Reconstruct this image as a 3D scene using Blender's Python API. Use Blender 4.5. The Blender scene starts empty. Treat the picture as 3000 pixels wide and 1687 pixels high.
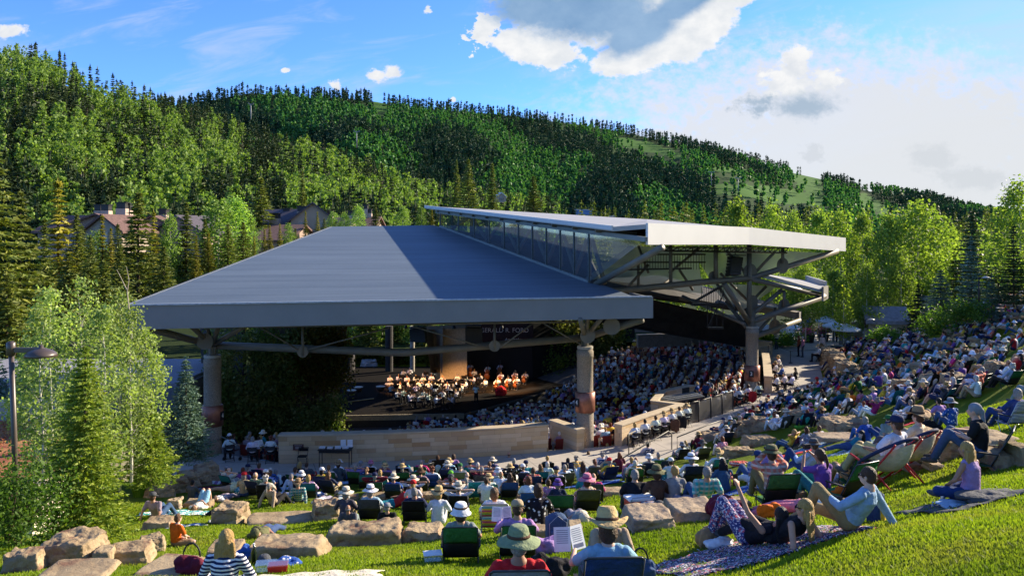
import bpy,bmesh,math,random
import numpy as np
from mathutils import Vector,Matrix,noise
R=math.radians
random.seed(7)
RG=np.random.default_rng(7)
S=bpy.context.scene
COL=S.collection
# ---------------------------------------------------------------- camera
CAMZ,F,HY=10.8,2350.0,690.0
cam_d=bpy.data.cameras.new('camera');cam=bpy.data.objects.new('camera',cam_d);COL.objects.link(cam)
cam_d.sensor_width=36.0;cam_d.lens=36.0*F/3000.0
cam.location=(0,0,CAMZ);cam.rotation_euler=(R(90),0,0)
cam_d.shift_y=-(843.5-HY)/3000.0
cam_d.clip_start=0.3;cam_d.clip_end=9000
S.camera=cam
S.view_settings.view_transform='Standard';S.view_settings.look='None'
S.view_settings.exposure=1.42;S.view_settings.gamma=1.0
S.cycles.max_bounces=6;S.cycles.transparent_max_bounces=12
# ---------------------------------------------------------------- sun and sky
SUN_EL=R(24.0);sv=Vector((0.86,0.51,0)).normalized()
sun_dir=Vector((sv.x*math.cos(SUN_EL),sv.y*math.cos(SUN_EL),math.sin(SUN_EL)))
sd=bpy.data.lights.new('sun','SUN');sd.energy=4.4;sd.angle=R(0.5);sd.color=(1.0,0.86,0.66)
so=bpy.data.objects.new('sun',sd);COL.objects.link(so)
so.rotation_euler=sun_dir.to_track_quat('Z','Y').to_euler()
W=bpy.data.worlds.new('World');S.world=W;W.use_nodes=True
nt=W.node_tree;N=nt.nodes;L=nt.links
for n in list(N):N.remove(n)
class NB:
 """tiny builder of math nodes"""
 def __init__(s,tree):s.t=tree
 def inp(s,sock,v):
  if isinstance(v,(int,float)):sock.default_value=v
  elif isinstance(v,tuple):
   sock.default_value=v if len(v)==len(sock.default_value)else tuple(v)+(1,)
  else:s.t.links.new(v,sock)
 def m(s,op,a,b=0.0,c=None,clamp=False):
  n=s.t.nodes.new('ShaderNodeMath');n.operation=op;n.use_clamp=clamp
  s.inp(n.inputs[0],a);s.inp(n.inputs[1],b)
  if c is not None:s.inp(n.inputs[2],c)
  return n.outputs[0]
 def add(s,a,b):return s.m('ADD',a,b)
 def sub(s,a,b):return s.m('SUBTRACT',a,b)
 def mul(s,a,b):return s.m('MULTIPLY',a,b)
 def div(s,a,b):return s.m('DIVIDE',a,b)
 def ss(s,x,a,b,lo=0.0,hi=1.0):
  n=s.t.nodes.new('ShaderNodeMapRange');n.interpolation_type='SMOOTHSTEP'
  s.inp(n.inputs[0],x);s.inp(n.inputs[1],a);s.inp(n.inputs[2],b);s.inp(n.inputs[3],lo);s.inp(n.inputs[4],hi)
  return n.outputs[0]
 def mix(s,f,a,b,mode='MIX'):
  n=s.t.nodes.new('ShaderNodeMix');n.data_type='RGBA';n.blend_type=mode
  s.inp(n.inputs[0],f);s.inp(n.inputs[6],a);s.inp(n.inputs[7],b)
  return n.outputs[2]
 def noise(s,vec,scale,detail=6.0,rough=0.55,dist=0.0):
  n=s.t.nodes.new('ShaderNodeTexNoise');s.inp(n.inputs['Vector'],vec)
  n.inputs['Scale'].default_value=scale;n.inputs['Detail'].default_value=detail
  n.inputs['Roughness'].default_value=rough;n.inputs['Distortion'].default_value=dist
  return n.outputs[0]
 def xyz(s,a,b,c=0.0):
  n=s.t.nodes.new('ShaderNodeCombineXYZ');s.inp(n.inputs[0],a);s.inp(n.inputs[1],b);s.inp(n.inputs[2],c)
  return n.outputs[0]
b=NB(nt)
tc=N.new('ShaderNodeTexCoord');sp=N.new('ShaderNodeSeparateXYZ');L.new(tc.outputs['Generated'],sp.inputs[0])
gy=b.m('MAXIMUM',sp.outputs[1],0.08)
u=b.div(sp.outputs[0],gy);v=b.div(sp.outputs[2],gy)
sky=N.new('ShaderNodeTexSky');sky.sky_type='NISHITA';sky.sun_disc=False
sky.sun_elevation=SUN_EL;sky.sun_rotation=math.atan2(sv.x,sv.y);sky.altitude=2400;sky.air_density=1.0;sky.dust_density=0.6;sky.ozone_density=2.0
uv=b.xyz(u,v)
n1=b.sub(b.noise(b.xyz(b.mul(u,1.0),b.mul(v,1.4)),9.0,9.0,0.62),0.5)
n2=b.sub(b.noise(b.xyz(b.add(u,5.3),b.mul(v,1.4)),26.0,6.0,0.6),0.5)
n3=b.sub(b.noise(b.xyz(b.add(u,2.1),b.mul(v,1.3)),70.0,5.0,0.62),0.5)
nn=b.add(b.mul(n1,1.0),b.add(b.mul(n2,1.0),b.mul(n3,0.7)))
st=b.noise(b.xyz(b.add(b.mul(u,0.9),b.mul(v,1.6)),b.sub(b.mul(v,5.0),b.mul(u,1.2))),5.0,8.0,0.6,0.6)
def blob(px,py,rx,ry,rot=0.0,amp=0.5):
 cu,cv=(px-1500)/F,(HY-py)/F
 du,dv=b.sub(u,cu),b.sub(v,cv)
 c,s_=math.cos(rot),math.sin(rot)
 a=b.div(b.add(b.mul(du,c),b.mul(dv,s_)),rx/F)
 e=b.div(b.sub(b.mul(dv,c),b.mul(du,s_)),ry/F)
 r=b.m('SQRT',b.add(b.mul(a,a),b.mul(e,e)))
 return b.add(b.sub(1.0,r),b.add(b.mul(nn,amp),b.mul(n3,amp*1.6 if rx<90 else amp*.3)))
def mx(*a):
 r=a[0]
 for x in a[1:]:r=b.m('MAXIMUM',r,x)
 return r
K=2.4
def kc(r,g,bb):return(r*K,g*K,bb*K,1.0)
c0=b.mix(1.0,sky.outputs[0],(0.29,0.46,0.75,1),'MULTIPLY')
c0=b.mix(1.0,c0,(1.0,1.0,1.0,1),'MULTIPLY')
# pale veil of high cloud thickening to the right and towards the horizon
base=b.add(b.mul(u,1.15),b.mul(v,-1.9))
veil=b.ss(b.add(base,b.mul(b.sub(st,0.5),0.55)),-0.25,0.55)
veil=b.m('MULTIPLY',veil,0.80)
wisp=b.mul(b.ss(st,0.47,0.74),0.55)
col=b.mix(b.m('MAXIMUM',veil,wisp),c0,kc(0.62,0.72,0.82))
white=b.mul(b.ss(b.add(blob(2560,420,800,290,-0.10,0.9),0.0),-0.30,0.45),0.92)
col=b.mix(white,col,kc(0.82,0.83,0.84))
# small bright clouds
small=mx(blob(1105,222,38,22,0,0.9),blob(1152,212,34,22,0,0.7),blob(20,95,74,26,0.1,0.8),blob(838,206,16,8,0,1.2),
blob(1255,30,16,12,0.5,1.6),blob(985,250,22,18,0,1.4),blob(1328,292,10,10,0,.6))
col=b.mix(b.ss(small,0.0,0.5),col,b.mix(b.ss(n2,-.2,.2),kc(0.75,0.80,0.88),kc(0.98,0.98,0.98)))
tower=mx(blob(2325,190,50,58,0.1,0.7),blob(2300,245,85,45,0,0.9),blob(2420,235,55,36,0,0.9),blob(2345,160,36,30,0,.8))
col=b.mix(b.ss(tower,-0.05,0.40),col,b.mix(b.ss(n2,-.2,.2),kc(0.78,0.82,0.88),kc(1.0,1.0,1.0)))
grey=mx(blob(2225,312,80,34,0,1.3),blob(2345,312,130,44,0.08,1.3))
col=b.mix(b.mul(b.ss(grey,-0.15,0.9),0.9),col,kc(0.40,0.52,0.66))
grey2=mx(blob(2730,460,90,60,0,1.3),blob(2840,520,130,40,0,1.3),blob(2380,450,40,30,0,1.4))
col=b.mix(b.mul(b.ss(grey2,-0.1,0.6),0.35),col,kc(0.55,0.60,0.66))
# the large dark cloud with sunlit rims
big=mx(blob(1770,10,350,150,0.02,0.62),blob(1570,140,165,62,-0.2,0.9),blob(1870,155,165,62,0.32,0.7),blob(2060,60,200,90,0.72,0.7),blob(1415,90,62,48,0.3,1.3),blob(2190,-10,90,30,.6,.8))
col=b.mix(b.ss(big,0.0,0.22),col,b.mix(b.ss(n2,-.2,.25),kc(0.80,0.84,0.89),kc(1.02,1.02,1.02)))
dark=mx(blob(1730,40,260,100,0.0,0.50),blob(1880,90,160,66,0.5,0.4),blob(2010,5,170,52,0.5,0.4),blob(1560,20,160,78,0.0,0.5))
dk=b.mix(b.ss(n1,-0.25,0.25),kc(0.15,0.33,0.60),kc(0.30,0.49,0.74))
col=b.mix(b.mul(b.ss(dark,-0.10,0.50),0.92),col,dk)
bg=N.new('ShaderNodeBackground');bg.inputs[1].default_value=0.15
L.new(col,bg.inputs[0]);wo=N.new('ShaderNodeOutputWorld');L.new(bg.outputs[0],wo.inputs[0])
# ---------------------------------------------------------------- materials
MATS={}
def newmat(name):
 m=bpy.data.materials.new(name);m.use_nodes=True
 t=m.node_tree;bs=t.nodes['Principled BSDF']
 return m,t,bs,NB(t)
def mat(name,c=(.5,.5,.5),rough=.7,var=.18,scale=6.,bump=0.,bscale=None,metal=0.,spec=.4,c2=None,coord='Object',detail=5.):
 if name in MATS:return MATS[name]
 m,t,bs,q=newmat(name)
 tcn=t.nodes.new('ShaderNodeTexCoord');co=tcn.outputs[coord]
 f=q.noise(co,scale,detail,.6)
 lo=tuple(x*(1-var)for x in c);hi=tuple(min(1,x*(1+var))for x in c)if c2 is None else c2
 t.links.new(q.mix(q.ss(f,.3,.7),lo+(1,),tuple(hi)+(1,)),bs.inputs['Base Color'])
 bs.inputs['Roughness'].default_value=rough;bs.inputs['Metallic'].default_value=metal
 bs.inputs['Specular IOR Level'].default_value=spec
 if bump:
  bn=t.nodes.new('ShaderNodeBump');bn.inputs['Strength'].default_value=bump;bn.inputs['Distance'].default_value=.05
  t.links.new(q.noise(co,bscale or scale*3,6.,.6),bn.inputs['Height']);t.links.new(bn.outputs[0],bs.inputs['Normal'])
 MATS[name]=m;return m
def ocmat(name,rough=.8,kind='plain',spec=.25,trans=0.):
 """material whose base colour is the object's own colour; kind adds a woven or printed pattern"""
 if name in MATS:return MATS[name]
 m,t,bs,q=newmat(name)
 oi=t.nodes.new('ShaderNodeObjectInfo');tcn=t.nodes.new('ShaderNodeTexCoord');co=tcn.outputs['Object']
 s=t.nodes.new('ShaderNodeSeparateXYZ');t.links.new(co,s.inputs[0]);x,y,z=s.outputs
 f=q.noise(co,14.,4.,.6)
 c=q.mix(q.ss(f,.25,.75),q.mix(1.,oi.outputs['Color'],(.80,.80,.80,1),'MULTIPLY'),oi.outputs['Color'])
 def wave(a,k,th):return q.m('GREATER_THAN',q.m('SINE',q.mul(a,k)),th)
 if kind=='stripe':c=q.mix(wave(z,150,0.1),c,(.75,.75,.76,1))
 if kind=='bands':c=q.mix(wave(z,60,0.5),c,(.5,.02,.05,1))
 if kind=='plaid':
  c=q.mix(q.mul(wave(z,70,.3),.55),c,(.72,.70,.62,1));c=q.mix(q.mul(wave(x,70,.3),.55),c,(.35,.30,.22,1))
 if kind=='print':
  vo=t.nodes.new('ShaderNodeTexVoronoi');vo.inputs['Scale'].default_value=13;t.links.new(co,vo.inputs['Vector'])
  c=q.mix(q.m('LESS_THAN',vo.outputs['Distance'],.33),c,(.70,.70,.72,1))
 if kind=='floral':
  vo=t.nodes.new('ShaderNodeTexVoronoi');vo.inputs['Scale'].default_value=16;t.links.new(co,vo.inputs['Vector'])
  c=q.mix(q.ss(vo.outputs['Distance'],.15,.5),(.55,.10,.13,1),c)
  c=q.mix(q.m('GREATER_THAN',q.noise(co,40.,3.),.56),c,(.66,.62,.66,1))
 if kind=='towel':
  c=q.mix(wave(q.add(x,q.mul(y,.3)),26,.1),c,(.75,.78,.80,1))
 if kind=='hair':c=q.mix(q.noise(q.xyz(q.mul(x,60),q.mul(y,60),q.mul(z,6)),1.,3.),q.mix(1.,oi.outputs['Color'],(.45,.42,.40,1),'MULTIPLY'),q.mix(1.,oi.outputs['Color'],(1.3,1.25,1.2,1),'MULTIPLY'))
 t.links.new(c,bs.inputs['Base Color']);bs.inputs['Roughness'].default_value=rough;bs.inputs['Specular IOR Level'].default_value=spec
 bn=t.nodes.new('ShaderNodeBump');bn.inputs['Strength'].default_value=.9 if kind!='skin' else .1;bn.inputs['Distance'].default_value=.035
 t.links.new(q.noise(co,11. if kind!='hair' else 40.,4.,.6),bn.inputs['Height']);t.links.new(bn.outputs[0],bs.inputs['Normal'])
 if kind=='skin':
  bs.inputs['Subsurface Weight'].default_value=.08;bs.inputs['Subsurface Radius'].default_value=(.03,.01,.006)
 MATS[name]=m;return m
def leafmat(name,ca,cb,cc,trans=.45,objvar=.25,rough=.6,patch=0.):
 """foliage: each leaf picks its own colour between three greens, light passes through"""
 if name in MATS:return MATS[name]
 m,t,bs,q=newmat(name)
 g=t.nodes.new('ShaderNodeNewGeometry');oi=t.nodes.new('ShaderNodeObjectInfo')
 r=g.outputs['Random Per Island']
 c=q.mix(q.ss(r,0.,.6),ca+(1,),cb+(1,));c=q.mix(q.ss(r,.7,1.),c,cc+(1,))
 k=q.add(1-objvar,q.mul(oi.outputs['Random'],2*objvar))
 c=q.mix(1.,c,q.xyz(k,k,k),'MULTIPLY')
 if patch:
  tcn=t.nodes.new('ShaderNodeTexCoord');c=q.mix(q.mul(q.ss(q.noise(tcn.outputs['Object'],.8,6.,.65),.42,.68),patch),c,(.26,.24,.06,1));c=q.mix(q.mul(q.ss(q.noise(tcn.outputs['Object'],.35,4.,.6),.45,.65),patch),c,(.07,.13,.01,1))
 t.links.new(c,bs.inputs['Base Color']);bs.inputs['Roughness'].default_value=rough;bs.inputs['Specular IOR Level'].default_value=.2
 tr=t.nodes.new('ShaderNodeBsdfTranslucent');t.links.new(q.mix(1.,c,(1.5,1.6,.55,1),'MULTIPLY'),tr.inputs[0])
 ms=t.nodes.new('ShaderNodeMixShader');ms.inputs[0].default_value=trans
 t.links.new(bs.outputs[0],ms.inputs[1]);t.links.new(tr.outputs[0],ms.inputs[2])
 t.links.new(ms.outputs[0],t.nodes['Material Output'].inputs[0])
 MATS[name]=m;return m
def attrmat(name,rough=.8,var=.15,scale=8.,trans=0.):
 if name in MATS:return MATS[name]
 m,t,bs,q=newmat(name)
 a=t.nodes.new('ShaderNodeAttribute');a.attribute_name='col'
 tcn=t.nodes.new('ShaderNodeTexCoord')
 k=q.add(1-var,q.mul(q.noise(tcn.outputs['Object'],scale,4.),2*var))
 t.links.new(q.mix(1.,a.outputs['Color'],q.xyz(k,k,k),'MULTIPLY'),bs.inputs['Base Color'])
 bs.inputs['Roughness'].default_value=rough;bs.inputs['Specular IOR Level'].default_value=.2
 MATS[name]=m;return m
# ---------------------------------------------------------------- mesh building
def link(name,me,m=None,parent=None,loc=None):
 o=bpy.data.objects.new(name,me);COL.objects.link(o)
 if m is not None and me is not None and not len(me.materials):me.materials.append(m)
 if parent is not None:o.parent=parent
 if loc is not None:o.location=loc
 return o
def tag(o,label=None,cat=None,group=None,kind=None):
 if label:o['label']=' '.join(label.split()[:16])
 if cat:o['category']=cat
 if group:o['group']=group
 if kind:o['kind']=kind
 return o
def empty(name,loc=(0,0,0),rz=0.,label=None,cat=None,group=None):
 o=bpy.data.objects.new(name,None);COL.objects.link(o);o.location=loc;o.rotation_euler=(0,0,rz)
 o.empty_display_size=.1
 return tag(o,label,cat,group)
def np_mesh(name,v,f,smooth=False,col=None):
 v=np.asarray(v,dtype=np.float32);f=np.asarray(f,dtype=np.int32)
 me=bpy.data.meshes.new(name);k=f.shape[1]
 me.vertices.add(len(v));me.vertices.foreach_set('co',v.ravel())
 me.loops.add(f.size);me.loops.foreach_set('vertex_index',f.ravel())
 me.polygons.add(len(f));me.polygons.foreach_set('loop_start',np.arange(0,f.size,k,dtype=np.int32))
 me.polygons.foreach_set('loop_total',np.full(len(f),k,dtype=np.int32))
 if smooth:me.polygons.foreach_set('use_smooth',np.ones(len(f),dtype=bool))
 me.update(calc_edges=True)
 if col is not None:
  a=me.color_attributes.new('col','FLOAT_COLOR','POINT')
  c4=np.ones((len(v),4),dtype=np.float32);c4[:,:3]=col;a.data.foreach_set('color',c4.ravel())
 return me
def frame(d,up=(0,0,1)):
 d=Vector(d).normalized();upv=Vector(up)
 if abs(d.dot(upv))>.98:upv=Vector((1,0,0))
 x=d.cross(upv).normalized();y=x.cross(d).normalized()
 return x,y,d
class MB:
 def __init__(s):s.v=[];s.f=[]
 def raw(s,v,f):
  o=len(s.v);s.v+=[tuple(p)for p in v];s.f+=[tuple(i+o for i in q)for q in f];return s
 def box(s,c,sz,rz=0.,rx=0.,ry=0.,taper=1.):
  m=Matrix.Rotation(rz,3,'Z')@Matrix.Rotation(ry,3,'Y')@Matrix.Rotation(rx,3,'X');c=Vector(c);a,b_,h=(x/2 for x in sz)
  vs=[]
  for z in(-h,h):
   k=1. if z<0 else taper
   for x,y in((-a,-b_),(a,-b_),(a,b_),(-a,b_)):vs.append(c+m@Vector((x*k,y*k,z)))
  return s.raw(vs,[(3,2,1,0),(4,5,6,7),(0,1,5,4),(1,2,6,5),(2,3,7,6),(3,0,4,7)])
 def bar(s,p0,p1,w,h,up=(0,0,1)):
  x,y,d=frame(Vector(p1)-Vector(p0),up);vs=[]
  for p in(Vector(p0),Vector(p1)):
   for a,b_ in((-w,-h),(w,-h),(w,h),(-w,h)):vs.append(p+x*a/2+y*b_/2)
  return s.raw(vs,[(0,1,2,3),(7,6,5,4),(0,4,5,1),(1,5,6,2),(2,6,7,3),(3,7,4,0)])
 def tube(s,pts,r,n=8,cap=True):
  pts=[Vector(p)for p in pts];k=len(pts);rr=r if isinstance(r,(list,tuple))else[r]*k
  o=len(s.v);ref=(0,0,1)
  for i,p in enumerate(pts):
   d=(pts[min(i+1,k-1)]-pts[max(i-1,0)]);x,y,d=frame(d,ref)
   for j in range(n):
    a=2*math.pi*j/n;q=p+x*math.cos(a)*rr[i]+y*math.sin(a)*rr[i];s.v.append(tuple(q))
  for i in range(k-1):
   for j in range(n):
    a=o+i*n+j;b_=o+i*n+(j+1)%n;s.f.append((a,b_,b_+n,a+n))
  if cap:s.f.append(tuple(o+j for j in range(n))[::-1]);s.f.append(tuple(o+(k-1)*n+j for j in range(n)))
  return s
 def lathe(s,prof,n=20,c=(0,0,0),m=None,sx=1.,sy=1.):
  o=len(s.v);k=len(prof)
  for r,z in prof:
   for j in range(n):
    a=2*math.pi*j/n;p=Vector((math.cos(a)*r*sx,math.sin(a)*r*sy,z))
    if m is not None:p=m@p
    s.v.append(tuple(p+Vector(c)))
  for i in range(k-1):
   for j in range(n):
    a=o+i*n+j;b_=o+i*n+(j+1)%n;s.f.append((a,b_,b_+n,a+n))
  if prof[0][0]>1e-4:s.f.append(tuple(o+j for j in range(n))[::-1])
  if prof[-1][0]>1e-4:s.f.append(tuple(o+(k-1)*n+j for j in range(n)))
  return s
 def ell(s,c,r,n=12,m=None):
  if isinstance(r,(int,float)):r=(r,r,r)
  prof=[(max(1e-5,math.sin(math.pi*i/(n//2+1))),-math.cos(math.pi*i/(n//2+1)))for i in range(n//2+2)]
  mm=Matrix.Diagonal(Vector(r));mm=(m@mm)if m is not None else mm
  return s.lathe(prof,n,c,mm)
 def prism(s,poly,z0,z1):
  n=len(poly);o=len(s.v)
  A=sum(poly[i][0]*poly[(i+1)%n][1]-poly[(i+1)%n][0]*poly[i][1]for i in range(n))
  if A<0:poly=poly[::-1]
  z0f=z0 if callable(z0)else(lambda x,y:z0);z1f=z1 if callable(z1)else(lambda x,y:z1)
  for x,y in poly:s.v.append((x,y,z0f(x,y)))
  for x,y in poly:s.v.append((x,y,z1f(x,y)))
  s.f.append(tuple(o+i for i in range(n))[::-1]);s.f.append(tuple(o+n+i for i in range(n)))
  for i in range(n):j=(i+1)%n;s.f.append((o+i,o+j,o+n+j,o+n+i))
  return s
 def sheet(s,rows,thick=0.):
  """grid of points (list of rows) as a surface, optionally closed with a thickness below"""
  o=len(s.v);nr,nc=len(rows),len(rows[0])
  for r_ in rows:s.v+=[tuple(p)for p in r_]
  for i in range(nr-1):
   for j in range(nc-1):
    a=o+i*nc+j;s.f.append((a,a+1,a+nc+1,a+nc))
  if thick:
   q=len(s.v)
   for r_ in rows:s.v+=[(p[0],p[1],p[2]-thick)for p in r_]
   for i in range(nr-1):
    for j in range(nc-1):
     a=q+i*nc+j;s.f.append((a+nc,a+nc+1,a+1,a))
   per=[j for j in range(nc)]+[i*nc+nc-1 for i in range(1,nr)]+[(nr-1)*nc+j for j in range(nc-2,-1,-1)]+[i*nc for i in range(nr-2,0,-1)]
   for a,b_ in zip(per,per[1:]+per[:1]):s.f.append((o+b_,o+a,q+a,q+b_))
  return s
 def mesh(s,name,smooth=False):
  me=bpy.data.meshes.new(name);me.from_pydata(s.v,[],s.f);me.update()
  if smooth:me.polygons.foreach_set('use_smooth',[True]*len(me.polygons))
  return me
 def build(s,name,m,parent=None,smooth=False,loc=None,bevel=0.):
  me=s.mesh(name,smooth)
  if bevel:
   bm=bmesh.new();bm.from_mesh(me);bmesh.ops.bevel(bm,geom=bm.edges[:],offset=bevel,segments=2,affect='EDGES',profile=.6);bm.to_mesh(me);bm.free()
  return link(name,me,m,parent,loc)
TS=bpy.data.scenes.new('workbench')
def evalmesh(o):
 TS.collection.objects.link(o)
 with bpy.context.temp_override(scene=TS,view_layer=TS.view_layers[0]):me=bpy.data.meshes.new_from_object(o.evaluated_get(bpy.context.evaluated_depsgraph_get()))
 TS.collection.objects.unlink(o);return me
def copy_tree(o,parent=None,loc=None,rz=None):
 c=o.copy();COL.objects.link(c)
 if parent is not None:c.parent=parent
 if loc is not None:c.location=loc
 if rz is not None:c.rotation_euler=(0,0,rz)
 CH[c.name]=[copy_tree(ch,c)for ch in CH.get(o.name,())]
 return c
CH={}
def kids(root):
 """remember the children of a root so copies are quick"""
 st_=[root]
 while st_:
  x=st_.pop();cs=[c for c in x.children];CH[x.name]=cs;st_+=cs
 return root
# ---------------------------------------------------------------- the lie of the land
E_OUT=np.array([(-60,35.0),(-24,35.2),(-14.5,35.6),(-11,35.7),(-4,35.9),(1.8,36.4),(4.5,37.3),(7.4,38.9),(10.2,42.6),(13.2,46.9),(16.5,51),(19.3,54),(22.6,58),(25,65),(31,76),(44,92)],float)
E_IN=np.array([(-60,41.5),(-24,41),(-14.5,39.8),(-11.2,38.2),(-4,38.7),(1.8,40.3),(5.6,41.3),(7.7,43.3),(10.1,46),(13.8,50.2),(16.5,53.5),(18,57),(20.5,64),(22.8,72),(22.5,79),(16,87)],float)
def pdist(P,poly):
 """signed distance of points (N,2) to an open polyline, positive on its right-hand side"""
 best=np.full(len(P),1e9);sg=np.ones(len(P))
 for i in range(len(poly)-1):
  a,c=poly[i],poly[i+1];ab=c-a;t=np.clip(((P-a)@ab)/(ab@ab),0,1)
  q=a+t[:,None]*ab;d=np.hypot(*(P-q).T)
  cr=ab[0]*(P[:,1]-a[1])-ab[1]*(P[:,0]-a[0]);m_=d<best-1e-9
  best=np.where(m_,d,best);sg=np.where(m_,np.where(cr<0,1.,-1.),sg)
 return best*sg
def lawn_z(P):
 P=np.atleast_2d(np.asarray(P,float));d=pdist(P,E_OUT);X,Y=P[:,0],P[:,1]
 k=.245+np.where(X>0,.0050,.0012)*X+.0028*np.clip(X,0,40)*np.clip((Y-14)/8,0,1)
 k=np.clip(k,.20,.40)*(.74+.26*np.clip(d/22,0,1))
 dd=np.clip(d,-2,None);k=np.where(dd>32,k*(1-.2*np.clip((dd-32)/30,0,1)),k)
 z=np.where(dd>0,k*dd,.35*dd)
 z=z+.25*np.exp(-((X+4)**2/22+(Y-8.5)**2/14))*(dd>0)
 z=z+np.clip(dd,0,1)*(.07*np.sin(X*.55+1)*np.sin(Y*.5)+.04*np.sin(X*1.3+Y*.9))
 return z
def gz(x,y):return float(lawn_z([(x,y)])[0])
_Y=np.exp(np.linspace(math.log(4.),math.log(140.),900))
def GP(px,py):
 """the point of the lawn that lies along a line of sight"""
 X=(px-1500)/F*_Y;Z=CAMZ+(HY-py)/F*_Y
 h=lawn_z(np.stack([X,_Y],1));i=np.where(h>=Z)[0]
 if not len(i):return Vector((X[-1],_Y[-1],0))
 i=i[0]
 if i==0:return Vector((X[0],_Y[0],h[0]))
 a0,a1=Z[i-1]-h[i-1],Z[i]-h[i];t=a0/(a0-a1);y=_Y[i-1]+t*(_Y[i]-_Y[i-1]);x=(px-1500)/F*y
 return Vector((x,y,gz(x,y)))
def PZ(px,py,z=0.):
 y=F*(CAMZ-z)/(py-HY);return Vector(((px-1500)/F*y,y,z))
def PY(px,py,y):return Vector(((px-1500)/F*y,y,CAMZ+(HY-py)/F*y))
# ---------------------------------------------------------------- the setting
def struct(name,mb_or_me,m,smooth=False):
 o=mb_or_me.build(name,m,None,smooth)if isinstance(mb_or_me,MB)else link(name,mb_or_me,m)
 o['kind']='structure';return o
def grid_mesh(name,xs,ys,zf,keep=None,smooth=True):
 X,Y=np.meshgrid(xs,ys);P=np.stack([X.ravel(),Y.ravel()],1);z=zf(P)
 v=np.column_stack([P,z]);nx,ny=len(xs),len(ys)
 i,j=np.meshgrid(np.arange(nx-1),np.arange(ny-1));a=(j*nx+i).ravel()
 f=np.stack([a,a+1,a+nx+1,a+nx],1)
 if keep is not None:
  c=(P[f[:,0]]+P[f[:,2]])/2;f=f[keep(c)]
  used=np.unique(f);mp=np.full(len(v),-1);mp[used]=np.arange(len(used));v=v[used];f=mp[f]
 return np_mesh(name,v,f,smooth)
def grassmat(name,a,c,d,fine=60.):
 m,t,bs,q=newmat(name);tcn=t.nodes.new('ShaderNodeTexCoord');co=tcn.outputs['Object']
 x=q.mix(q.ss(q.noise(co,1.1,5.,.6),.35,.68),a+(1,),c+(1,))
 x=q.mix(q.mul(q.ss(q.noise(co,fine,4.,.7),.35,.7),.7),x,d+(1,))
 t.links.new(x,bs.inputs['Base Color']);bs.inputs['Roughness'].default_value=.85;bs.inputs['Specular IOR Level'].default_value=.1
 bn=t.nodes.new('ShaderNodeBump');bn.inputs['Strength'].default_value=1.;bn.inputs['Distance'].default_value=.05
 t.links.new(q.noise(co,fine*.5,5.,.7),bn.inputs['Height']);t.links.new(bn.outputs[0],bs.inputs['Normal'])
 tr=t.nodes.new('ShaderNodeBsdfTranslucent');t.links.new(q.mix(1.,x,(1.3,1.4,.5,1),'MULTIPLY'),tr.inputs[0])
 ms=t.nodes.new('ShaderNodeMixShader');ms.inputs[0].default_value=.25
 t.links.new(bs.outputs[0],ms.inputs[1]);t.links.new(tr.outputs[0],ms.inputs[2]);t.links.new(ms.outputs[0],t.nodes['Material Output'].inputs[0])
 MATS[name]=m;return m
M_lawn=grassmat('lawn_soil_and_grass',(.10,.155,.013),(.14,.20,.017),(.19,.245,.026))
M_wild=grassmat('rough_ground_cover',(.022,.038,.012),(.034,.055,.016),(.045,.065,.02),8.)
M_conc=mat('path_concrete',(.33,.31,.29),.85,.12,.35,.15,30.,detail=8.)
M_steel=mat('taupe_painted_steel',(.135,.125,.098),.5,.10,2.)
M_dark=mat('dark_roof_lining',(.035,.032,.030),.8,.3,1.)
M_black=mat('black_fabric_and_rubber',(.012,.012,.014),.6,.3,8.)
M_metal=mat('blackened_metal',(.03,.028,.028),.45,.2,8.,metal=.3)
xs=np.concatenate([np.linspace(-60,-22,60),np.arange(-21.8,24,.22),np.linspace(24.2,80,140)])
ys=np.concatenate([np.arange(0,44,.22),np.linspace(44.2,110,160)])
lawn=struct('lawn',grid_mesh('lawn',xs,ys,lawn_z,lambda c:pdist(c,E_OUT)>-1.2),M_lawn)
def strip(A,B,n,z):
 def rs(P):
  s_=np.linspace(0,len(P)-1,n);i=np.clip(s_.astype(int),0,len(P)-2);t=(s_-i)[:,None];return P[i]*(1-t)+P[i+1]*t
 return rs(A),rs(B)
def pathmat():
 m,t,bs,q=newmat('path_concrete_with_joints');tcn=t.nodes.new('ShaderNodeTexCoord');co=tcn.outputs['Object']
 x=q.mix(q.ss(q.noise(co,.5,7.,.65),.3,.7),(.34,.31,.27,1),(.44,.40,.35,1))
 s=t.nodes.new('ShaderNodeSeparateXYZ');t.links.new(co,s.inputs[0])
 def joint(a,k):return q.m('LESS_THAN',q.m('ABSOLUTE',q.sub(q.m('FRACT',q.mul(a,1/k)),.5)),.008)
 j=q.m('MAXIMUM',joint(q.add(s.outputs[0],q.mul(s.outputs[1],.35)),2.6),joint(q.sub(s.outputs[1],q.mul(s.outputs[0],.35)),2.6))
 t.links.new(q.mix(q.mul(j,.75),x,(.14,.13,.12,1)),bs.inputs['Base Color']);bs.inputs['Roughness'].default_value=.85
 bn=t.nodes.new('ShaderNodeBump');bn.inputs['Strength'].default_value=.15;t.links.new(q.noise(co,40.,4.),bn.inputs['Height']);t.links.new(bn.outputs[0],bs.inputs['Normal'])
 return m
A_,B_=strip(E_OUT,E_IN,140,0)
path=MB();path.sheet([[(*(a*(1-t)+c*t),0.0)for t in np.linspace(-.0,1,12)]for a,c in zip(A_,B_)][::-1],.12)
struct('path',path,pathmat())
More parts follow.
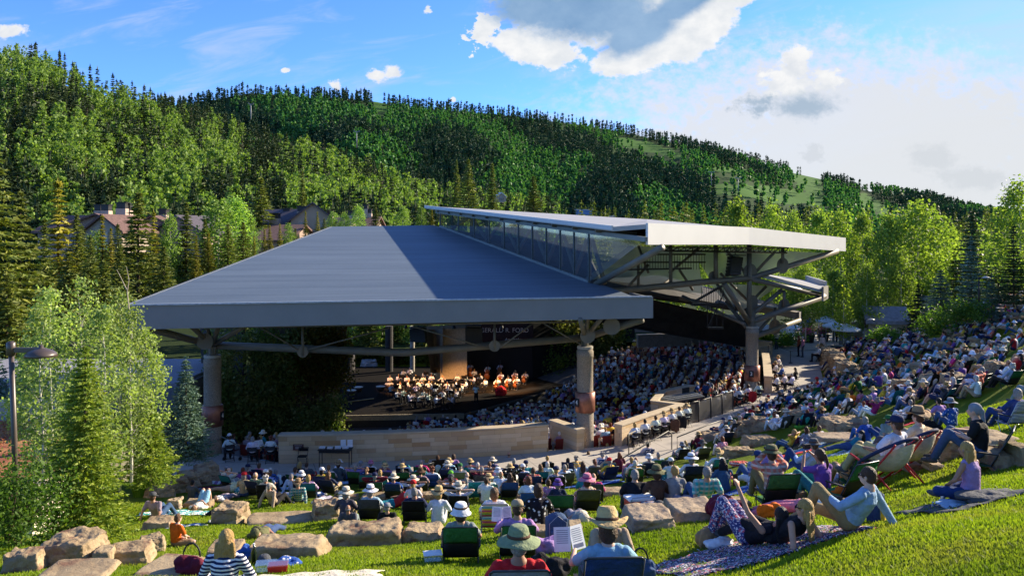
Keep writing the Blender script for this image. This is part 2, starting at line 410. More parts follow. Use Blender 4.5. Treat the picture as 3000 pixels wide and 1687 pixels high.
# floor of the seating bowl inside the pavilion, dropping towards the stage
def bowl_z(P):
 d=-pdist(P,E_IN);return np.clip(-.28-.205*np.clip(d,0,None),-4.4,0)
struct('seating_floor',grid_mesh('seating_floor',np.arange(-24,25,.5),np.arange(37.5,90,.5),bowl_z,lambda c:-pdist(c,E_IN)>-.6),mat('bowl_concrete',(.10,.09,.085),.9,.2,.6))
# valley floor beyond, one sheet out to the horizon
def valley_z(P):
 X,Y=P[:,0],P[:,1];r=np.hypot(X,Y-60)
 return-5.2-4*np.clip((r-60)/80,0,1)+1.2*np.sin(X*.03)*np.cos(Y*.025)
gx=np.concatenate([np.linspace(-5000,-300,12),np.linspace(-280,280,57),np.linspace(300,5000,12)])
gyy=np.concatenate([np.linspace(-800,-40,5),np.linspace(-30,500,60),np.linspace(520,7000,14)])
struct('ground',grid_mesh('ground',gx,gyy,valley_z),M_wild)
def planted_z(P):
 X,Y=P[:,0],P[:,1]
 return np.where(X<0,.4-.045*np.clip(Y-44,0,60)-.02*np.clip(-X-24,0,80),-.35+.03*np.clip(X-24,0,60)-.03*np.clip(Y-92,0,60))
def kp(c):
 return(pdist(c,E_IN)<.5)&(((c[:,0]<-20)&(c[:,1]>40))|(c[:,1]>88.5))|((pdist(c,E_IN)>-4)&(c[:,1]>84)&(pdist(c,E_OUT)<1.5))
struct('planted_ground',grid_mesh('planted_ground',np.arange(-150,150,2.),np.arange(36,150,2.),planted_z,kp),M_wild)
# ---------------------------------------------------------------- mountains: a surface laid from its foot to its skyline
def skyline(pts):
 a=np.array(pts,float);return lambda px:np.interp(px,a[:,0],a[:,1])
SK1=skyline([(x,y+np.interp(x,[-200,200,900,1500],[48,50,42,18]))for x,y in[(-700,90),(-200,130),(0,155),(90,160),(180,190),(260,228),(350,258),(450,285),(520,312),(620,338),(700,372),(800,408),(950,445),(1100,505),(1250,560),(1400,590),(1500,610),(1580,622),(1700,640),(1900,660)]])
SK2=skyline([(x,y+np.interp(x,[0,1300,2400,3000],[22,24,24,14]))for x,y in[(-600,180),(0,260),(420,290),(560,285),(640,268),(720,252),(800,254),(900,264),(1000,264),(1100,275),(1200,292),(1300,300),(1400,308),(1500,316),(1560,326),(1700,342),(1850,370),(2000,400),(2150,436),(2300,478),(2450,512),(2550,540),(2650,552),(2700,560),(2800,592),(2900,612),(3000,632),(3300,660),(3900,690)]])
class Hill:
 def __init__(s,sk,y0,y1,foot,amp,seed,curve=1.15):
  s.sk,s.y0,s.y1,s.foot,s.amp,s.seed,s.curve=sk,y0,y1,foot,amp,seed,curve
 def pos(s,px,t):
  """px: bearing (as a column of the wide picture), t: 0 at the foot, 1 on the ridge, beyond 1 the far side"""
  px=np.asarray(px,float);t=np.asarray(t,float)
  y1=s.y1*(1-.10*np.sin(px*.0021+s.seed));Y=s.y0+(y1-s.y0)*t;X=(px-1500)/F*Y
  zr=CAMZ+(HY-s.sk(px))/F*y1;tt=np.clip(t,0,1)
  prof=tt**s.curve+s.amp*np.sin(tt*3.14)*(np.sin(px*.0065+s.seed)*.5+np.sin(px*.017+2*s.seed+tt*5)*.25)
  z=s.foot+(zr-s.foot)*prof-np.clip(t-1,0,9)*(zr-s.foot)*.5
  return np.stack([X,Y,z],-1)
 def mesh(s,name,p0,p1,n,m,tmax=1.5):
  PX,T=np.meshgrid(np.linspace(p0,p1,n),np.linspace(0,tmax,m));v=s.pos(PX,T).reshape(-1,3)
  i,j=np.meshgrid(np.arange(n-1),np.arange(m-1));a=(j*n+i).ravel()
  return np_mesh(name,v,np.stack([a,a+1,a+n+1,a+n],1),True)
H1=Hill(SK1,250.,620.,-7.,.05,1.3,1.0)
H2=Hill(SK2,700.,1500.,-8.,.10,.4,.95)
struct('near_hill',H1.mesh('near_hill',-900,2200,150,50),M_wild)
M_mead=grassmat('mountain_meadow_and_scrub',(.055,.115,.020),(.085,.15,.022),(.04,.08,.02),.12)
def h2mat():
 m,t,bs,q=newmat('mountain_ground');a=t.nodes.new('ShaderNodeAttribute');a.attribute_name='col'
 tcn=t.nodes.new('ShaderNodeTexCoord');k=q.add(.75,q.mul(q.noise(tcn.outputs['Object'],.05,6.),.5))
 t.links.new(q.mix(1.,a.outputs['Color'],q.xyz(k,k,k),'MULTIPLY'),bs.inputs['Base Color']);bs.inputs['Roughness'].default_value=.95;bs.inputs['Specular IOR Level'].default_value=.05
 return m
# open ski runs and meadows on the far mountain, as ovals (px, row, half width, half height, tilt)
MEADOWS=[(1885,428,95,14,.22),(1960,450,60,10,.3),(1640,342,60,5,.15),(2270,572,170,22,.12),(2370,535,60,30,.9),(2170,560,90,18,.05),(2560,600,50,20,.5),(2650,622,80,12,.3),(1110,300,20,34,-.35),(2330,625,200,8,-.02),(2780,662,60,10,.2),(2140,500,60,8,.1)]
def in_meadow(P):
 px=1500+P[:,0]/P[:,1]*F;py=HY-(P[:,2]-CAMZ)/P[:,1]*F;r=np.zeros(len(P),bool)
 for cx,cy,a,c,w in MEADOWS:
  dx,dy=px-cx,py-cy;e=(dx*math.cos(w)+dy*math.sin(w))/a;g=(dy*math.cos(w)-dx*math.sin(w))/c
  r|=(e*e+g*g)<1+.25*np.sin(px*.09)+.2*np.sin(py*.5+px*.03)
 return r
PX,T=np.meshgrid(np.linspace(-600,3900,900),np.linspace(0,1.5,220));hv=H2.pos(PX,T).reshape(-1,3)
i_,j_=np.meshgrid(np.arange(899),np.arange(219));a_=(j_*900+i_).ravel()
hc=np.where(in_meadow(hv)[:,None],np.array([[.062,.135,.03]]),np.array([[.035,.065,.024]]))
struct('far_mountain',np_mesh('far_mountain',hv,np.stack([a_,a_+1,a_+901,a_+900],1),True,hc),h2mat())
# ---------------------------------------------------------------- the pavilion
def roofmat(name,c,c2,seam=.93,d=(.202,-.979)):
 m,t,bs,q=newmat(name);tcn=t.nodes.new('ShaderNodeTexCoord');co=tcn.outputs['Object']
 s=t.nodes.new('ShaderNodeSeparateXYZ');t.links.new(co,s.inputs[0])
 w=q.add(q.mul(s.outputs[0],d[0]),q.mul(s.outputs[1],d[1]));al=q.add(q.mul(s.outputs[0],-d[1]),q.mul(s.outputs[1],d[0]))
 sm=q.m('LESS_THAN',q.m('FRACT',q.mul(w,1/1.55)),.045)
 n_=q.noise(q.xyz(q.mul(al,.12),q.mul(w,.9)),1.,8.,.65)
 x=q.mix(q.ss(n_,.3,.72),c+(1,),c2+(1,));x=q.mix(q.mul(q.ss(q.noise(co,6.,6.,.7),.4,.7),.25),x,tuple(min(1,k*1.2)for k in c2)+(1,))
 pan=q.m('FRACT',q.mul(q.m('SINE',q.mul(q.m('FLOOR',q.mul(w,1/1.55)),12.9898)),437.5));k=q.add(.94,q.mul(pan,.12))
 x=q.mix(1.,x,q.xyz(k,k,k),'MULTIPLY')
 x=q.mix(q.mul(sm,.6),x,tuple(k_*.45 for k_ in c)+(1,))
 t.links.new(x,bs.inputs['Base Color']);bs.inputs['Roughness'].default_value=.62;bs.inputs['Specular IOR Level'].default_value=.35
 MATS[name]=m;return m
M_roof=roofmat('slate_blue_roof_membrane',(.078,.108,.142),(.110,.145,.182))
M_fasc=mat('grey_fascia_panel',(.19,.205,.215),.55,.05,.6)
M_wfasc=mat('pale_fascia_panel',(.56,.57,.57),.5,.03,.5)
M_wroof=mat('pale_roof_sheet',(.34,.34,.335),.6,.06,.5)
def glassmat(name,tint,a,rough=.05,dif=(.55,.62,.62)):
 m,t,bs,q=newmat(name);N_=t.nodes
 tr=N_.new('ShaderNodeBsdfTransparent');tr.inputs[0].default_value=tint+(1,)
 gl=N_.new('ShaderNodeBsdfGlossy');gl.inputs[0].default_value=(1,1,1,1);gl.inputs[1].default_value=rough
 df=N_.new('ShaderNodeBsdfDiffuse');df.inputs[0].default_value=dif+(1,)
 lw=N_.new('ShaderNodeLayerWeight');lw.inputs[0].default_value=.25
 ms=N_.new('ShaderNodeMixShader');t.links.new(q.add(.08,q.mul(lw.outputs[1],.6)),ms.inputs[0]);t.links.new(tr.outputs[0],ms.inputs[1]);t.links.new(gl.outputs[0],ms.inputs[2])
 m2=N_.new('ShaderNodeMixShader');m2.inputs[0].default_value=a;t.links.new(ms.outputs[0],m2.inputs[1]);t.links.new(df.outputs[0],m2.inputs[2])
 t.links.new(m2.outputs[0],N_['Material Output'].inputs[0]);MATS[name]=m;return m
M_glass=glassmat('clerestory_glass',(.62,.68,.62),.03)
M_frost=glassmat('hazy_glass_screen',(.66,.74,.70),.62,.3,(.66,.78,.75))
pav=empty('pavilion',(0,45,0),0,'open air concert pavilion with slate blue lower roof, glazed clerestory and pale upper roof','pavilion')
def P(name,mb,m,parent=pav,smooth=False,bevel=0.,label=None):
 o=mb.build(name,m,None,smooth,bevel=bevel)
 if parent is not None:
  o.parent=parent;o.matrix_parent_inverse=Matrix.Translation(pav.location).inverted()if parent is pav else Matrix()
 if label:o['label']=label
 return o
# lower roof: one tilted plane
def rz(x,y):return 2.341-.0298*x+.1444*y
def RP(px,py,dz=0.):
 a,c=(px-1500)/F,(HY-py)/F;y=(CAMZ-2.341)/(-.0298*a+.1444-c);return Vector((a*y,y,rz(a*y,y)+dz))
top=[RP(370,895),RP(1905,870),RP(1850,866),RP(1770,836),RP(1725,828),RP(1290,665),RP(1270,660),RP(975,664)]
rp=[(p.x,p.y)for p in top]
P('lower_roof',MB().prism(rp,lambda x,y:rz(x,y)-.25,lambda x,y:rz(x,y)),M_roof)
A0,B0=top[0],top[1];dv_=(B0-A0).normalized();nv=Vector((dv_.y,-dv_.x,0));nv.z=0
f=MB();f.bar(A0+nv*.06+Vector((0,0,-.5))-dv_*.1,B0+nv*.06+Vector((0,0,-.5))+dv_*.1,.12,1.04);P('fascia',f,M_fasc)
f=MB();C0=top[-1];f.bar(A0+Vector((-.1,.1,-.5)),C0+Vector((-.1,0,-.5)),.12,1.0);P('side_fascia',f,M_fasc)
f=MB();f.bar(B0+Vector((.07,.12,-.52)),top[2]+Vector((.3,2.5,-.52)),.12,1.0);P('side_fascia',f,M_fasc)
f=MB();f.bar(A0+nv*.14+Vector((0,0,.035)),B0+nv*.14+Vector((0,0,.035)),.14,.07);P('drip_edge',f,mat('pale_edge_trim',(.35,.40,.46),.5))
# seams: standing laps on the roof sheet are in the material; soffit under it
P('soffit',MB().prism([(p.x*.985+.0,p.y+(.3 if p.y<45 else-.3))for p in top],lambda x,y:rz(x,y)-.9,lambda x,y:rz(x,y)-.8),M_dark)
# columns with copper bands, numbers and steel heads
M_colm=mat('exposed_aggregate_concrete',(.30,.25,.19),.95,.35,22.,.8,60.)
M_cop=mat('copper_band',(.30,.125,.085),.42,.22,3.,metal=.55,spec=.5)
M_ring=mat('column_ring_concrete',(.36,.33,.27),.8,.1,4.)
FONTS={}
def text(body,size,m,parent,loc,rot,name='lettering',ext=.004,align='CENTER',shear=0.):
 cu=bpy.data.curves.new(name,'FONT');cu.body=body;cu.size=size;cu.extrude=ext;cu.align_x=align;cu.align_y='CENTER';cu.shear=shear
 o=bpy.data.objects.new(name,cu);me=evalmesh(o);me.name=name;bpy.data.objects.remove(o);o=link(name,me,m);me.materials[0]=m;o.parent=parent;o.location=loc;o.rotation_euler=rot;return o
M_white=mat('white_paint',(.8,.8,.8),.6,.03)
def column(x,y,top_z,num,r,bz,lab,ang,vis=True):
 c=empty('concrete_column',(x,y,0),0,lab,'column','pavilion columns')
 MB().lathe([(r,-1.5),(r,bz),(r*.94,bz+.02),(r*.94,top_z-.45),(r*.98,top_z-.44),(r*.98,top_z-.12),(r*.90,top_z-.1),(r*.90,top_z)],40).build('shaft',M_colm,c,True)
 MB().lathe([(r*.93,top_z-.0),(r*.93,top_z+.12),(r*.3,top_z+.12)],40).build('cap_plate',M_ring,c)
 MB().lathe([(r*1.01,bz),(r*1.16,bz+.02),(r*1.16,bz+1.02),(r*1.02,bz+1.05)],40).build('copper_band',M_cop,c,True)
 pl=MB().box((0,0,0),(.32,.03,.42)).build('number_plate',M_black,c);a=R(ang)
 pl.location=(math.cos(a)*r*1.18,math.sin(a)*r*1.18,bz+.52);pl.rotation_euler=(0,0,a+R(90))
 text(num,.34,M_white,pl,(0,-.02,0),(R(90),0,0),'numeral')
 t=MB()
 for k in range(8):
  a=k*math.pi/4;t.tube([(math.cos(a)*r*.6,math.sin(a)*r*.6,top_z+.1),(math.cos(a)*r*.6,math.sin(a)*r*.6,top_z+.5)],.02,6)
 t.tube([(0,0,top_z+.1),(0,0,top_z+.75)],.19,14);t.box((0,0,top_z+.52),(r*1.3,r*1.3,.05));t.build('steel_saddle',M_steel,c,False)
 return c
K4=PZ(1713,1310,0);col4=(K4.x+.05,K4.y+.35)
column(col4[0],col4[1],5.0,'4',.44,1.75,'round aggregate column with copper band numbered 4 at the end of the long stone wall',212)
K4b=(-14.9,39.9);column(K4b[0],K4b[1],4.75,'4',.44,1.35,'round aggregate column with dark copper band beside the blue spruce',-8)
K3=(16.25,54.3);column(K3[0],K3[1],4.55,'3',.44,1.0,'round aggregate column with copper band numbered 3 beside the right hand path',-112)
column(5.2,83,5.0,'2',.44,1.6,'dark column at the back of the seating bowl by the pale wall',-90)
# ring beam and struts
def tube(name,pts,r,parent=pav,m=None,n=12):return P(name,MB().tube(pts,r,n),m or M_steel,parent,True)
T4=Vector((col4[0],col4[1],5.55));T4b=Vector((K4b[0],K4b[1],5.35))
tube('ring_beam',[T4b,PY(1180,1033,39.6),T4],.19)
def V(p,z):return Vector((p[0],p[1],z))
def gusset(c,r,d,name='gusset_plate'):
 m=MB();x,y,dd=frame(d);o=[]
 q=Vector(c);dn=Vector(d).normalized();up=Vector((0,0,1));side=dn.cross(up).normalized()
 pts=[(math.cos(a)*r,math.sin(a)*r)for a in np.linspace(0,2*math.pi,25)[:-1]]
 m.v+=[tuple(q+dn*a+up*c_+side*.02)for a,c_ in pts]+[tuple(q+dn*a+up*c_-side*.02)for a,c_ in pts]
 n=len(pts);m.f+=[tuple(range(n)),tuple(range(2*n-1,n-1,-1))]+[(i,n+i,n+(i+1)%n,(i+1)%n)for i in range(n)]
 return P(name,m,M_steel)
for hub,ends in((T4,[PY(1883,936,39.6),PY(1700,936,37.6),PY(1722,930,39),PY(1762,932,38.9)]),(T4b,[PY(436,962,35.6),PY(560,955,37.),PY(606,955,38.),PY(640,955,37.5),PY(712,958,37.)])):
 for i,e in enumerate(ends):tube('strut',[hub,e],.17 if i==0 else .12 if len(ends)==4 or i!=2 else .09)
gusset(PY(1792,956,39.7),.42,(1,-.1,0));gusset(PY(1722,983,40.3),.38,(1,-.1,0));gusset(PY(600,1000,38.6),.4,(1,.1,0))
for px,y0_,y1_,yy in((887,958,1042,39.2),(1449,950,1025,39.9)):
 tube('hanger_post',[PY(px,y0_,yy),PY(px,y1_,yy)],.06);gusset(PY(px,y1_-12,yy),.28,(1,.05,0))
for a,c_ in(((765,960,38.5),(875,1025,39.2)),((1140,960,39),(900,1025,39.2)),((1210,956,39.),(1436,1022,39.9)),((1560,948,39.9),(1462,1020,39.9)),((1590,946,40),(1700,1008,40.6))):
 tube('tie_rod',[PY(*a),PY(*c_)],.035)
tube('eave_rail',[PY(570,960,37.),PY(1560,944,39.3),PY(1690,942,39.6)],.05)
# clerestory: glazed truss from the roof valley up to the upper roof
VA,VB=RP(1290,665,.02),RP(1725,828,.02)
UA,UB=VA+Vector((-.9,1.2,0)),Vector((6.27,37.5,0));UA.z,UB.z=12.65,10.55
def ft(t):return VA.lerp(VB,t)
d0=(VB-VA);d0.z=0;LN=d0.length;d0.normalize()
def tp(t):
 q=VA+(VB-VA)*t;return Vector((q.x,q.y,12.6+(10.62-12.6)*(LN*t)/(LN+5.2)))
TE=Vector((6.27,37.5,10.62))
fr=MB();fr.bar(ft(0),ft(1),.16,.2);fr.bar(tp(-.04),TE,.16,.22);P('clerestory_frame',fr,mat('grey_green_window_frame',(.17,.19,.185),.5,.08,1.))
tube('rake_brace',[VB+Vector((.35,-.1,-.1)),PY(1940,725,36.9)],.17)
ts=[0,.17,.30,.42,.525,.62,.705,.785,.86,.93,1.0]
mu=[P('mullion',MB().bar(ft(t),tp(t),.07,.12,d0),mat('window_mullion',(.06,.07,.07),.5))for t in ts]
gl=[]
for i in range(len(ts)-1):
 a,c_=ts[i],ts[i+1];g_=MB();g_.raw([ft(a),ft(c_),tp(c_),tp(a)],[(0,1,2,3)]);gl.append(P('glass_pane',g_,M_glass))
g_=MB();g_.raw([ft(1),TE,tp(1)],[(0,1,2)]);P('glass_pane',g_,M_glass)
g_=MB();g_.raw([ft(0),tp(0),tp(-.05)],[(0,1,2)]);P('glass_pane',g_,M_glass)
off=Vector((d0.y,-d0.x,0))*-.0;ins=Vector((-d0.y,d0.x,0))*-.9
ins=Vector((.9,.43,0))
for i,t in enumerate(ts[:-1]):
 a,c_=ft(t)+ins,tp(ts[i+1])+ins
 if i%2:a,c_=tp(t)+ins,ft(ts[i+1])+ins
 tube('truss_diagonal',[a+Vector((0,0,-.1)),c_+Vector((0,0,-.1))],.12)
 tube('truss_post',[ft(t)+ins,tp(t)+ins],.10)
# upper roof
U1,U2,U3,U0=Vector((6.44,38.5,11.34)),Vector((25.7,62.0,10.56)),Vector((12.5,76,12.2)),Vector((-6.9,64,13.15))
UM=Vector((14.35,48.6,11.24));UM.x=(2190-1500)/F*48.6
lf=tp(0)+Vector((-1.2,-.3,.55));ne=Vector((U1.x-.1,U1.y,U1.z-.28))
m_=MB();tv=[U0,Vector((4.9,38.9,11.22)),U1,UM,U2,U3]
cen=Vector((9.6,57,11.95));vs=[cen]+tv;n_=len(tv)
m_.raw(vs,[(0,1+i,1+(i+1)%n_)for i in range(n_)]);lo_=[p-Vector((0,0,.22))for p in vs]
m_.raw(lo_,[(0,1+(i+1)%n_,1+i)for i in range(n_)])
for i in range(n_):
 a,c_=tv[i],tv[(i+1)%n_];m_.raw([a,a-Vector((0,0,.22)),c_-Vector((0,0,.22)),c_],[(0,1,2,3)])
P('upper_roof',m_,M_wroof)
def fasc(name,a,c_,h,m):
 d=(c_-a).normalized();s_=Vector((d.y,-d.x,0)).normalized()*.1;k=MB()
 q=[a+Vector((0,0,.06)),c_+Vector((0,0,.06)),c_-Vector((0,0,h)),a-Vector((0,0,h))]
 k.raw([p+s_ for p in q]+[p-s_*.2 for p in q],[(0,1,2,3)[::-1],(4,5,6,7),(0,1,5,4),(1,2,6,5),(2,3,7,6),(3,0,4,7)])
 return P(name,k,m)
fasc('upper_fascia',U1,UM,.98,M_wfasc);fasc('upper_fascia',UM,U2,.98,M_wfasc);fasc('upper_fascia',U0,Vector((4.9,38.9,11.22)),.16,M_wfasc)
fasc('upper_fascia',U2,U2+Vector((-3,3.4,.3)),.98,M_wfasc)
for i in range(11):
 t=.08+i*.085;q=U0.lerp(Vector((4.9,38.9,11.22)),t);P('outrigger',MB().bar(q+Vector((.15,.1,-.3)),q+Vector((2.4,1.1,-.45)),.12,.2),M_steel)
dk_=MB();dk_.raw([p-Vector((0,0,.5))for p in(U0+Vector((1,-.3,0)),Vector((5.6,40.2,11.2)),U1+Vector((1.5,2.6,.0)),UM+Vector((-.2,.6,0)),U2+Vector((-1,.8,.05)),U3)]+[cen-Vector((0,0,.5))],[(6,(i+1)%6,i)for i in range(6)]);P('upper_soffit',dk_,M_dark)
# the truss under the upper roof fascia, column 3 tree of struts, catwalk and hazy glass screens
Nn=PY(2195,816,54.3);Mm=PY(2195,944,54.3)
tube('ring_beam',[PY(1700,862,45.5),PY(1900,843,48.2),PY(2060,826,51.5),Nn],.2)
tube('strut',[Nn,PY(2452,736,60.5)],.2);tube('strut',[Nn,PY(2412,866,57)],.17);tube('strut',[Mm,PY(2416,868,57)],.2)
tube('post',[PY(2195,958,54.3),PY(2195,716,54.3)],.17);tube('strut',[Mm,PY(2122,832,52.5)],.19);tube('strut',[PY(2186,958,54.3),PY(2128,884,57)],.14)
tube('strut',[PY(2212,985,55),PY(2342,938,64)],.17);tube('strut',[PY(2205,920,55),PY(2290,850,56)],.14);tube('strut',[PY(2215,978,56),PY(2270,915,60)],.12)
tube('strut',[PY(2182,950,54),PY(2000,868,60)],.12)
for px,a,c_,yy in((2097,718,822,52.3),(2293,728,772,56),(2297,850,898,56),(1965,712,830,50),(1870,760,850,60),(2270,900,955,62)):tube('post',[PY(px,a,yy),PY(px,c_,yy)],.15 if px==2097 else .11)
for a,c_,yy in(((2130,736),(2190,806),54),((2270,738),(2205,806),54.6),((2100,832),(2150,905),56),((2245,838),(2196,890),58),((1830,850),(1900,775),56),((2190,880),(2110,800),62),((1990,790),(2030,850),62),((1900,800),(1870,720),62),((1960,800),(2050,726),60),((1850,905),(1960,820),66)):
 tube('truss_diagonal',[PY(*a,yy),PY(*c_,yy+.4)],.10)
for px,py,yy,r_ in((2293,778,56.2,.55),(2198,798,54.4,.60),(2297,898,56.2,.55),(2196,925,54.5,.5),(2270,958,62,.6),(2204,885,55.5,.5),(2090,812,52.4,.4)):gusset(PY(px,py,yy),r_,(1,.5,0))
# hazy glass screens
def quad(name,pts,m,parent=pav):return P(name,MB().raw(pts,[tuple(range(len(pts)))]),m,parent)
quad('glass_screen',[PY(2020,722,63),PY(2440,742,63),PY(2200,812,63),PY(2080,818,63)],M_frost)
quad('glass_screen',[PY(2080,830,64),PY(2280,838,64),PY(2180,905,64),PY(2120,880,64)],M_frost)
quad('glass_screen',[PY(1840,722,68),PY(2040,722,68),PY(2060,860,68),PY(1700,825,68)],M_frost)
# lower roof wing at the right with its own fascia, and the small wing beyond
def slab(name,pts,th,m):
 k=MB();n=len(pts);k.raw(list(pts)+[p-Vector((0,0,th))for p in pts],[tuple(range(n)),tuple(range(2*n-1,n-1,-1))]+[(i,n+i,n+(i+1)%n,(i+1)%n)for i in range(n)]);return P(name,k,m)
slab('wing_roof',[PY(2225,803,55.5),PY(2404,848,56.5),PY(2418,838,63),PY(2362,820,72),PY(2255,805,74)],.2,M_wroof)
slab('wing_soffit',[PY(2215,815,56),PY(2402,866,56.6),PY(2412,860,62),PY(2200,812,70)],.12,M_dark)
P('wing_fascia',MB().bar(PY(2410,861,56.3),PY(2424,855,63),.14,1.0),mat('warm_grey_fascia',(.16,.15,.135),.6,.06,1.))
P('wing_fascia',MB().bar(PY(2362,822,71),PY(2420,841,63.2),.14,.9),M_wfasc)
slab('wing_roof',[PY(2190,892,64),PY(2335,915,65),PY(2345,908,74),PY(2200,886,74)],.5,MATS['warm_grey_fascia'])
P('wing_fascia',MB().bar(PY(2339,929,65),PY(2347,926,72),.14,.85),MATS['warm_grey_fascia'])
# dark underside of the roof slopes behind
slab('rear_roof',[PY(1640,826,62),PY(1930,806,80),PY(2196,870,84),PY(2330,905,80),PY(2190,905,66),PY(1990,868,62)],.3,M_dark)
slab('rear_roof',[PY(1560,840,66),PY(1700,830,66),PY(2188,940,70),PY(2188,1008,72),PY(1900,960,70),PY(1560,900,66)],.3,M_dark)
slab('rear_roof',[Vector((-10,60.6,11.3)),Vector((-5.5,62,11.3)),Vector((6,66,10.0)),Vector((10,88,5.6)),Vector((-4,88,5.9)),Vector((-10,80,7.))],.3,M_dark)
# black lattice truss below the upper fascia
lt=MB();a0,a1=PY(1925,724,44),PY(2310,726,56);b0,b1=PY(1910,734,44),PY(2305,741,56)
lt.tube([a0,a1],.05,6);lt.tube([b0,b1],.06,6)
for i in range(22):
 t=i/22;lt.tube([a0.lerp(a1,t),b0.lerp(b1,t+.023)],.03,5);lt.tube([b0.lerp(b1,t+.023),a0.lerp(a1,t+.045)],.03,5)
P('lattice_truss',lt,M_metal)
cw=MB()
for a,c_,yy in(((1820,790),(2025,786),54),((1880,745),(2065,745),55),((1880,768),(2065,768),55),((2030,890),(2120,890),54),((2073,960),(2118,960),54),((2026,893),(2120,893),54)):cw.bar(PY(*a,yy),PY(*c_,yy),.5,.1)
for i in range(24):x=1880+i*8;cw.tube([PY(x,745,55),PY(x,790,55)],.02,5)
for i in range(14):x=2055+i*5;cw.tube([PY(x,842,54),PY(x,892,54)],.02,5)
for x in(2073,2085,2100,2118):cw.tube([PY(x,890,54),PY(x,958,54)],.03,5)
cw.bar(PY(2040,880,54),PY(2118,836,54),.5,.08);cw.bar(PY(2073,960,54),PY(2120,860,54),.06,.06)
P('catwalk',cw,M_metal)
# hanging loudspeaker clusters (things of their own)
def array(p,w,h,n,lab,rzz):
 o=empty('line_array_speaker',p,rzz,lab,'loudspeaker','loudspeakers hung under the roof')
 for i in range(n):
  a=R(-6+4*i);MB().box((0,.08*i*.6,-h/n*(i+.5)),(w,.55,h/n*.93),rx=-a).build('speaker_box',mat('speaker_black',(.008,.008,.009),.5,.2),o)
 MB().box((0,-.1,.1),(w*.9,1.1,.06)).build('rigging_frame',M_metal,o);MB().tube([(0,0,.1),(0,0,.9)],.03,6).build('chain',M_metal,o)
array(PY(2154,752,52.6),.85,1.25,6,'black speaker cluster hanging under the pale upper roof beside column 3',.35)
array(PY(1225,962,57),1.1,1.0,4,'black speaker cluster hanging over the stage in front of the pale concrete pier',-.2)
array(PY(1388,958,46),.95,1.25,5,'flat black speaker stack hanging beside the lettered banner',0.)
# ---------------------------------------------------------------- foliage
M_asp=leafmat('aspen_leaves',(.13,.21,.04),(.20,.29,.055),(.30,.38,.09),.45)
M_aspfar=leafmat('aspen_canopy',(.12,.22,.05),(.21,.33,.07),(.34,.47,.11),.35,.38)
M_spr=leafmat('spruce_needles',(.085,.12,.030),(.14,.17,.034),(.22,.23,.045),.22,.25)
M_sprnear=leafmat('bright_spruce_needles',(.13,.20,.035),(.21,.28,.04),(.32,.36,.055),.30,.1)
M_blue=leafmat('blue_spruce_needles',(.09,.16,.12),(.13,.21,.16),(.20,.29,.23),.15,.15)
M_fir=leafmat('far_conifer_needles',(.035,.065,.030),(.055,.09,.034),(.09,.12,.04),.12,.40)
M_dead=leafmat('dead_conifer_twigs',(.13,.10,.08),(.17,.13,.10),(.20,.16,.13),.1,.2)
M_shrub=leafmat('shrub_leaves',(.06,.13,.02),(.10,.19,.03),(.15,.25,.04),.35)
M_vine=leafmat('ivy_leaves',(.07,.11,.03),(.12,.16,.04),(.30,.28,.12),.25,patch=.75)  # pale yellow patches painted into the leaf colour stand in for sun dapples
M_bark=mat('spruce_bark',(.10,.07,.05),.95,.3,12.,.6)
M_white_bark=mat('aspen_bark',(.46,.44,.36),.85,.25,5.,.3,c2=(.62,.60,.52))
M_farbark=mat('far_aspen_bark',(.30,.29,.25),.9,.2,.5)
def tris(c,d,n_,w,rg,quadf=False):
 """leaf blades: centre c, axis d, random side axis, length |d|, width w; returns verts, faces"""
 N_=len(c);r=rg.normal(size=(N_,3));s_=np.cross(d,r);s_/=(np.linalg.norm(s_,axis=1,keepdims=True)+1e-9);s_=s_*np.asarray(w).reshape(-1,1)
 if quadf:
  v=np.stack([c-d*.5,c+s_*.5,c+d*.5,c-s_*.5],1).reshape(-1,3);f=np.arange(4*N_).reshape(-1,4)
 else:
  v=np.stack([c-d*.5-s_*.5,c-d*.5+s_*.5,c+d*.5],1).reshape(-1,3);f=np.arange(3*N_).reshape(-1,3)
 return v,f
def aspen_np(rg,h,base,R_,ncl,nlf,ls,shape='oval',sig=.16):
 t=rg.uniform(0,1,ncl);prof=np.sin(np.pi*np.clip(t*.86+.13,0,1))**.75 if shape=='oval' else(1-t)**.6*.9+.1
 az=rg.uniform(0,6.283,ncl);rr=R_*prof*np.sqrt(rg.uniform(.08,1,ncl))
 lop=1+.25*np.sin(az*2+rg.uniform(0,6));rr=rr*lop
 cc=np.stack([np.cos(az)*rr,np.sin(az)*rr,h*(base+(1-base)*t)],1)
 c=np.repeat(cc,nlf,0)+rg.normal(size=(ncl*nlf,3))*np.array([sig*R_,sig*R_,sig*R_*1.15])
 d=rg.normal(size=(len(c),3));d/=np.linalg.norm(d,axis=1,keepdims=True);d*=ls*rg.uniform(.7,1.3,(len(c),1))
 return(*tris(c,d,0,np.linalg.norm(d,axis=1)*.9,rg,True),cc)
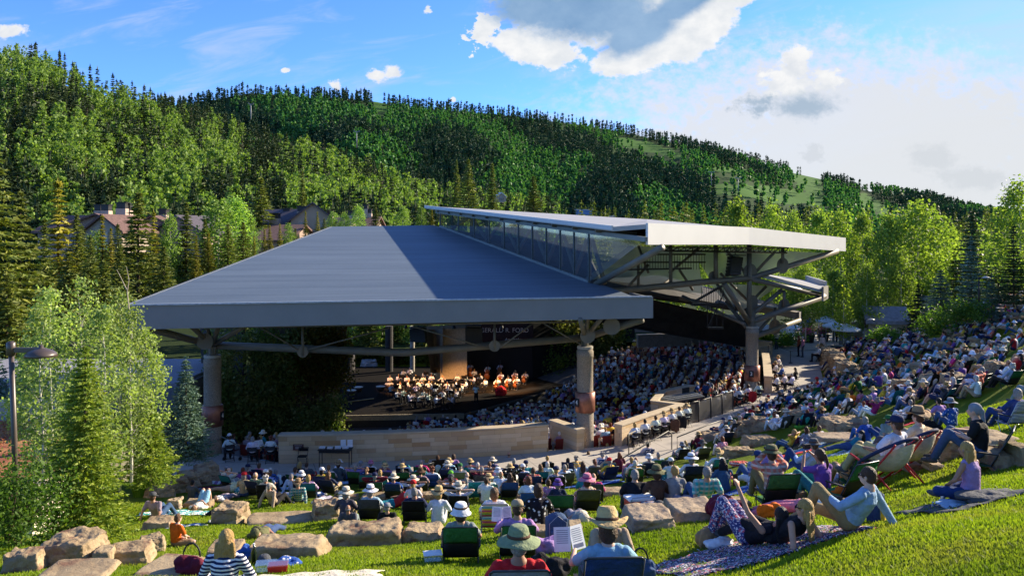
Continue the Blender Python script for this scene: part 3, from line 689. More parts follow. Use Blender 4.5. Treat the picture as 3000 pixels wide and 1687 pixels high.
def conifer_np(rg,h,R_,layers,nbr,nsp,ls,droop=.25,base=.04,gap=.0,ragged=.25):
 C_,D_=[],[]
 for i in range(layers):
  t=(i+rg.uniform(-.3,.3))/layers;t=min(max(t,0),.995);z=h*(base+(1-base)*t)
  Rz=R_*((1-t)**.85*.96+.02)*rg.uniform(1-ragged,1+ragged*.4);n=max(4,int(nbr*(1-.45*t)))
  a0=rg.uniform(0,6.28)
  for k in range(n):
   if rg.random()<gap:continue
   a=a0+6.283*k/n+rg.uniform(-.25,.25);L_=Rz*rg.uniform(.75,1.12);m_=max(3,int(nsp*(.35+.65*L_/R_)))
   s_=rg.uniform(.12,1,m_)**.8;s_[0]=1.;dirv=np.array([math.cos(a),math.sin(a),0]);up=.10-droop*s_+.18*s_**2.5
   p=dirv[None]*(s_*L_)[:,None];p[:,2]=up*L_;wid=(.30*L_*(1.05-s_)*(s_>.15)+.03*L_)
   lat=rg.uniform(-1,1,m_)*wid;side=np.array([-dirv[1],dirv[0],0]);p+=side[None]*lat[:,None];p[:,2]+=z-np.abs(lat)*.12
   d=dirv[None]*.8+side[None]*np.sign(lat)[:,None]*.65+rg.normal(size=(m_,3))*.25;d[:,2]+=-.12
   d/=np.linalg.norm(d,axis=1,keepdims=True);C_.append(p);D_.append(d*ls*rg.uniform(.7,1.3,(m_,1)))
 tp_=np.array([[0,0,h*(1-.02*j)]for j in range(5)]);C_.append(tp_);D_.append(np.tile([[0,0,ls]],(5,1)))
 c=np.concatenate(C_);d=np.concatenate(D_)
 return tris(c,d,0,np.linalg.norm(d,axis=1)*.42,rg,False)
def join_np(parts):
 V_,F_,o=[],[],0
 for v,f in parts:V_.append(v);F_.append(f+o);o+=len(v)
 return np.concatenate(V_),np.concatenate(F_)
def trunk_mesh(name,h,r,rg,lean=.02,limbs=None,top=.95,n=7):
 m=MB();k=7;pts=[(lean*h*math.sin(i*1.1)*.3*i/k,lean*h*math.cos(i*.9)*.3*i/k,h*top*i/(k-1))for i in range(k)]
 m.tube(pts,[r*(1-.85*i/(k-1))for i in range(k)],n)
 if limbs is not None:
  for c in limbs:
   z0_=max(.15*h,c[2]-.35*math.hypot(c[0],c[1])-.04*h);q=np.interp(z0_/(h*top),np.linspace(0,1,k),[p[0]for p in pts]),np.interp(z0_/(h*top),np.linspace(0,1,k),[p[1]for p in pts])
   rl=r*.30*(1.1-z0_/h);m.tube([(q[0],q[1],z0_),((q[0]+c[0])/2,(q[1]+c[1])/2,(z0_+c[2])/2+.03*h),tuple(c)],[rl,rl*.6,rl*.2],4,False)
 return m.mesh(name,True)
def tree_proto(kind,seed,h,**kw):
 rg=np.random.default_rng(seed)
 if kind=='aspen':
  v,f,cc=aspen_np(rg,h,kw.get('base',.35),kw.get('R',h*.16),kw.get('ncl',60),kw.get('nlf',12),kw.get('ls',.16),kw.get('shape','oval'),kw.get('sig',.16))
  cr=np_mesh('crown',v,f);cr.materials.append(kw.get('m',M_asp));nl=kw.get('limbs',10)
  tr=trunk_mesh('trunk',h,kw.get('r',h*.011),rg,kw.get('lean',.03),cc[:nl]);tr.materials.append(kw.get('bm',M_white_bark))
 else:
  v,f=conifer_np(rg,h,kw.get('R',h*.17),kw.get('layers',30),kw.get('nbr',12),kw.get('nsp',14),kw.get('ls',.25),kw.get('droop',.25),kw.get('base',.04),kw.get('gap',0.),kw.get('ragged',.25))
  cr=np_mesh('crown',v,f);cr.materials.append(kw.get('m',M_spr))
  tr=trunk_mesh('trunk',h,kw.get('r',h*.012),rg,.0);tr.materials.append(kw.get('bm',M_bark))
 return tr,cr
def plant(name,proto,loc,rz_=0.,s_=1.,label=None,cat='tree',group=None,sz=None):
 o=empty(name,loc,rz_,label,cat,group);o.scale=(s_,s_,sz or s_)
 link('trunk',proto[0],None,o);link('crown',proto[1],None,o);return o
def hz(p,dz=0.):return Vector((p.x,p.y,p.z+dz))
# --- near plants at the left
def spr(px,pyb,pyt,Y=None,R_=.26,seed=1,m=M_sprnear,name='spruce_tree',lab='',dens=1.,ls=.13,ground=None,group=None,droop=.22):
 p=GP(px,pyb)if Y is None else PY(px,pyb,Y)
 h=(pyb-pyt)/F*p.y;pr=tree_proto('conifer',seed,h,R=h*R_,layers=int(30*dens),nbr=int(15*dens),nsp=int(26*dens),ls=ls,m=m,droop=droop,base=.02)
 return plant(name,pr,p,seed,1.,lab,'tree',group)
spr(250,1592,1005,None,.27,3,M_sprnear,lab='bright green young spruce with a slender leader behind the lawn boulders',dens=1.5,ls=.105)
spr(545,1352,1040,31.,.30,5,M_blue,lab='small blue spruce between the leafy aspens and the dark banded column',dens=1.25,ls=.12)
spr(440,1420,1180,26.,.42,6,M_sprnear,lab='low green spruce beside the tufts of ornamental grass',dens=1.1,ls=.12)
spr(-30,1330,985,40.,.36,8,M_blue,lab='dark blue green spruce at the left edge beyond the red planted roof',dens=1.1,ls=.2)
spr(85,1240,1000,42.,.36,9,M_blue,lab='dark low spruce behind the street lamp head',dens=1.,ls=.2)
rg=np.random.default_rng(11)
_asp=[(125,1490,900,21.5),(150,1480,855,23.),(235,1470,815,24.),(300,1455,900,22.),(352,1440,858,25.5),(385,1420,905,25.),(425,1400,960,26.),(100,1470,1000,24.)]
_txt=['leftmost','second','tallest','slim middle','fifth','sixth','rightmost','low outer']
for i,(px,pb,pt,Y)in enumerate(_asp):
 p=PY(px,pb,Y);h=(pb-pt)/F*Y
 pr=tree_proto('aspen',40+i,h,base=.16,R=h*.15,ncl=135,nlf=22,ls=.085,m=leafmat('young_aspen_leaves',(.17,.24,.07),(.26,.34,.11),(.42,.50,.20),.4),r=.045,limbs=60,sig=.13,lean=.06)
 plant('aspen_tree',pr,p,i,1.,f'young aspen with pale slim trunk, {_txt[i]} of the leafy clump by the street lamp','tree','young aspens by the street lamp')
# dry bare twig sticking out
tw=MB();a=PY(378,905,24.5)
tw.tube([a,PY(372,850,24.5),PY(355,815,24.5),PY(342,790,24.5)],[.02,.015,.01,.006],5);tw.tube([PY(372,860,24.5),PY(378,820,24.5),PY(370,780,24.5)],[.015,.01,.005],5)
tag(tw.build('bare_branch',mat('dry_grey_wood',(.35,.30,.24),.9)),'leafless grey branch poking above the young aspens at the roof corner','branch')
def grass_tuft(px,py,h,r,n,seed,lab):
 rg=np.random.default_rng(seed);p=GP(px,py);a=rg.uniform(0,6.28,n);rr=r*np.sqrt(rg.uniform(0,1,n));b_=np.stack([np.cos(a)*rr*.5,np.sin(a)*rr*.5,np.zeros(n)],1)
 tip=b_*2.4;tip[:,2]=h*rg.uniform(.6,1.1,n);mid=b_*1.3;mid[:,2]=tip[:,2]*.6;w=np.stack([-np.sin(a),np.cos(a),0*a],1)*.014
 v=np.stack([b_-w,b_+w,mid+w*.8,mid-w*.8,tip],1).reshape(-1,3);k=np.arange(n)[:,None]*5
 f=np.concatenate([k+[0,1,2],k+[0,2,3],k+[3,2,4]]);o=link('ornamental_grass',np_mesh('ornamental_grass',v,f),leafmat('tuft_blades',(.10,.24,.02),(.15,.31,.03),(.22,.38,.05),.4));o.location=p
 tag(o,lab,'grass','ornamental grass tufts')
grass_tuft(455,1432,1.1,.8,1400,1,'bright green ornamental grass tuft just left of the long slab wall')
grass_tuft(520,1385,1.0,.6,1000,2,'bright green ornamental grass tuft at the top end of the slab wall')
grass_tuft(412,1455,.8,.5,800,3,'smaller bright grass tuft beside the green spruce')
# leafy shrub at the left edge
def shrub(px,py,Y,w,h,n,seed,lab,m=M_shrub,ls=.07,sq=1.):
 rg=np.random.default_rng(seed);c=rg.normal(size=(n//14,3))*[w*.33,w*.3*sq,h*.26];c[:,2]=np.abs(c[:,2]+h*.45);c=np.repeat(c,14,0)+rg.normal(size=(n//14*14,3))*.09*w
 c[:,2]=np.clip(c[:,2],0,None);d=rg.normal(size=c.shape);d/=np.linalg.norm(d,axis=1,keepdims=True);d*=ls*rg.uniform(.7,1.3,(len(c),1));v,f=tris(c,d,0,ls*.7,rg,True)
 o=empty('shrub',PY(px,py,Y),0,lab,'shrub','leafy shrubs');link('leaves',np_mesh('leaves',v,f),m,o);t=MB()
 for i in range(9):q=c[(i*53)%len(c)];t.tube([(q[0]*.1,q[1]*.1,-.1),(q[0]*.6,q[1]*.6,q[2]*.6),tuple(q)],[.02,.015,.006],5)
 t.build('stems',M_bark,o);return o
shrub(20,1575,15.5,1.5,1.6,5200,1,'leafy green shrub at the left edge around the lamp post foot',ls=.075)
shrub(60,1540,16.5,1.1,1.0,2500,2,'low green shrub just right of the lamp post',ls=.07)
# --- tall mixed trees beyond the pavilion at the left
SPC=[tree_proto('conifer',100+i,20.,R=3.3+.4*i,layers=34,nbr=13,nsp=15,ls=.95,m=M_spr,ragged=.35,gap=.08)for i in range(4)]
SPN=[tree_proto('conifer',110+i,20.,R=5.2,layers=44,nbr=18,nsp=30,ls=.62,m=M_spr,ragged=.35,droop=.35)for i in range(1)]
ASC=[tree_proto('aspen',120+i,16.,base=.12,R=3.0+.3*i,ncl=130,nlf=24,ls=.42,m=M_aspfar,r=.16,limbs=14,sig=.17)for i in range(3)]
SPC2=[tree_proto('conifer',130+i,20.,R=2.9,layers=30,nbr=12,nsp=13,ls=.95,m=leafmat('golden_spruce_needles',(.17,.17,.025),(.26,.24,.03),(.40,.34,.05),.25,.2),ragged=.35,gap=.08)for i in range(2)]
def stand(kind,px,pyb,pyt,Y,lab,grp,w=1.,k=0):
 pr=dict(s=SPC,n=SPN,a=ASC,g=SPC2)[kind];pr=pr[k%len(pr)];H0=16. if kind=='a' else 20.
 p=PY(px,pyb,Y);h=(pyb-pyt)/F*Y;o=plant('spruce_tree' if kind!='a' else 'aspen_tree',pr,p,k*1.7,1.,lab,'tree',grp);s_=h/H0;o.scale=(s_*w,s_*w,s_);return o
GL='tall trees between the pavilion and the lodges'
_L=[('n',-25,1250,395,62,'huge golden green spruce cut by the left edge of the view',1.0),('n',60,1200,560,66,'broad olive spruce just right of the huge edge spruce',.95),('g',170,950,520,90,'tall golden topped spruce left of the first lodge',1.25),
('s',225,900,625,92,'narrow dark spruce in front of the left lodge gable',.9),('s',130,960,640,84,'mid green spruce in the gap left of the lodge',1.1),('g',300,860,630,96,'golden spruce growing in front of the brown roofed lodge',1.),('s',265,900,690,80,'shorter olive spruce below the lodge balcony',1.2),
('s',405,900,560,92,'big double topped olive spruce right of the first lodge',1.35),('g',450,880,615,98,'golden spruce overlapping the right side of the first lodge',.95),('a',498,850,630,100,'pale aspen standing between the two lodge groups',.8),('s',545,850,590,102,'tall dark spruce right of the pale aspen',1.1),('g',575,830,690,96,'small golden spruce at the pavilion roof edge',1.),
('a',640,830,590,118,'broad light green aspen behind the sloping roof edge',1.4),('a',690,800,588,122,'second broad aspen right of the light green one',1.3),('s',668,790,655,100,'olive spruce in front of the broad aspens',1.5),('s',712,770,650,104,'pointed olive spruce right of the broad aspens',1.6),('a',735,760,635,124,'round aspen left of the small lodge chimney',1.),
('s',764,740,520,150,'tall dark spruce above the square lodge chimney',1.6),('g',745,770,690,108,'tiny golden spruce tip at the roof slope',1.),('g',790,760,660,108,'golden spruce in front of the brown shingle roof',1.3),('g',820,745,655,110,'slim golden spruce right of its twin by the shingle roof',1.2),('a',845,735,655,112,'small grey green aspen over the shingle roof',1.2),
('g',895,720,618,115,'golden spruce in front of the white lodge gable',1.),('g',930,705,620,116,'golden spruce right of the white lodge gable',1.1),('s',885,640,500,190,'dark spruce rising behind the lodge roofs',1.1),
('s',1100,700,600,150,'spruce top behind the roof ridge',1.4),('g',1265,700,612,120,'golden green spruce tip just left of the clerestory end',1.2),('a',1235,690,608,120,'bright aspen tip left of the clerestory end',1.2),('a',1180,700,610,140,'green aspen behind the roof ridge',1.4),('a',1050,700,605,150,'green aspen left of the roof ridge spruce',1.2),('a',975,700,620,150,'light aspen beside the last lodge chimney',1.2),
('s',1372,640,466,240,'tall spruce standing above the pale upper roof',1.15),('s',1442,640,478,240,'spruce right of the tallest one above the upper roof',1.1),('s',1338,620,470,250,'slender spruce left of the tallest one above the upper roof',.8),('s',1563,640,515,240,'lone olive spruce on the slope above the glazed clerestory',1.6),
('s',345,830,655,108,'olive spruce hiding the middle of the first lodge',1.2),('g',325,830,665,104,'small golden spruce before the first lodge door',1.),('s',385,830,640,110,'dark spruce at the right end of the first lodge',1.2),('s',240,850,660,100,'olive spruce at the left end of the first lodge',1.2),('a',280,850,680,104,'grey green aspen before the lodge garage',1.2),('s',600,800,640,112,'spruce before the slate roofed lodge',1.2),('s',865,740,668,118,'little spruce in front of the slate lodge roof',1.6),('g',775,760,672,118,'small gold tipped spruce on the shingle roof line',1.4),('s',950,710,640,122,'short spruce right of the gold pair',1.3),('a',1010,700,625,150,'aspen in the gap before the distant lodge',1.2),
('s',20,1100,800,60,'dark spruce low at the left edge',1.6),('s',350,940,720,78,'dark spruce behind the aspen clump',1.5),('s',480,900,720,84,'dark spruce over the roof slope',1.4),('g',610,800,680,100,'dull golden spruce at mid roof slope',1.5),('s',200,1000,740,74,'dark spruce directly behind the tallest young aspen',1.5),('s',305,990,760,70,'dark spruce behind the roof corner aspens',1.6)]
for k,(kd,px,pb,pt,Y,lab,w)in enumerate(_L):stand(kd,px,pb,pt,Y,lab,GL,w,k)
# --- trees beyond the plaza at the right
ASR=[tree_proto('aspen',140+i,16.,base=.22,R=3.1+.3*i,ncl=150,nlf=34,ls=.33,m=M_asp,r=.14,limbs=20,sig=.15)for i in range(3)]
BLS=[tree_proto('conifer',150+i,16.,R=3.9,layers=32,nbr=15,nsp=20,ls=.62,m=M_blue,ragged=.25,droop=.18)for i in range(2)]
DKS=[tree_proto('conifer',155+i,16.,R=3.4,layers=30,nbr=14,nsp=17,ls=.65,m=M_fir,ragged=.35,droop=.2)for i in range(2)]
GR='trees around the far plaza'
_Rt=[('a',2160,960,605,96,'round topped aspen above the middle of the pale fascia',.9),('a',2262,960,612,94,'paired aspen tops right of the first one',.7),('a',2325,960,630,90,'narrow pointed aspen above the fascia end',.55),('a',2400,990,630,88,'bushy aspen just right of the pale fascia end',.8),('a',2465,1000,632,86,'full aspen right of the fascia end',.8),('a',2360,1000,780,72,'bright aspen filling the gap under the fascia end',1.),
('a',2528,1010,640,84,'tall pale trunked aspen left of the ticket kiosk',.7),('a',2600,1010,640,80,'twin trunk aspen standing in front of the ticket kiosk',.75),('a',2690,1000,605,82,'tallest bright aspen behind the kiosk roof',1.),('a',2740,990,650,86,'dense aspen right of the tallest one',.8),('a',2640,990,740,76,'shaded low aspen behind the kiosk',.9),
('a',2330,960,820,76,'low bright aspen behind the white umbrellas',1.),('a',2440,1000,800,78,'low bright aspen right of the umbrellas',1.),('a',2540,1000,780,74,'leafy young aspen by the plaza wall',.9),('b',2755,985,790,66,'wide blue spruce at the top of the crowd slope',1.45),('b',2845,960,690,62,'slender blue spruce beside the lamp on the slope',.8),('d',2848,930,615,74,'tall dark spruce with light tipped boughs',1.25),('b',2905,950,800,58,'small blue spruce right of the lamp',.9),
('d',2925,920,620,70,'dark spruce near the right edge',.9),('a',2990,905,545,64,'tall tree with bright crown cut by the right edge',1.),('d',2970,900,660,56,'dark fir in the shade at the right edge',1.),('a',2890,900,690,84,'yellow green aspen between the dark spruces',.7),('a',2780,950,680,92,'sunlit aspen glimpsed behind the blue spruce',.8),('d',2690,1000,830,70,'dark fir beside the kiosk',1.4),('d',2610,990,800,92,'dark fir deep in the grove',1.4),('d',2480,985,790,92,'shadowy fir behind the umbrellas',1.5),('d',2340,960,800,96,'shadowy fir at the back of the terrace',1.5),
('a',3080,870,560,52,'leafy tree just past the right edge',1.1),('d',2800,960,720,84,'dark spruce filling behind the blue one',1.2),('a',2210,960,720,96,'aspen seen through the wing struts',1.1),('a',2080,960,700,100,'aspen seen through the hazy glass',1.1),('a',1960,960,700,104,'aspen behind the catwalk',1.1)]
for k,(kd,px,pb,pt,Y,lab,w)in enumerate(_Rt):
 pr=dict(a=ASR,b=BLS,d=DKS)[kd];pr=pr[k%len(pr)];p=PY(px,pb,Y);s_=(pb-pt)/F*Y/16.
 o=plant('aspen_tree' if kd=='a' else 'spruce_tree',pr,p,k*1.3,1.,lab,'tree',GR);o.scale=(s_*w*1.1,s_*w*1.1,s_)
# trees just outside the frame that throw the long shade over the lawn
for k,(x,y,kd,hh)in enumerate([(26,22,'d',6.5),(47,46,'a',9),(50,55,'d',11),(23,12,'a',5.5),(47,64,'a',11),(56,70,'d',13),(43,56,'a',9),(31,27,'d',6)]):
 pr=dict(a=ASR,d=DKS)[kd][k%2];plant('aspen_tree' if kd=='a' else 'spruce_tree',pr,(x,y,gz(x,y)),k,hh/16.,f"{'aspen' if kd == 'a' else 'dark spruce'} on the crown of the lawn slope beyond the right edge",'tree','trees along the crown of the lawn')
# --- forest on the two mountainsides
def far_aspen(rg,h,n,ls):
 v,f,cc=aspen_np(rg,h,.36,h*.118,14,n//14,ls,'oval',.24);return v,f
PA=[far_aspen(np.random.default_rng(200+i),19.5,220,1.05)for i in range(5)]
PC=[conifer_np(np.random.default_rng(210+i),19.,2.6,14,7,4,1.7,.25,.08,.1,.4)for i in range(4)]
PD=[conifer_np(np.random.default_rng(220+i),17.,1.7,12,5,3,.9,.3,.15,.2,.5)for i in range(2)]
def trunk_np(h,r,n=4):
 a=np.arange(n)*6.283/n;c=np.stack([np.cos(a),np.sin(a)],1);v=np.concatenate([np.column_stack([c*r,np.zeros(n)]),np.column_stack([c*r*.5,np.full(n,h)])])
 i=np.arange(n);return v,np.stack([i,(i+1)%n,(i+1)%n+n,i+n],1)
def scatter(name,proto,P_,S_,A_,m,lab):
 V_,F_=[],[];o=0;idx=np.arange(len(P_))%len(proto)
 for k,(v,f)in enumerate(proto):
  s_=np.where(idx==k)[0]
  if not len(s_):continue
  c,s2=np.cos(A_[s_]),np.sin(A_[s_]);x=v[None,:,0]*c[:,None]-v[None,:,1]*s2[:,None];y=v[None,:,0]*s2[:,None]+v[None,:,1]*c[:,None];z=np.broadcast_to(v[None,:,2],x.shape)
  q=np.stack([x,y,z],-1)*S_[s_][:,None,None]+P_[s_][:,None,:];V_.append(q.reshape(-1,3));F_.append((f[None]+(np.arange(len(s_))*len(v))[:,None,None]).reshape(-1,f.shape[1])+o);o+=len(s_)*len(v)
 ob=link(name,np_mesh(name,np.concatenate(V_),np.concatenate(F_)),m);return tag(ob,lab,'forest',None,'stuff')
def sow(H,n,p0,p1,t0,t1,rg):
 px=rg.uniform(p0,p1,n);t=rg.uniform(t0**.5,t1**.5,n)**2 if t0>=0 else rg.uniform(t0,t1,n);return px,t,H.pos(px,t)
rg=np.random.default_rng(33)
px,t,Q=sow(H1,5200,-250,1640,.0,1.06,rg)
vis=(Q[:,2]>-20);px,t,Q=px[vis],t[vis],Q[vis]
pn=np.array([noise.noise(Vector((a*.007,b_*4.5,3.)))for a,b_ in zip(px,t)]);ridge=(t>.85)&(px>180)
con=(pn+rg.normal(size=len(px))*.13>.10)|(ridge&(rg.random(len(px))<.6));dead=(rg.random(len(px))<.10)&(t>.05)
S_=rg.uniform(.62,1.22,len(px));A__=rg.uniform(0,6.28,len(px));S_=S_*np.where(con,1.15,1)*np.where(t>.9,.85,1)
# the 260 that show largest stand as trees of their own (nearest rows)
order=np.argsort(t);near=np.zeros(len(px),bool);vis2=(px>-20)&(px<1500);near[order[vis2[order]][:235]]=True
AF=[tree_proto('aspen',230+i,16.,base=.36,R=2.1,ncl=46,nlf=18,ls=.58,m=M_aspfar,bm=M_farbark,r=.17,limbs=3,sig=.22)for i in range(4)]
CF=[tree_proto('conifer',240+i,19.,R=2.8,layers=22,nbr=9,nsp=8,ls=1.1,m=M_fir,ragged=.4,gap=.1)for i in range(3)]
LM=['the huge edge spruce','the golden topped spruce','the first lodge','the double topped spruce','the pale aspen','the broad aspens','the square chimneys','the white lodge gable','the last lodge chimney','the flat roof ridge','the far end of the ridge','the clerestory tip','the two tall spruces','the hill house','the lone olive spruce','the lift station']
def side(px):k=min(15.99,max(0,px/98));return('just left of ','','just right of ')[int(k%1*3)]+LM[int(k)]
for i in np.where(near)[0]:
 c_=con[i];pr=(CF if c_ else AF)[i%3]
 plant('spruce_tree' if c_ else 'aspen_tree',pr,Q[i]-[0,0,.5],A__[i],S_[i],('large ' if S_[i]>1.08 else 'small ' if S_[i]<.9 else '')+('dark conifer' if c_ else 'pale aspen')+f' at hill foot {"above " if "just" not in side(px[i]) else ""}{side(px[i])}{", front row" if t[i] < .04 else ""}','tree',('conifers' if c_ else 'aspens')+' at the hill foot')
rest=~near;a_=rest&~con&~dead;c_=rest&con&~dead;d_=rest&dead
scatter('aspen_forest',PA,Q[a_],S_[a_],A__[a_],M_aspfar,'bright green aspen canopy covering the near hillside')
TR=[trunk_np(14.,.17)];scatter('aspen_trunks',TR,Q[a_],S_[a_],A__[a_],M_farbark,'pale aspen stems showing through the near hillside canopy')
scatter('conifer_forest',PC,Q[c_],S_[c_],A__[c_],M_fir,'dark conifers scattered through the near hillside')
scatter('dead_conifers',PD,Q[d_],S_[d_]*.8,A__[d_],M_dead,'grey brown dead conifers standing on the near hillside')
rg=np.random.default_rng(34)
PA2=[far_aspen(np.random.default_rng(250+i),15.,60,3.0)for i in range(4)];PC2=[conifer_np(np.random.default_rng(260+i),19.,2.9,8,5,2,3.4,.25,.05,0,.4)for i in range(3)]
px,t,Q=sow(H2,21000,420,3350,.0,1.05,rg);ok=~(in_meadow(Q)|in_meadow(Q+[0,0,9.])|in_meadow(Q+[0,0,18.]))|(rg.random(len(px))<.07);ok&=(px>1050-900*t);px,t,Q=px[ok],t[ok],Q[ok]
pn=np.array([noise.noise(Vector((a*.0042,b_*3.5,9.)))for a,b_ in zip(px,t)]);con=(pn+rg.normal(size=len(px))*.08>.06)|(t>.93)&(px<2500)
S_=rg.uniform(.75,1.25,len(px));A__=rg.uniform(0,6.28,len(px))
M_aspf2=leafmat('distant_aspen_canopy',(.045,.15,.055),(.08,.22,.065),(.15,.32,.08),.25,.1);M_conf2=leafmat('distant_conifers',(.018,.058,.036),(.028,.078,.042),(.05,.11,.045),.1,.1)
scatter('mountain_aspens',PA2,Q[~con],S_[~con],A__[~con],M_aspf2,'aspen groves covering the far mountainside')
scatter('mountain_conifers',PC2,Q[con],S_[con],A__[con],M_conf2,'dark conifer forest on the far mountainside')
# conifers along the valley floor in front of the far mountain
rg=np.random.default_rng(36);VX=rg.uniform(1480,3100,190);VY=rg.uniform(330,560,190)
V3=np.stack([(VX-1500)/F*VY,VY,-7+(VY-330)*.02+(VX-1480)*-.002+4],1)
scatter('valley_spruces',[conifer_np(np.random.default_rng(270+i),19.,3.,18,8,7,1.3,.25,.05,.05,.4)for i in range(3)],V3,rg.uniform(.9,1.6,190),rg.uniform(0,6,190),M_spr,'belt of olive dark spruces in the valley beyond the upper roof')
# --- grass blades on the near lawn
rg=np.random.default_rng(50);n=420000
yy=6.0+22*rg.random(n)**1.6;xx=rg.uniform(-1.05,1.05,n)*yy*.66;Pq=np.stack([xx,yy],1);zz=lawn_z(Pq);kp_=pdist(Pq,E_OUT)>.1;xx,yy,zz=xx[kp_],yy[kp_],zz[kp_];n=len(xx)
hh=rg.uniform(.015,.042,n)*(1+.02*yy);a=rg.uniform(0,6.28,n);w=(.006+.0009*yy);dx,dy=np.cos(a),np.sin(a)
b0=np.stack([xx-dx*w,yy-dy*w,zz-.01],1);b1=np.stack([xx+dx*w,yy+dy*w,zz-.01],1);tpv=np.stack([xx+rg.normal(size=n)*.02,yy+rg.normal(size=n)*.02,zz+hh],1)
o=link('lawn_grass',np_mesh('lawn_grass',np.stack([b0,b1,tpv],1).reshape(-1,3),np.arange(3*n).reshape(-1,3)),leafmat('grass_blades',(.13,.20,.014),(.20,.28,.018),(.30,.37,.035),.4,0.,patch=.55));tag(o,'short mown grass blades covering the near lawn','grass',None,'stuff')
# ---------------------------------------------------------------- people
M_skin=ocmat('skin',.55,'skin',.35);M_cloth=ocmat('plain_cloth',.85);M_hair=ocmat('hair_strands',.55,'hair',.35)
CL=dict(plain=M_cloth,stripe=ocmat('striped_cloth',.85,'stripe'),bands=ocmat('banded_cloth',.85,'bands'),plaid=ocmat('plaid_cloth',.85,'plaid'),print=ocmat('dotted_cloth',.85,'print'),floral=ocmat('floral_cloth',.85,'floral'),towel=ocmat('towel_cloth',.95,'towel'))
M_straw=ocmat('woven_straw',.8)
C=dict(white=(.72,.74,.78),cream=(.66,.60,.47),grey=(.25,.27,.30),dgrey=(.08,.085,.095),black=(.012,.012,.016),navy=(.015,.025,.08),blue=(.03,.10,.38),sky=(.28,.46,.66),teal=(.02,.22,.26),green=(.03,.16,.05),lime=(.15,.50,.05),olive=(.13,.13,.06),
red=(.52,.02,.025),coral=(.62,.16,.10),pink=(.62,.22,.30),magenta=(.45,.03,.18),orange=(.80,.16,.01),yellow=(.75,.52,.05),purple=(.16,.07,.32),lavender=(.36,.22,.48),brown=(.10,.05,.03),tan=(.34,.22,.11),khaki=(.40,.32,.20),maroon=(.12,.01,.03),denim=(.045,.09,.19),straw=(.56,.40,.18),
darkblue=(.02,.05,.16),sage=(.22,.27,.15),ltblue=(.36,.50,.64),mauve=(.34,.22,.27),turq=(.03,.38,.42),rust=(.28,.07,.03))
HC=dict(blonde=(.46,.30,.10),brown=(.07,.035,.018),black=(.010,.008,.008),grey=(.30,.29,.28),white=(.62,.60,.57),red=(.17,.05,.02),lbrown=(.17,.09,.04))
SK=[(.55,.30,.20),(.48,.25,.16),(.60,.36,.25),(.40,.21,.13),(.62,.40,.30)]
SLOPE=.25
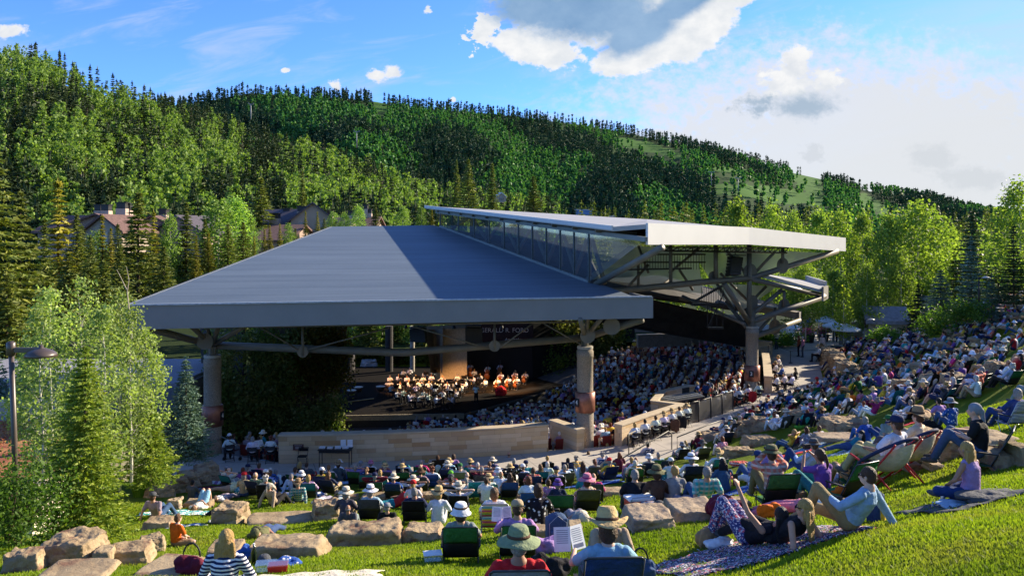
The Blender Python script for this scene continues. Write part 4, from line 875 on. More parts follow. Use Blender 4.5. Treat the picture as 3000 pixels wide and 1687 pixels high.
def pose(name,fem):
 """joints of a posed body that faces +Y with its seat at the origin: dict of points (metres)"""
 sw=.165 if fem else .19;g=lambda y:-SLOPE*y
 J=dict(pel=(0,0,.11),wai=(0,-.03,.29),che=(0,-.01,.46),nec=(0,.03,.60),hd=(0,.055,.735),sh=(sw,.0,.54),hy=0.,hp=0.)
 def legs(kn,fo):J['kn']=kn;J['fo']=fo
 def arms(el,ha):J['el']=el;J['ha']=ha
 if name=='sit':legs([(s*.13,.40,.36)for s in(-1,1)],[(s*.11,.62,.05+g(.62))for s in(-1,1)]);arms([(s*.27,.10,.34)for s in(-1,1)],[(s*.10,.34,.38)for s in(-1,1)])
 elif name=='sitx':legs([(-.36,.26,.14),(.36,.26,.12)],[(.10,.36,.02),(-.12,.40,.02)]);arms([(-.27,.06,.33),(.27,.06,.33)],[(-.10,.25,.20),(.12,.25,.22)])
 elif name=='lean':
  J.update(wai=(0,-.08,.27),che=(0,-.18,.43),nec=(0,-.24,.57),hd=(0,-.23,.705),sh=(sw,-.2,.52));legs([(s*.11,.44,.26)for s in(-1,1)],[(s*.12,.82,.05+g(.82))for s in(-1,1)]);arms([(s*(sw+.07),-.34,.30)for s in(-1,1)],[(s*(sw+.09),-.42,.10)for s in(-1,1)])
 elif name in('chair','recl'):
  J.update(pel=(0,0,.24),wai=(0,-.09,.38),che=(0,-.17,.55),nec=(0,-.21,.70),hd=(0,-.19,.835),sh=(sw,-.18,.63));legs([(s*.14,.42,.34)for s in(-1,1)],[(s*.12,.68,-.08)for s in(-1,1)]);arms([(s*.30,-.04,.42)for s in(-1,1)],[(s*.20,.22,.40)for s in(-1,1)])
  if name=='recl':arms([(s*.42,-.20,.78)for s in(-1,1)],[(s*.07,-.27,.80)for s in(-1,1)])
 elif name in('seat','violin','cello','wind'):
  J.update(pel=(0,0,.52),wai=(0,-.04,.68),che=(0,-.05,.86),nec=(0,-.02,1.0),hd=(0,.02,1.13),sh=(sw,-.04,.94));legs([(s*.12,.44,.53)for s in(-1,1)],[(s*.12,.46,.05)for s in(-1,1)]);arms([(s*.27,.06,.70)for s in(-1,1)],[(s*.10,.34,.62)for s in(-1,1)])
  if name=='violin':arms([(-.26,.16,.80),(.32,.10,.84)],[(-.14,.42,.98),(.16,.32,.98)])
  if name=='cello':legs([(s*.30,.38,.53)for s in(-1,1)],[(s*.28,.46,.05)for s in(-1,1)]);arms([(-.30,.14,.84),(.34,.14,.74)],[(-.06,.28,1.0),(.16,.40,.66)])
  if name=='wind':arms([(s*.26,.12,.74)for s in(-1,1)],[(s*.04,.32,.88)for s in(-1,1)])
 elif name in('stand','bass','conduct','fiddle'):
  J.update(pel=(0,0,.93),wai=(0,.0,1.08),che=(0,-.01,1.28),nec=(0,.0,1.44),hd=(0,.03,1.585),sh=(sw,-.01,1.37));legs([(s*.10,.03,.50)for s in(-1,1)],[(s*.12,0,.07)for s in(-1,1)]);arms([(s*.25,-.03,1.10)for s in(-1,1)],[(s*.24,.10,.88)for s in(-1,1)])
  if name=='bass':arms([(-.30,.16,1.30),(.32,.14,1.12)],[(-.10,.32,1.45),(.16,.38,1.02)])
  if name=='conduct':arms([(s*.34,.16,1.22)for s in(-1,1)],[(s*.38,.36,1.42)for s in(-1,1)])
  if name=='fiddle':arms([(-.26,.18,1.22),(.33,.10,1.22)],[(-.15,.44,1.40),(.16,.33,1.38)])
 elif name=='lie':
  J.update(pel=(0,0,.12),wai=(0,-.18,.14),che=(0,-.36,.18),nec=(0,-.54,.20),hd=(0,-.68,.22),sh=(sw,-.48,.17),hp=1.2);legs([(s*.09,.34,.50)for s in(-1,1)],[(s*.10,.56,.06+g(.5))for s in(-1,1)]);arms([(s*.30,-.25,.12)for s in(-1,1)],[(s*.06,-.08,.25)for s in(-1,1)])
 elif name=='flat':
  J.update(pel=(0,0,.12),wai=(0,-.18,.14),che=(0,-.36,.18),nec=(0,-.52,.23),hd=(0,-.64,.30),sh=(sw,-.46,.18),hp=.9);legs([(s*.1,.44,.06)for s in(-1,1)],[(s*.12,.86,-.12)for s in(-1,1)]);arms([(s*.30,-.25,.10)for s in(-1,1)],[(s*.06,-.08,.22)for s in(-1,1)])
 elif name=='side':
  J.update(pel=(0,0,.16),wai=(.18,.02,.17),che=(.36,.03,.27),nec=(.48,.04,.40),hd=(.55,.05,.53),sh=None,hy=1.2);J['shl']=[(.40,.14,.40),(.46,-.06,.28)]
  legs([(-.42,.12,.14),(-.42,-.02,.20)],[(-.84,.06,.10),(-.86,-.02,.14)]);arms([(.30,.24,.30),(.52,-.10,.06)],[(.05,.22,.30),(.70,.06,.04)])
 elif name=='knee1':
  J.update(pel=(0,0,.14),wai=(0,-.10,.29),che=(0,-.20,.46),nec=(0,-.25,.61),hd=(0,-.22,.75),sh=(sw,-.21,.555));legs([(-.12,.36,.52),(.16,.46,.16)],[(-.12,.55,.02),(.20,.86,-.10)]);arms([(-.26,.02,.38),(.36,-.30,.30)],[(-.08,.24,.42),(.42,-.42,.08)])
 elif name=='phone':
  J.update(pel=(0,0,.13),wai=(.02,-.14,.19),che=(.04,-.30,.28),nec=(.05,-.42,.37),hd=(.08,-.45,.50),sh=(sw,-.37,.34),hy=-.3);legs([(-.12,.34,.50),(.14,.40,.40)],[(-.12,.56,.0),(.14,.70,-.12)]);arms([(-.30,-.26,.56),(.30,-.46,.10)],[(-.32,-.12,.84),(.34,-.24,.04)])
 elif name=='elbow':
  J.update(pel=(0,0,.13),wai=(0,-.13,.21),che=(0,-.28,.32),nec=(0,-.39,.43),hd=(0,-.40,.565),sh=(sw,-.34,.39),hy=.35);legs([(s*.1,.42,.16)for s in(-1,1)],[(s*.12,.82,-.08)for s in(-1,1)]);arms([(s*.28,-.46,.14)for s in(-1,1)],[(s*.24,-.22,.05)for s in(-1,1)])
 elif name=='binoc':
  legs([(s*.14,.40,.36)for s in(-1,1)],[(s*.12,.62,-.1)for s in(-1,1)]);arms([(s*.28,.14,.54)for s in(-1,1)],[(s*.07,.17,.73)for s in(-1,1)])
 elif name=='photo':
  legs([(s*.14,.40,.36)for s in(-1,1)],[(s*.12,.62,-.1)for s in(-1,1)]);arms([(-.24,.18,.50),(.26,.16,.50)],[(-.08,.30,.70),(.08,.30,.70)])
 elif name=='read':
  J.update(pel=(0,0,.24),wai=(0,-.07,.38),che=(0,-.12,.55),nec=(0,-.12,.70),hd=(0,-.08,.83),sh=(sw,-.13,.63),hp=-.15);legs([(s*.14,.42,.34)for s in(-1,1)],[(s*.12,.68,-.08)for s in(-1,1)]);arms([(-.32,.04,.46),(.30,.04,.46)],[(-.26,.30,.50),(.06,.26,.50)])
 if 'shl' not in J:s=J['sh'];J['shl']=[(-s[0],s[1],s[2]),(s[0],s[1],s[2])]
 return J
def cap(m,a,b_,ra,rb,n):
 a,b_=Vector(a),Vector(b_);m.ell(a,ra,n);m.ell(b_,rb,n);m.tube([a,b_],[ra,rb],n)
def torso(m,J,inf,n,fem,lo=0.,hi=1.):
 P4=[Vector(J[k])for k in('pel','wai','che','nec')];W4=[.165,.125,.150,.055]if fem else[.160,.145,.175,.065];D4=[.125,.098,.115,.055]if fem else[.12,.115,.125,.06]
 lat=(Vector(J['shl'][1])-Vector(J['shl'][0])).normalized()
 for i in range(13):
  t=i/12
  if t<lo or t>hi:continue
  s=t*3;k=min(int(s),2);q=s-k;c=P4[k].lerp(P4[k+1],q);w=W4[k]*(1-q)+W4[k+1]*q;d=D4[k]*(1-q)+D4[k+1]*q
  z=(P4[k+1]-P4[k]).normalized();y=z.cross(lat).normalized();x=y.cross(z).normalized();mm=Matrix((x,y,z)).transposed();m.ell(c,(w+inf,d+inf,.075+inf),n,mm)
VOX=(.0115,.02,.034)
def solid(m,vox,dec,nm,smooth=2):
 me=m.mesh('t');o=bpy.data.objects.new('t',me)
 r=o.modifiers.new('r','REMESH');r.mode='VOXEL';r.voxel_size=vox
 if smooth:s=o.modifiers.new('s','SMOOTH');s.factor=.5;s.iterations=smooth
 if dec<1:d=o.modifiers.new('d','DECIMATE');d.ratio=dec
 me2=evalmesh(o);me2.name=nm
 bpy.data.objects.remove(o);bpy.data.meshes.remove(me);me2.polygons.foreach_set('use_smooth',[True]*len(me2.polygons));return me2
CACHE={}
def hframe(J):return Vector(J['hd']),Matrix.Rotation(J['hy'],3,'Z')@Matrix.Rotation(J['hp'],3,'X')
def parts_of(ps,fem,lod,sleeve='short',leg='long',child=False):
 key=(ps,fem,lod,sleeve,leg)
 if key in CACHE:return CACHE[key]
 J=pose(ps,fem);n=(12,10,8)[lod];vox=VOX[lod];dec=(.45,.5,.55)[lod];fat=(0,.002,.006)[lod];k=.88 if fem else 1.
 b_=MB();torso(b_,J,0,n,fem);H,HM=hframe(J)
 cap(b_,J['nec'],H+HM@Vector((0,-.015,-.05)),.052*k+fat,.050*k,n)
 b_.ell(H+HM@Vector((0,-.012,.022)),(.074,.092,.095),n,HM);b_.ell(H+HM@Vector((0,.022,-.045)),(.056,.064,.068),n,HM)
 if lod<2:
  b_.ell(H+HM@Vector((0,.095,-.018)),(.013,.022,.024),8,HM)
  for s in(-1,1):b_.ell(H+HM@Vector((s*.077,-.005,-.01)),(.012,.02,.032),8,HM);b_.ell(H+HM@Vector((s*.03,.072,.012)),(.022,.014,.010),6,HM)
  b_.ell(H+HM@Vector((0,.082,-.062)),(.022,.012,.008),6,HM)
 for i in(0,1):
  s,e,h=Vector(J['shl'][i]),Vector(J['el'][i]),Vector(J['ha'][i]);cap(b_,s,e,.050*k+fat,.040*k+fat,n);cap(b_,e,h,.039*k+fat,.026*k+fat,n)
  d=(h-e).normalized();x,y,_=frame(d);sg=1 if i==0 else-1
  b_.ell(h+d*.045,(.040,.048,.020)if lod<2 else .04,8,Matrix((x,d,y)).transposed())
  if lod==0:
   for f_ in range(4):o=x*(f_-1.5)*.020;L_=(.070,.080,.074,.058)[f_];a0=h+d*.075+o;a1=a0+d*L_*.55-y*.012;cap(b_,a0,a1,.0095,.009,6);cap(b_,a1,a1+d*L_*.40-y*.03,.009,.008,6)
   a0=h+d*.02+x*sg*.035;cap(b_,a0,a0+d*.045+x*sg*.025,.012,.010,6)
  hp_=Vector(J['pel'])+(Vector(J['shl'][i])-(Vector(J['shl'][0])+Vector(J['shl'][1]))/2)*.5;kn,fo=Vector(J['kn'][i]),Vector(J['fo'][i])
  cap(b_,hp_,kn,.085,.056,n);cap(b_,kn,kn.lerp(fo,.4),.056,.052,n);cap(b_,kn.lerp(fo,.4),fo,.050,.034+fat,n)
  ty=Vector((0,1,0))if ps!='side' else Vector((0,.4,-.2));cap(b_,fo+Vector((0,-.02,-.01)),fo+ty*.13+Vector((0,0,-.025)),.034,.028,8)
 body=solid(b_,vox,dec,'body')
 s_=MB();inf=.014+.004*lod;torso(s_,J,inf,n,fem,.0 if leg!='dress' else 0.,.86)
 for i in(0,1):
  s,e,h=Vector(J['shl'][i]),Vector(J['el'][i]),Vector(J['ha'][i]);ri=.052*k+inf
  if sleeve=='none':s_.ell(s.lerp(Vector(J['che']),.25),.05+inf*.6,n)
  elif sleeve=='short':cap(s_,s,s.lerp(e,.72),ri,ri*.92,n)
  else:cap(s_,s,e,ri,.044*k+inf,n);cap(s_,e,e.lerp(h,.93),.043*k+inf,.032+inf,n)
 for i in(0,1):s_.ell(Vector(J['shl'][i]).lerp(Vector(J['nec']),.45)+Vector((0,0,-.012)),.052+inf*.6,n)
 shirt=solid(s_,vox*1.05,dec*.8,'shirt',1)
 t_=MB();inf=.012+.004*lod;torso(t_,J,inf*1.2,n,fem,0,.16)
 for i in(0,1):
  hp_=Vector(J['pel'])+(Vector(J['shl'][i])-(Vector(J['shl'][0])+Vector(J['shl'][1]))/2)*.5;kn,fo=Vector(J['kn'][i]),Vector(J['fo'][i])
  if leg=='short':cap(t_,hp_,hp_.lerp(kn,.8),.092+inf,.074+inf,n)
  else:cap(t_,hp_,kn,.088+inf,.062+inf,n);cap(t_,kn,kn.lerp(fo,.9),.060+inf,.046+inf,n)
 trou=solid(t_,vox*1.05,dec*.8,'trousers',1)
 f_=MB()
 for i in(0,1):fo=Vector(J['fo'][i]);f_.ell(fo+(Vector((0,.05,-.012))if ps!='side' else Vector((-.03,.02,0))),(.048,.135,.046),10)
 shoes=f_.mesh('shoes',True)
 CACHE[key]=(body,shirt,trou,shoes,J);return CACHE[key]
def hair_mesh(kind,lod):
 key=('hair',kind,lod)
 if key in CACHE:return CACHE[key]
 m=MB();n=(14,10,8)[lod]
 if kind=='bald':m.ell((0,-.045,-.012),(.082,.070,.048),n)
 else:m.ell((0,-.020,.030),(.084,.099,.100),n);m.ell((0,-.045,-.01),(.080,.075,.080),n)
 if kind=='bob':
  m.ell((0,-.045,-.035),(.096,.082,.100),n);m.ell((0,-.02,.035),(.094,.106,.10),n)
 if kind=='curly':
  rg_=random.Random(3)
  for i in range(22):a=rg_.uniform(0,6.28);z=rg_.uniform(-.08,.12);m.ell((math.cos(a)*.075,-.03+math.sin(a)*.075-(.03 if math.sin(a)>.3 else 0),z),rg_.uniform(.030,.045),8)
 if kind=='long':
  m.ell((0,-.055,-.06),(.095,.070,.12),n)
  for i in range(9):
   x=(i-4)*.021;w=.026;cap(m,(x,-.075,-.02),(x*1.15,-.10+abs(x)*.3,-.17),w,w,8);cap(m,(x*1.15,-.10+abs(x)*.3,-.17),(x*.8+.008*math.sin(i*3),-.115+abs(x)*.25,-.34-.03*math.sin(i*2)),w,.014,8)
 if kind=='pony':m.ell((0,-.125,.03),.028,8);cap(m,(0,-.13,.03),(.01,-.16,-.09),.028,.030,8);cap(m,(.01,-.16,-.09),(.015,-.15,-.2),.03,.010,8)
 if kind=='bun':m.ell((0,-.09,.10),.045,10)
 CACHE[key]=solid(m,(.008,.013,.024)[lod],(.6,.6,.7)[lod],'hair',2 if kind!='long' else 1);return CACHE[key]
def hat_mesh(kind,lod):
 key=('hat',kind,lod)
 if key in CACHE:return CACHE[key]
 n=(40,24,12)[lod];m=MB();bnd=None
 if kind in('sun','cowboy','straw','bucket'):
  R_,cz=dict(sun=(.205,.115),cowboy=(.20,.14),straw=(.175,.105),bucket=(.165,.10))[kind]
  prof=[(.098,.03),(.130,.026),(R_*.82,.012 if kind!='bucket' else-.02),(R_,0. if kind!='bucket' else-.045),(R_,.005 if kind!='bucket' else-.040),(R_*.8,.020 if kind!='bucket' else-.012),(.108,.042),(.101,.07),(.092,.03+cz*.75),(.075,.03+cz*.97),(.03,.03+cz),(.0001,.03+cz-(.018 if kind=='cowboy' else 0))]
  m.lathe(prof,n,(0,-.01,.02))
  vv=[]
  for x,y,z in m.v:
   r=math.hypot(x,y+.01)
   if r>.115:
    k=(r-.115)/.09
    if kind=='cowboy':z+=.055*k*(x/r)**2*1.3-.02*k*((y+.01)/r)**2
    elif kind=='sun':z+=.012*k*math.sin(3*math.atan2(y,x)+1)-.012*k
    else:z+=.008*k*math.sin(2*math.atan2(y,x))
   vv.append((x,y,z))
  m.v=vv;bnd=MB().lathe([(.110,.064),(.106,.090)],n,(0,-.01,.0)).mesh('hat_band',True)
 else:
  prof=[(.100,.02),(.101,.05),(.092,.09),(.068,.118),(.035,.130),(.0001,.133)]
  m.lathe(prof,n,(0,-.012,.012),sy=1.08)
  rows=[]
  for r in(.09,.135,.175):rows.append([(math.sin(a)*r*.92,math.cos(a)*r*1.02-.005,.035-(r-.09)*.28-.012*abs(math.sin(a))**2*2)for a in np.linspace(-.85,.85,9)])
  m.sheet(rows[::-1],.006);m.ell((0,-.012,.146),.008,6)
  bnd=MB().ell((0,-.112,.045),(.028,.010,.014),8).mesh('cap_strap',True)
 if kind=='beanie':pass
 CACHE[key]=(m.mesh('hat' if kind!='cap' else 'cap',True),bnd);return CACHE[key]
NP_=[0]
def person(p,rz_=0.,ps='sit',fem=False,shirt='white',pat='plain',pants='denim',leg='long',sleeve='short',hair='short',hc='brown',hat=None,hatc='straw',bandc='brown',lod=1,lab='',grp=None,s_=1.,skin=None,glasses=False,shoes='dgrey',tilt=(0,0)):
 J_=parts_of(ps,fem,lod,sleeve,leg);body,sh,tr,fo,J=J_
 o=empty('person',p,rz_,lab,'person',grp);o.scale=(s_,)*3
 if tilt!=(0,0):o.rotation_euler=(tilt[0],tilt[1],rz_)
 NP_[0]+=1;sk=SK[NP_[0]%5]if skin is None else skin
 def ch(nm,me,m,c,par=o,loc=None,rot=None):
  x=bpy.data.objects.new(nm,me);COL.objects.link(x);x.parent=par
  if not len(me.materials):me.materials.append(M_cloth)
  x.material_slots[0].link='OBJECT';x.material_slots[0].material=m;x.color=(*c,1)
  if loc is not None:x.location=loc
  if rot is not None:x.rotation_euler=rot
  return x
 rr=random.Random(NP_[0]);jig=lambda c:tuple(min(1,k*rr.uniform(.88,1.12))for k in c)
 ch('body',body,M_skin,sk);ch('shirt',sh,CL[pat],jig(C[shirt]));ch('trousers' if leg=='long' else 'shorts',tr,M_cloth,jig(C[pants]))if ps!='x' else None
 ch('shoes',fo,M_cloth,C[shoes])
 H=Vector(J['hd']);yaw=J['hy']+rr.uniform(-.25,.25)*(lod>0);rot=(J['hp'],0,yaw)
 if hair!='none':
  hl='bob' if(hat and hair=='curly')else hair;ch('hair',hair_mesh(hl,lod),M_hair,HC[hc],o,H,rot)
 if hat:
  hm,bd=hat_mesh(hat,lod);x=ch('cap' if hat=='cap' else 'hat',hm,M_straw if hatc in('straw','cream','tan')and hat!='cap' else M_cloth,C[hatc],o,H+Matrix.Rotation(yaw,3,'Z')@Matrix.Rotation(J['hp'],3,'X')@Vector((0,0,.018)),(J['hp']-rr.uniform(0,.12),0,yaw))
  if lod<2 and bd is not None:ch('hat_band',bd,M_cloth,C[bandc],x)
 if glasses:
  g_=MB()
  for s in(-1,1):g_.ell((s*.034,.092,.012),(.028,.008,.02),10);g_.bar((s*.06,.088,.016),(s*.080,.0,.016),.006,.008)
  ch('sunglasses',g_.mesh('sunglasses'),M_cloth,C['black'],o,H,rot)
 return o
# ---------------------------------------------------------------- chairs and things brought along
M_frame=mat('dark_chair_tube',(.05,.055,.06),.35,.1,8.,metal=.6);M_alu=mat('pale_chair_tube',(.45,.47,.50),.35,.08,8.,metal=.5)
def oc(o,m,c):o.data.materials.clear();o.data.materials.append(m)if not len(o.data.materials)else None;o.color=(*c,1);return o
def low_chair_proto(fr=M_frame,arms=True):
 r=empty('low_folding_chair',(0,0,-50))
 f=MB();w=.27
 for s in(-1,1):
  f.tube([(s*w,.26,.20),(s*w,-.08,.17),(s*w,-.36,.80)],.012,6);f.tube([(s*w,.20,.20),(s*w,.10,-.08),(s*w*.9,.06,-.10)],.011,6);f.tube([(s*w,-.10,.18),(s*w,-.26,-.01),(s*w*.9,-.30,.0)],.011,6)
 f.tube([(-w,-.36,.80),(-w*.9,-.375,.83),(w*.9,-.375,.83),(w,-.36,.80)],.012,6);f.tube([(-w,.06,-.10),(w,.06,-.10)],.011,6);f.tube([(-w,-.30,.01),(w,-.30,.01)],.011,6);f.build('frame',fr,r,True)
 def pan(nm,a,c_,sag,m=M_cloth):
  rows=[[(x*w*.96,a[0]+(c_[0]-a[0])*t-sag[0]*math.sin(math.pi*t)*(1-.5*x*x),a[1]+(c_[1]-a[1])*t-sag[1]*math.sin(math.pi*t)*(1-.5*x*x))for x in np.linspace(-1,1,7)]for t in np.linspace(0,1,7)]
  k=MB();k.sheet(rows,.012);return k.build(nm,m,r,True)
 pan('seat',(.26,.20),(-.08,.17),(0,.05));pan('backrest',(-.225,.49),(-.375,.83),(.02,.0));pan('lower_back',(-.09,.18),(-.222,.485),(.02,0),M_black)
 if arms:
  for s in(-1,1):MB().box((s*(w+.02),-.02,.40),(.04,.36,.025)).build('armrest',M_black,r);MB().tube([(s*w,.16,.20),(s*(w+.02),.14,.39)],.01,6).build('arm_post',fr,r)
 return kids(r)
CHP={}
def chair(p,rz_,kind='low',c='green',lab='',grp='low folding chairs on the lawn',pat='plain',s_=1.):
 key=(kind,pat)
 if kind not in CHP:
  CHP[kind]=low_chair_proto(M_alu if kind=='beach' else M_frame,True);fresh=True
 pr=CHP[kind];r=copy_tree(pr,None,p,rz_)if pr.get('used')else pr;pr['used']=1
 r.location=(p[0]+math.sin(rz_)*.11*s_,p[1]-math.cos(rz_)*.11*s_,p[2]);r.rotation_euler=(0,0,rz_);r.scale=(s_,s_,s_*.86);tag(r,lab,'chair',grp)
 for x in CH[r.name]:
  if x.name.startswith(('seat','backrest'))or(kind=='beach' and x.name.startswith('lower_back')):
   x.material_slots[0].link='OBJECT';x.material_slots[0].material=CL[pat];x.color=(*C[c],1)
 return r
def upright_proto():
 r=empty('black_folding_chair',(0,0,-50));f=MB();w=.22
 for s in(-1,1):f.tube([(s*w,.22,0),(s*w,-.22,.82)],.013,6);f.tube([(s*w*.92,-.24,0),(s*w*.92,.16,.45)],.012,6)
 f.tube([(-w,-.22,.82),(w,-.22,.82)],.013,6);f.tube([(-w,.19,.06),(w,.19,.06)],.01,6);f.tube([(-w,-.2,.05),(w,-.2,.05)],.01,6);f.build('frame',M_metal,r,True)
 MB().box((0,.0,.45),(.40,.40,.03)).build('seat',M_black,r,bevel=.01);MB().box((0,-.185,.72),(.42,.02,.18),rx=-.45).build('backrest',M_black,r,bevel=.008);return kids(r)
UP=upright_proto()
def upright(p,rz_,lab,grp='black folding chairs along the path',rx=0.):
 r=copy_tree(UP,None,p,rz_)if UP.get('used')else UP;UP['used']=1;r.location=p;r.rotation_euler=(rx,0,rz_);return tag(r,lab,'chair',grp)
def blanket(px,py,w,d,rz_,c,pat,lab,fringe=False,z=None):
 p=GP(px,py);rg_=np.random.default_rng(int(px*7+py));rows=[];c_,s_=math.cos(rz_),math.sin(rz_);ph=rg_.uniform(0,6,4)
 for v_ in np.linspace(-.5,.5,15):
  row=[]
  for u_ in np.linspace(-.5,.5,19):
   x,y=u_*w*(1+.05*math.sin(v_*9+ph[0])),v_*d*(1+.06*math.sin(u_*8+ph[1]));X,Y=x*c_-y*s_,x*s_+y*c_
   zz=gz(p.x+X,p.y+Y)-p.z+.035+.012*math.sin(X*14+Y*5+ph[2])+.010*math.sin(Y*17-X*6+ph[3]);row.append((X,Y,zz))
  rows.append(row)
 k=MB();k.sheet(rows,.012);me=k.mesh('blanket',True);o=link('blanket',me,CL[pat]);o.location=p;o.color=(*C[c],1);tag(o,lab,'blanket')
 if fringe:
  f=MB()
  for row in(rows[0],rows[-1]):
   for a in row:
    for j in range(3):q=Vector(a)+Vector((rg_.uniform(-.04,.04),rg_.uniform(-.03,.03),-.005));f.tube([q,q+Vector((rg_.uniform(-.02,.02),-.07 if row is rows[0]else .07,-.01))],.004,4)
  x=f.build('fringe',CL['floral'],o);x['kind']='stuff';x.color=(*C['navy'],1)
 return o
def lump(nm,px,py,sz,c,lab,cat='bag',m=None,seed=1,rz_=0.,handle=False,ps=None,pat='plain',grp=None):
 """soft bag or pile of cloth"""
 rg_=random.Random(seed);k=MB();sx,sy,sz_=sz;p=GP(px,py)if ps is None else Vector(ps)
 for i in range(9):k.ell((rg_.uniform(-.3,.3)*sx,rg_.uniform(-.3,.3)*sy,sz_*rg_.uniform(.25,.6)),(sx*rg_.uniform(.22,.36),sy*rg_.uniform(.22,.36),sz_*rg_.uniform(.25,.42)),8)
 k.box((0,0,sz_*.22),(sx*.8,sy*.8,sz_*.42));me=solid(k,max(.01,min(sz)/16),.6,nm,3)
 tx=bpy.data.textures.get('crumple')or bpy.data.textures.new('crumple','CLOUDS')
 for v_ in me.vertices:n_=noise.noise(v_.co*(9/max(sz))*.6+Vector((seed,0,0)));v_.co+=v_.normal*n_*min(sz)*.10
 o=link(nm,me,m or CL[pat]);o.location=p;o.rotation_euler=(0,0,rz_);o.color=(*C[c],1)
 if m is None:o.data.materials.clear();o.data.materials.append(CL[pat])
 tag(o,lab,cat,grp)
 if handle:
  h=MB();h.tube([(math.cos(a)*sx*.28,sy*.1,sz_*.75+math.sin(a)*sz_*.55)for a in np.linspace(0,math.pi,9)],.012,6).build('handle',M_black,o,True)
 return o
def backpack(px,py,s_,c,lab,rz_=0.,c2='black'):
 p=GP(px,py);o=empty('backpack',p,rz_,lab,'backpack',None);o.scale=(s_,)*3
 k=MB();k.box((0,0,.22),(.32,.20,.40));k.ell((0,0,.40),(.16,.10,.10),12);b1=solid(k,.018,.8,'main_pocket',4);x=link('main_pocket',b1,M_cloth,o);x.color=(*C[c],1)
 k=MB();k.box((0,-.12,.15),(.25,.09,.22));k.ell((0,-.12,.25),(.12,.045,.05),10);x=link('front_pocket',solid(k,.015,.8,'front_pocket',3),M_cloth,o);x.color=(*C[c2],1)
 MB().tube([(-.05,0,.48),(-.04,0,.54),(.04,0,.54),(.05,0,.48)],.012,6).build('handle',M_black,o,True)
 for s in(-1,1):MB().tube([(s*.08,.11,.44),(s*.12,.20,.30),(s*.13,.12,.08)],.018,6).build('shoulder_strap',M_black,o,True)
 z=MB();z.tube([(-.13,-.105,.10),(-.135,-.1,.36),(0,-.09,.47),(.135,-.1,.36),(.13,-.105,.10)],.005,5).build('zip',M_alu,o);return o
# ---------------------------------------------------------------- boulders
def rockmat(name,a,c,d):
 m,t,bs,q=newmat(name);tcn=t.nodes.new('ShaderNodeTexCoord');co=tcn.outputs['Object'];oi=t.nodes.new('ShaderNodeObjectInfo')
 mp=t.nodes.new('ShaderNodeVectorMath');t.links.new(co,mp.inputs[0]);t.links.new(q.xyz(q.mul(oi.outputs['Random'],90),0,0),mp.inputs[1]);co=mp.outputs[0]
 s=t.nodes.new('ShaderNodeSeparateXYZ');t.links.new(co,s.inputs[0])
 x=q.mix(q.ss(q.noise(co,1.6,8.,.65,.5),.35,.65),a+(1,),c+(1,));x=q.mix(q.ss(q.noise(q.xyz(q.add(s.outputs[0],9.),s.outputs[1],q.mul(s.outputs[2],2.)),2.2,6.,.6),.52,.66),x,d+(1,))
 x=q.mix(q.mul(q.ss(q.noise(co,24.,8.,.75),.52,.72),.55),x,tuple(k*.35 for k in a)+(1,))
 lay=q.noise(q.xyz(q.mul(s.outputs[0],.8),q.mul(s.outputs[1],.8),q.mul(s.outputs[2],9)),1.2,6.,.6);x=q.mix(q.mul(q.ss(lay,.50,.70),.35),x,tuple(k*.55 for k in c)+(1,))
 t.links.new(x,bs.inputs['Base Color']);bs.inputs['Roughness'].default_value=.9;bs.inputs['Specular IOR Level'].default_value=.2
 bn=t.nodes.new('ShaderNodeBump');bn.inputs['Strength'].default_value=.7;bn.inputs['Distance'].default_value=.05;t.links.new(q.add(q.noise(co,9.,10.,.7),q.mul(lay,.6)),bn.inputs['Height']);t.links.new(bn.outputs[0],bs.inputs['Normal'])
 MATS[name]=m;return m
M_rock=rockmat('sandstone_boulder',(.27,.195,.115),(.41,.315,.19),(.20,.11,.07))
M_rock2=rockmat('grey_sandstone',(.30,.22,.15),(.42,.33,.22),(.22,.17,.13))
def rock_mesh(seed,w,d,h,flat=.6,cut=5):
 rg_=np.random.default_rng(seed);bm=bmesh.new()
 for sx in(-1,1):
  for sy in(-1,1):
   for sz_ in(-1,1):
    k=.86 if sz_>0 else 1.
    for j in range(2):bm.verts.new((sx*w/2*k*rg_.uniform(.80,1),sy*d/2*k*rg_.uniform(.75,1),sz_*h/2*(rg_.uniform(.75,1.0))))
 for j in range(cut):a=rg_.uniform(0,6.28);bm.verts.new((math.cos(a)*w/2,math.sin(a)*d/2,rg_.uniform(-.3,.45)*h))
 r=bmesh.ops.convex_hull(bm,input=bm.verts[:]);bmesh.ops.delete(bm,geom=list({g for g in r['geom_interior']+r['geom_unused']if isinstance(g,bmesh.types.BMVert)}),context='VERTS')
 me=bpy.data.meshes.new('t');bm.to_mesh(me);bm.free();o=bpy.data.objects.new('t',me)
 v=max(w,d,h)/56;r=o.modifiers.new('r','REMESH');r.mode='VOXEL';r.voxel_size=v;s=o.modifiers.new('s','SMOOTH');s.iterations=1
 m2=evalmesh(o);m2.name='boulder';bpy.data.objects.remove(o);bpy.data.meshes.remove(me)
 n=len(m2.vertices);co=np.empty(n*3,np.float32);no=np.empty(n*3,np.float32);m2.vertices.foreach_get('co',co);m2.vertices.foreach_get('normal',no);co=co.reshape(-1,3);no=no.reshape(-1,3)
 S0=Vector((seed*3.1,0,0));k=min(w,d,h)
 dsp=np.array([noise.fractal(Vector(c)*(1.5/max(.5,k))+S0,.8,2.,5)*.12*k-max(0,.13-abs(noise.noise(Vector((c[0]*.7,c[1]*.7,c[2]*3.2))*1.1+S0)))*.38*k for c in co],np.float32)
 co+=no*dsp[:,None];m2.vertices.foreach_set('co',co.ravel());m2.polygons.foreach_set('use_smooth',[True]*len(m2.polygons));m2.update();return m2
NR=[0]
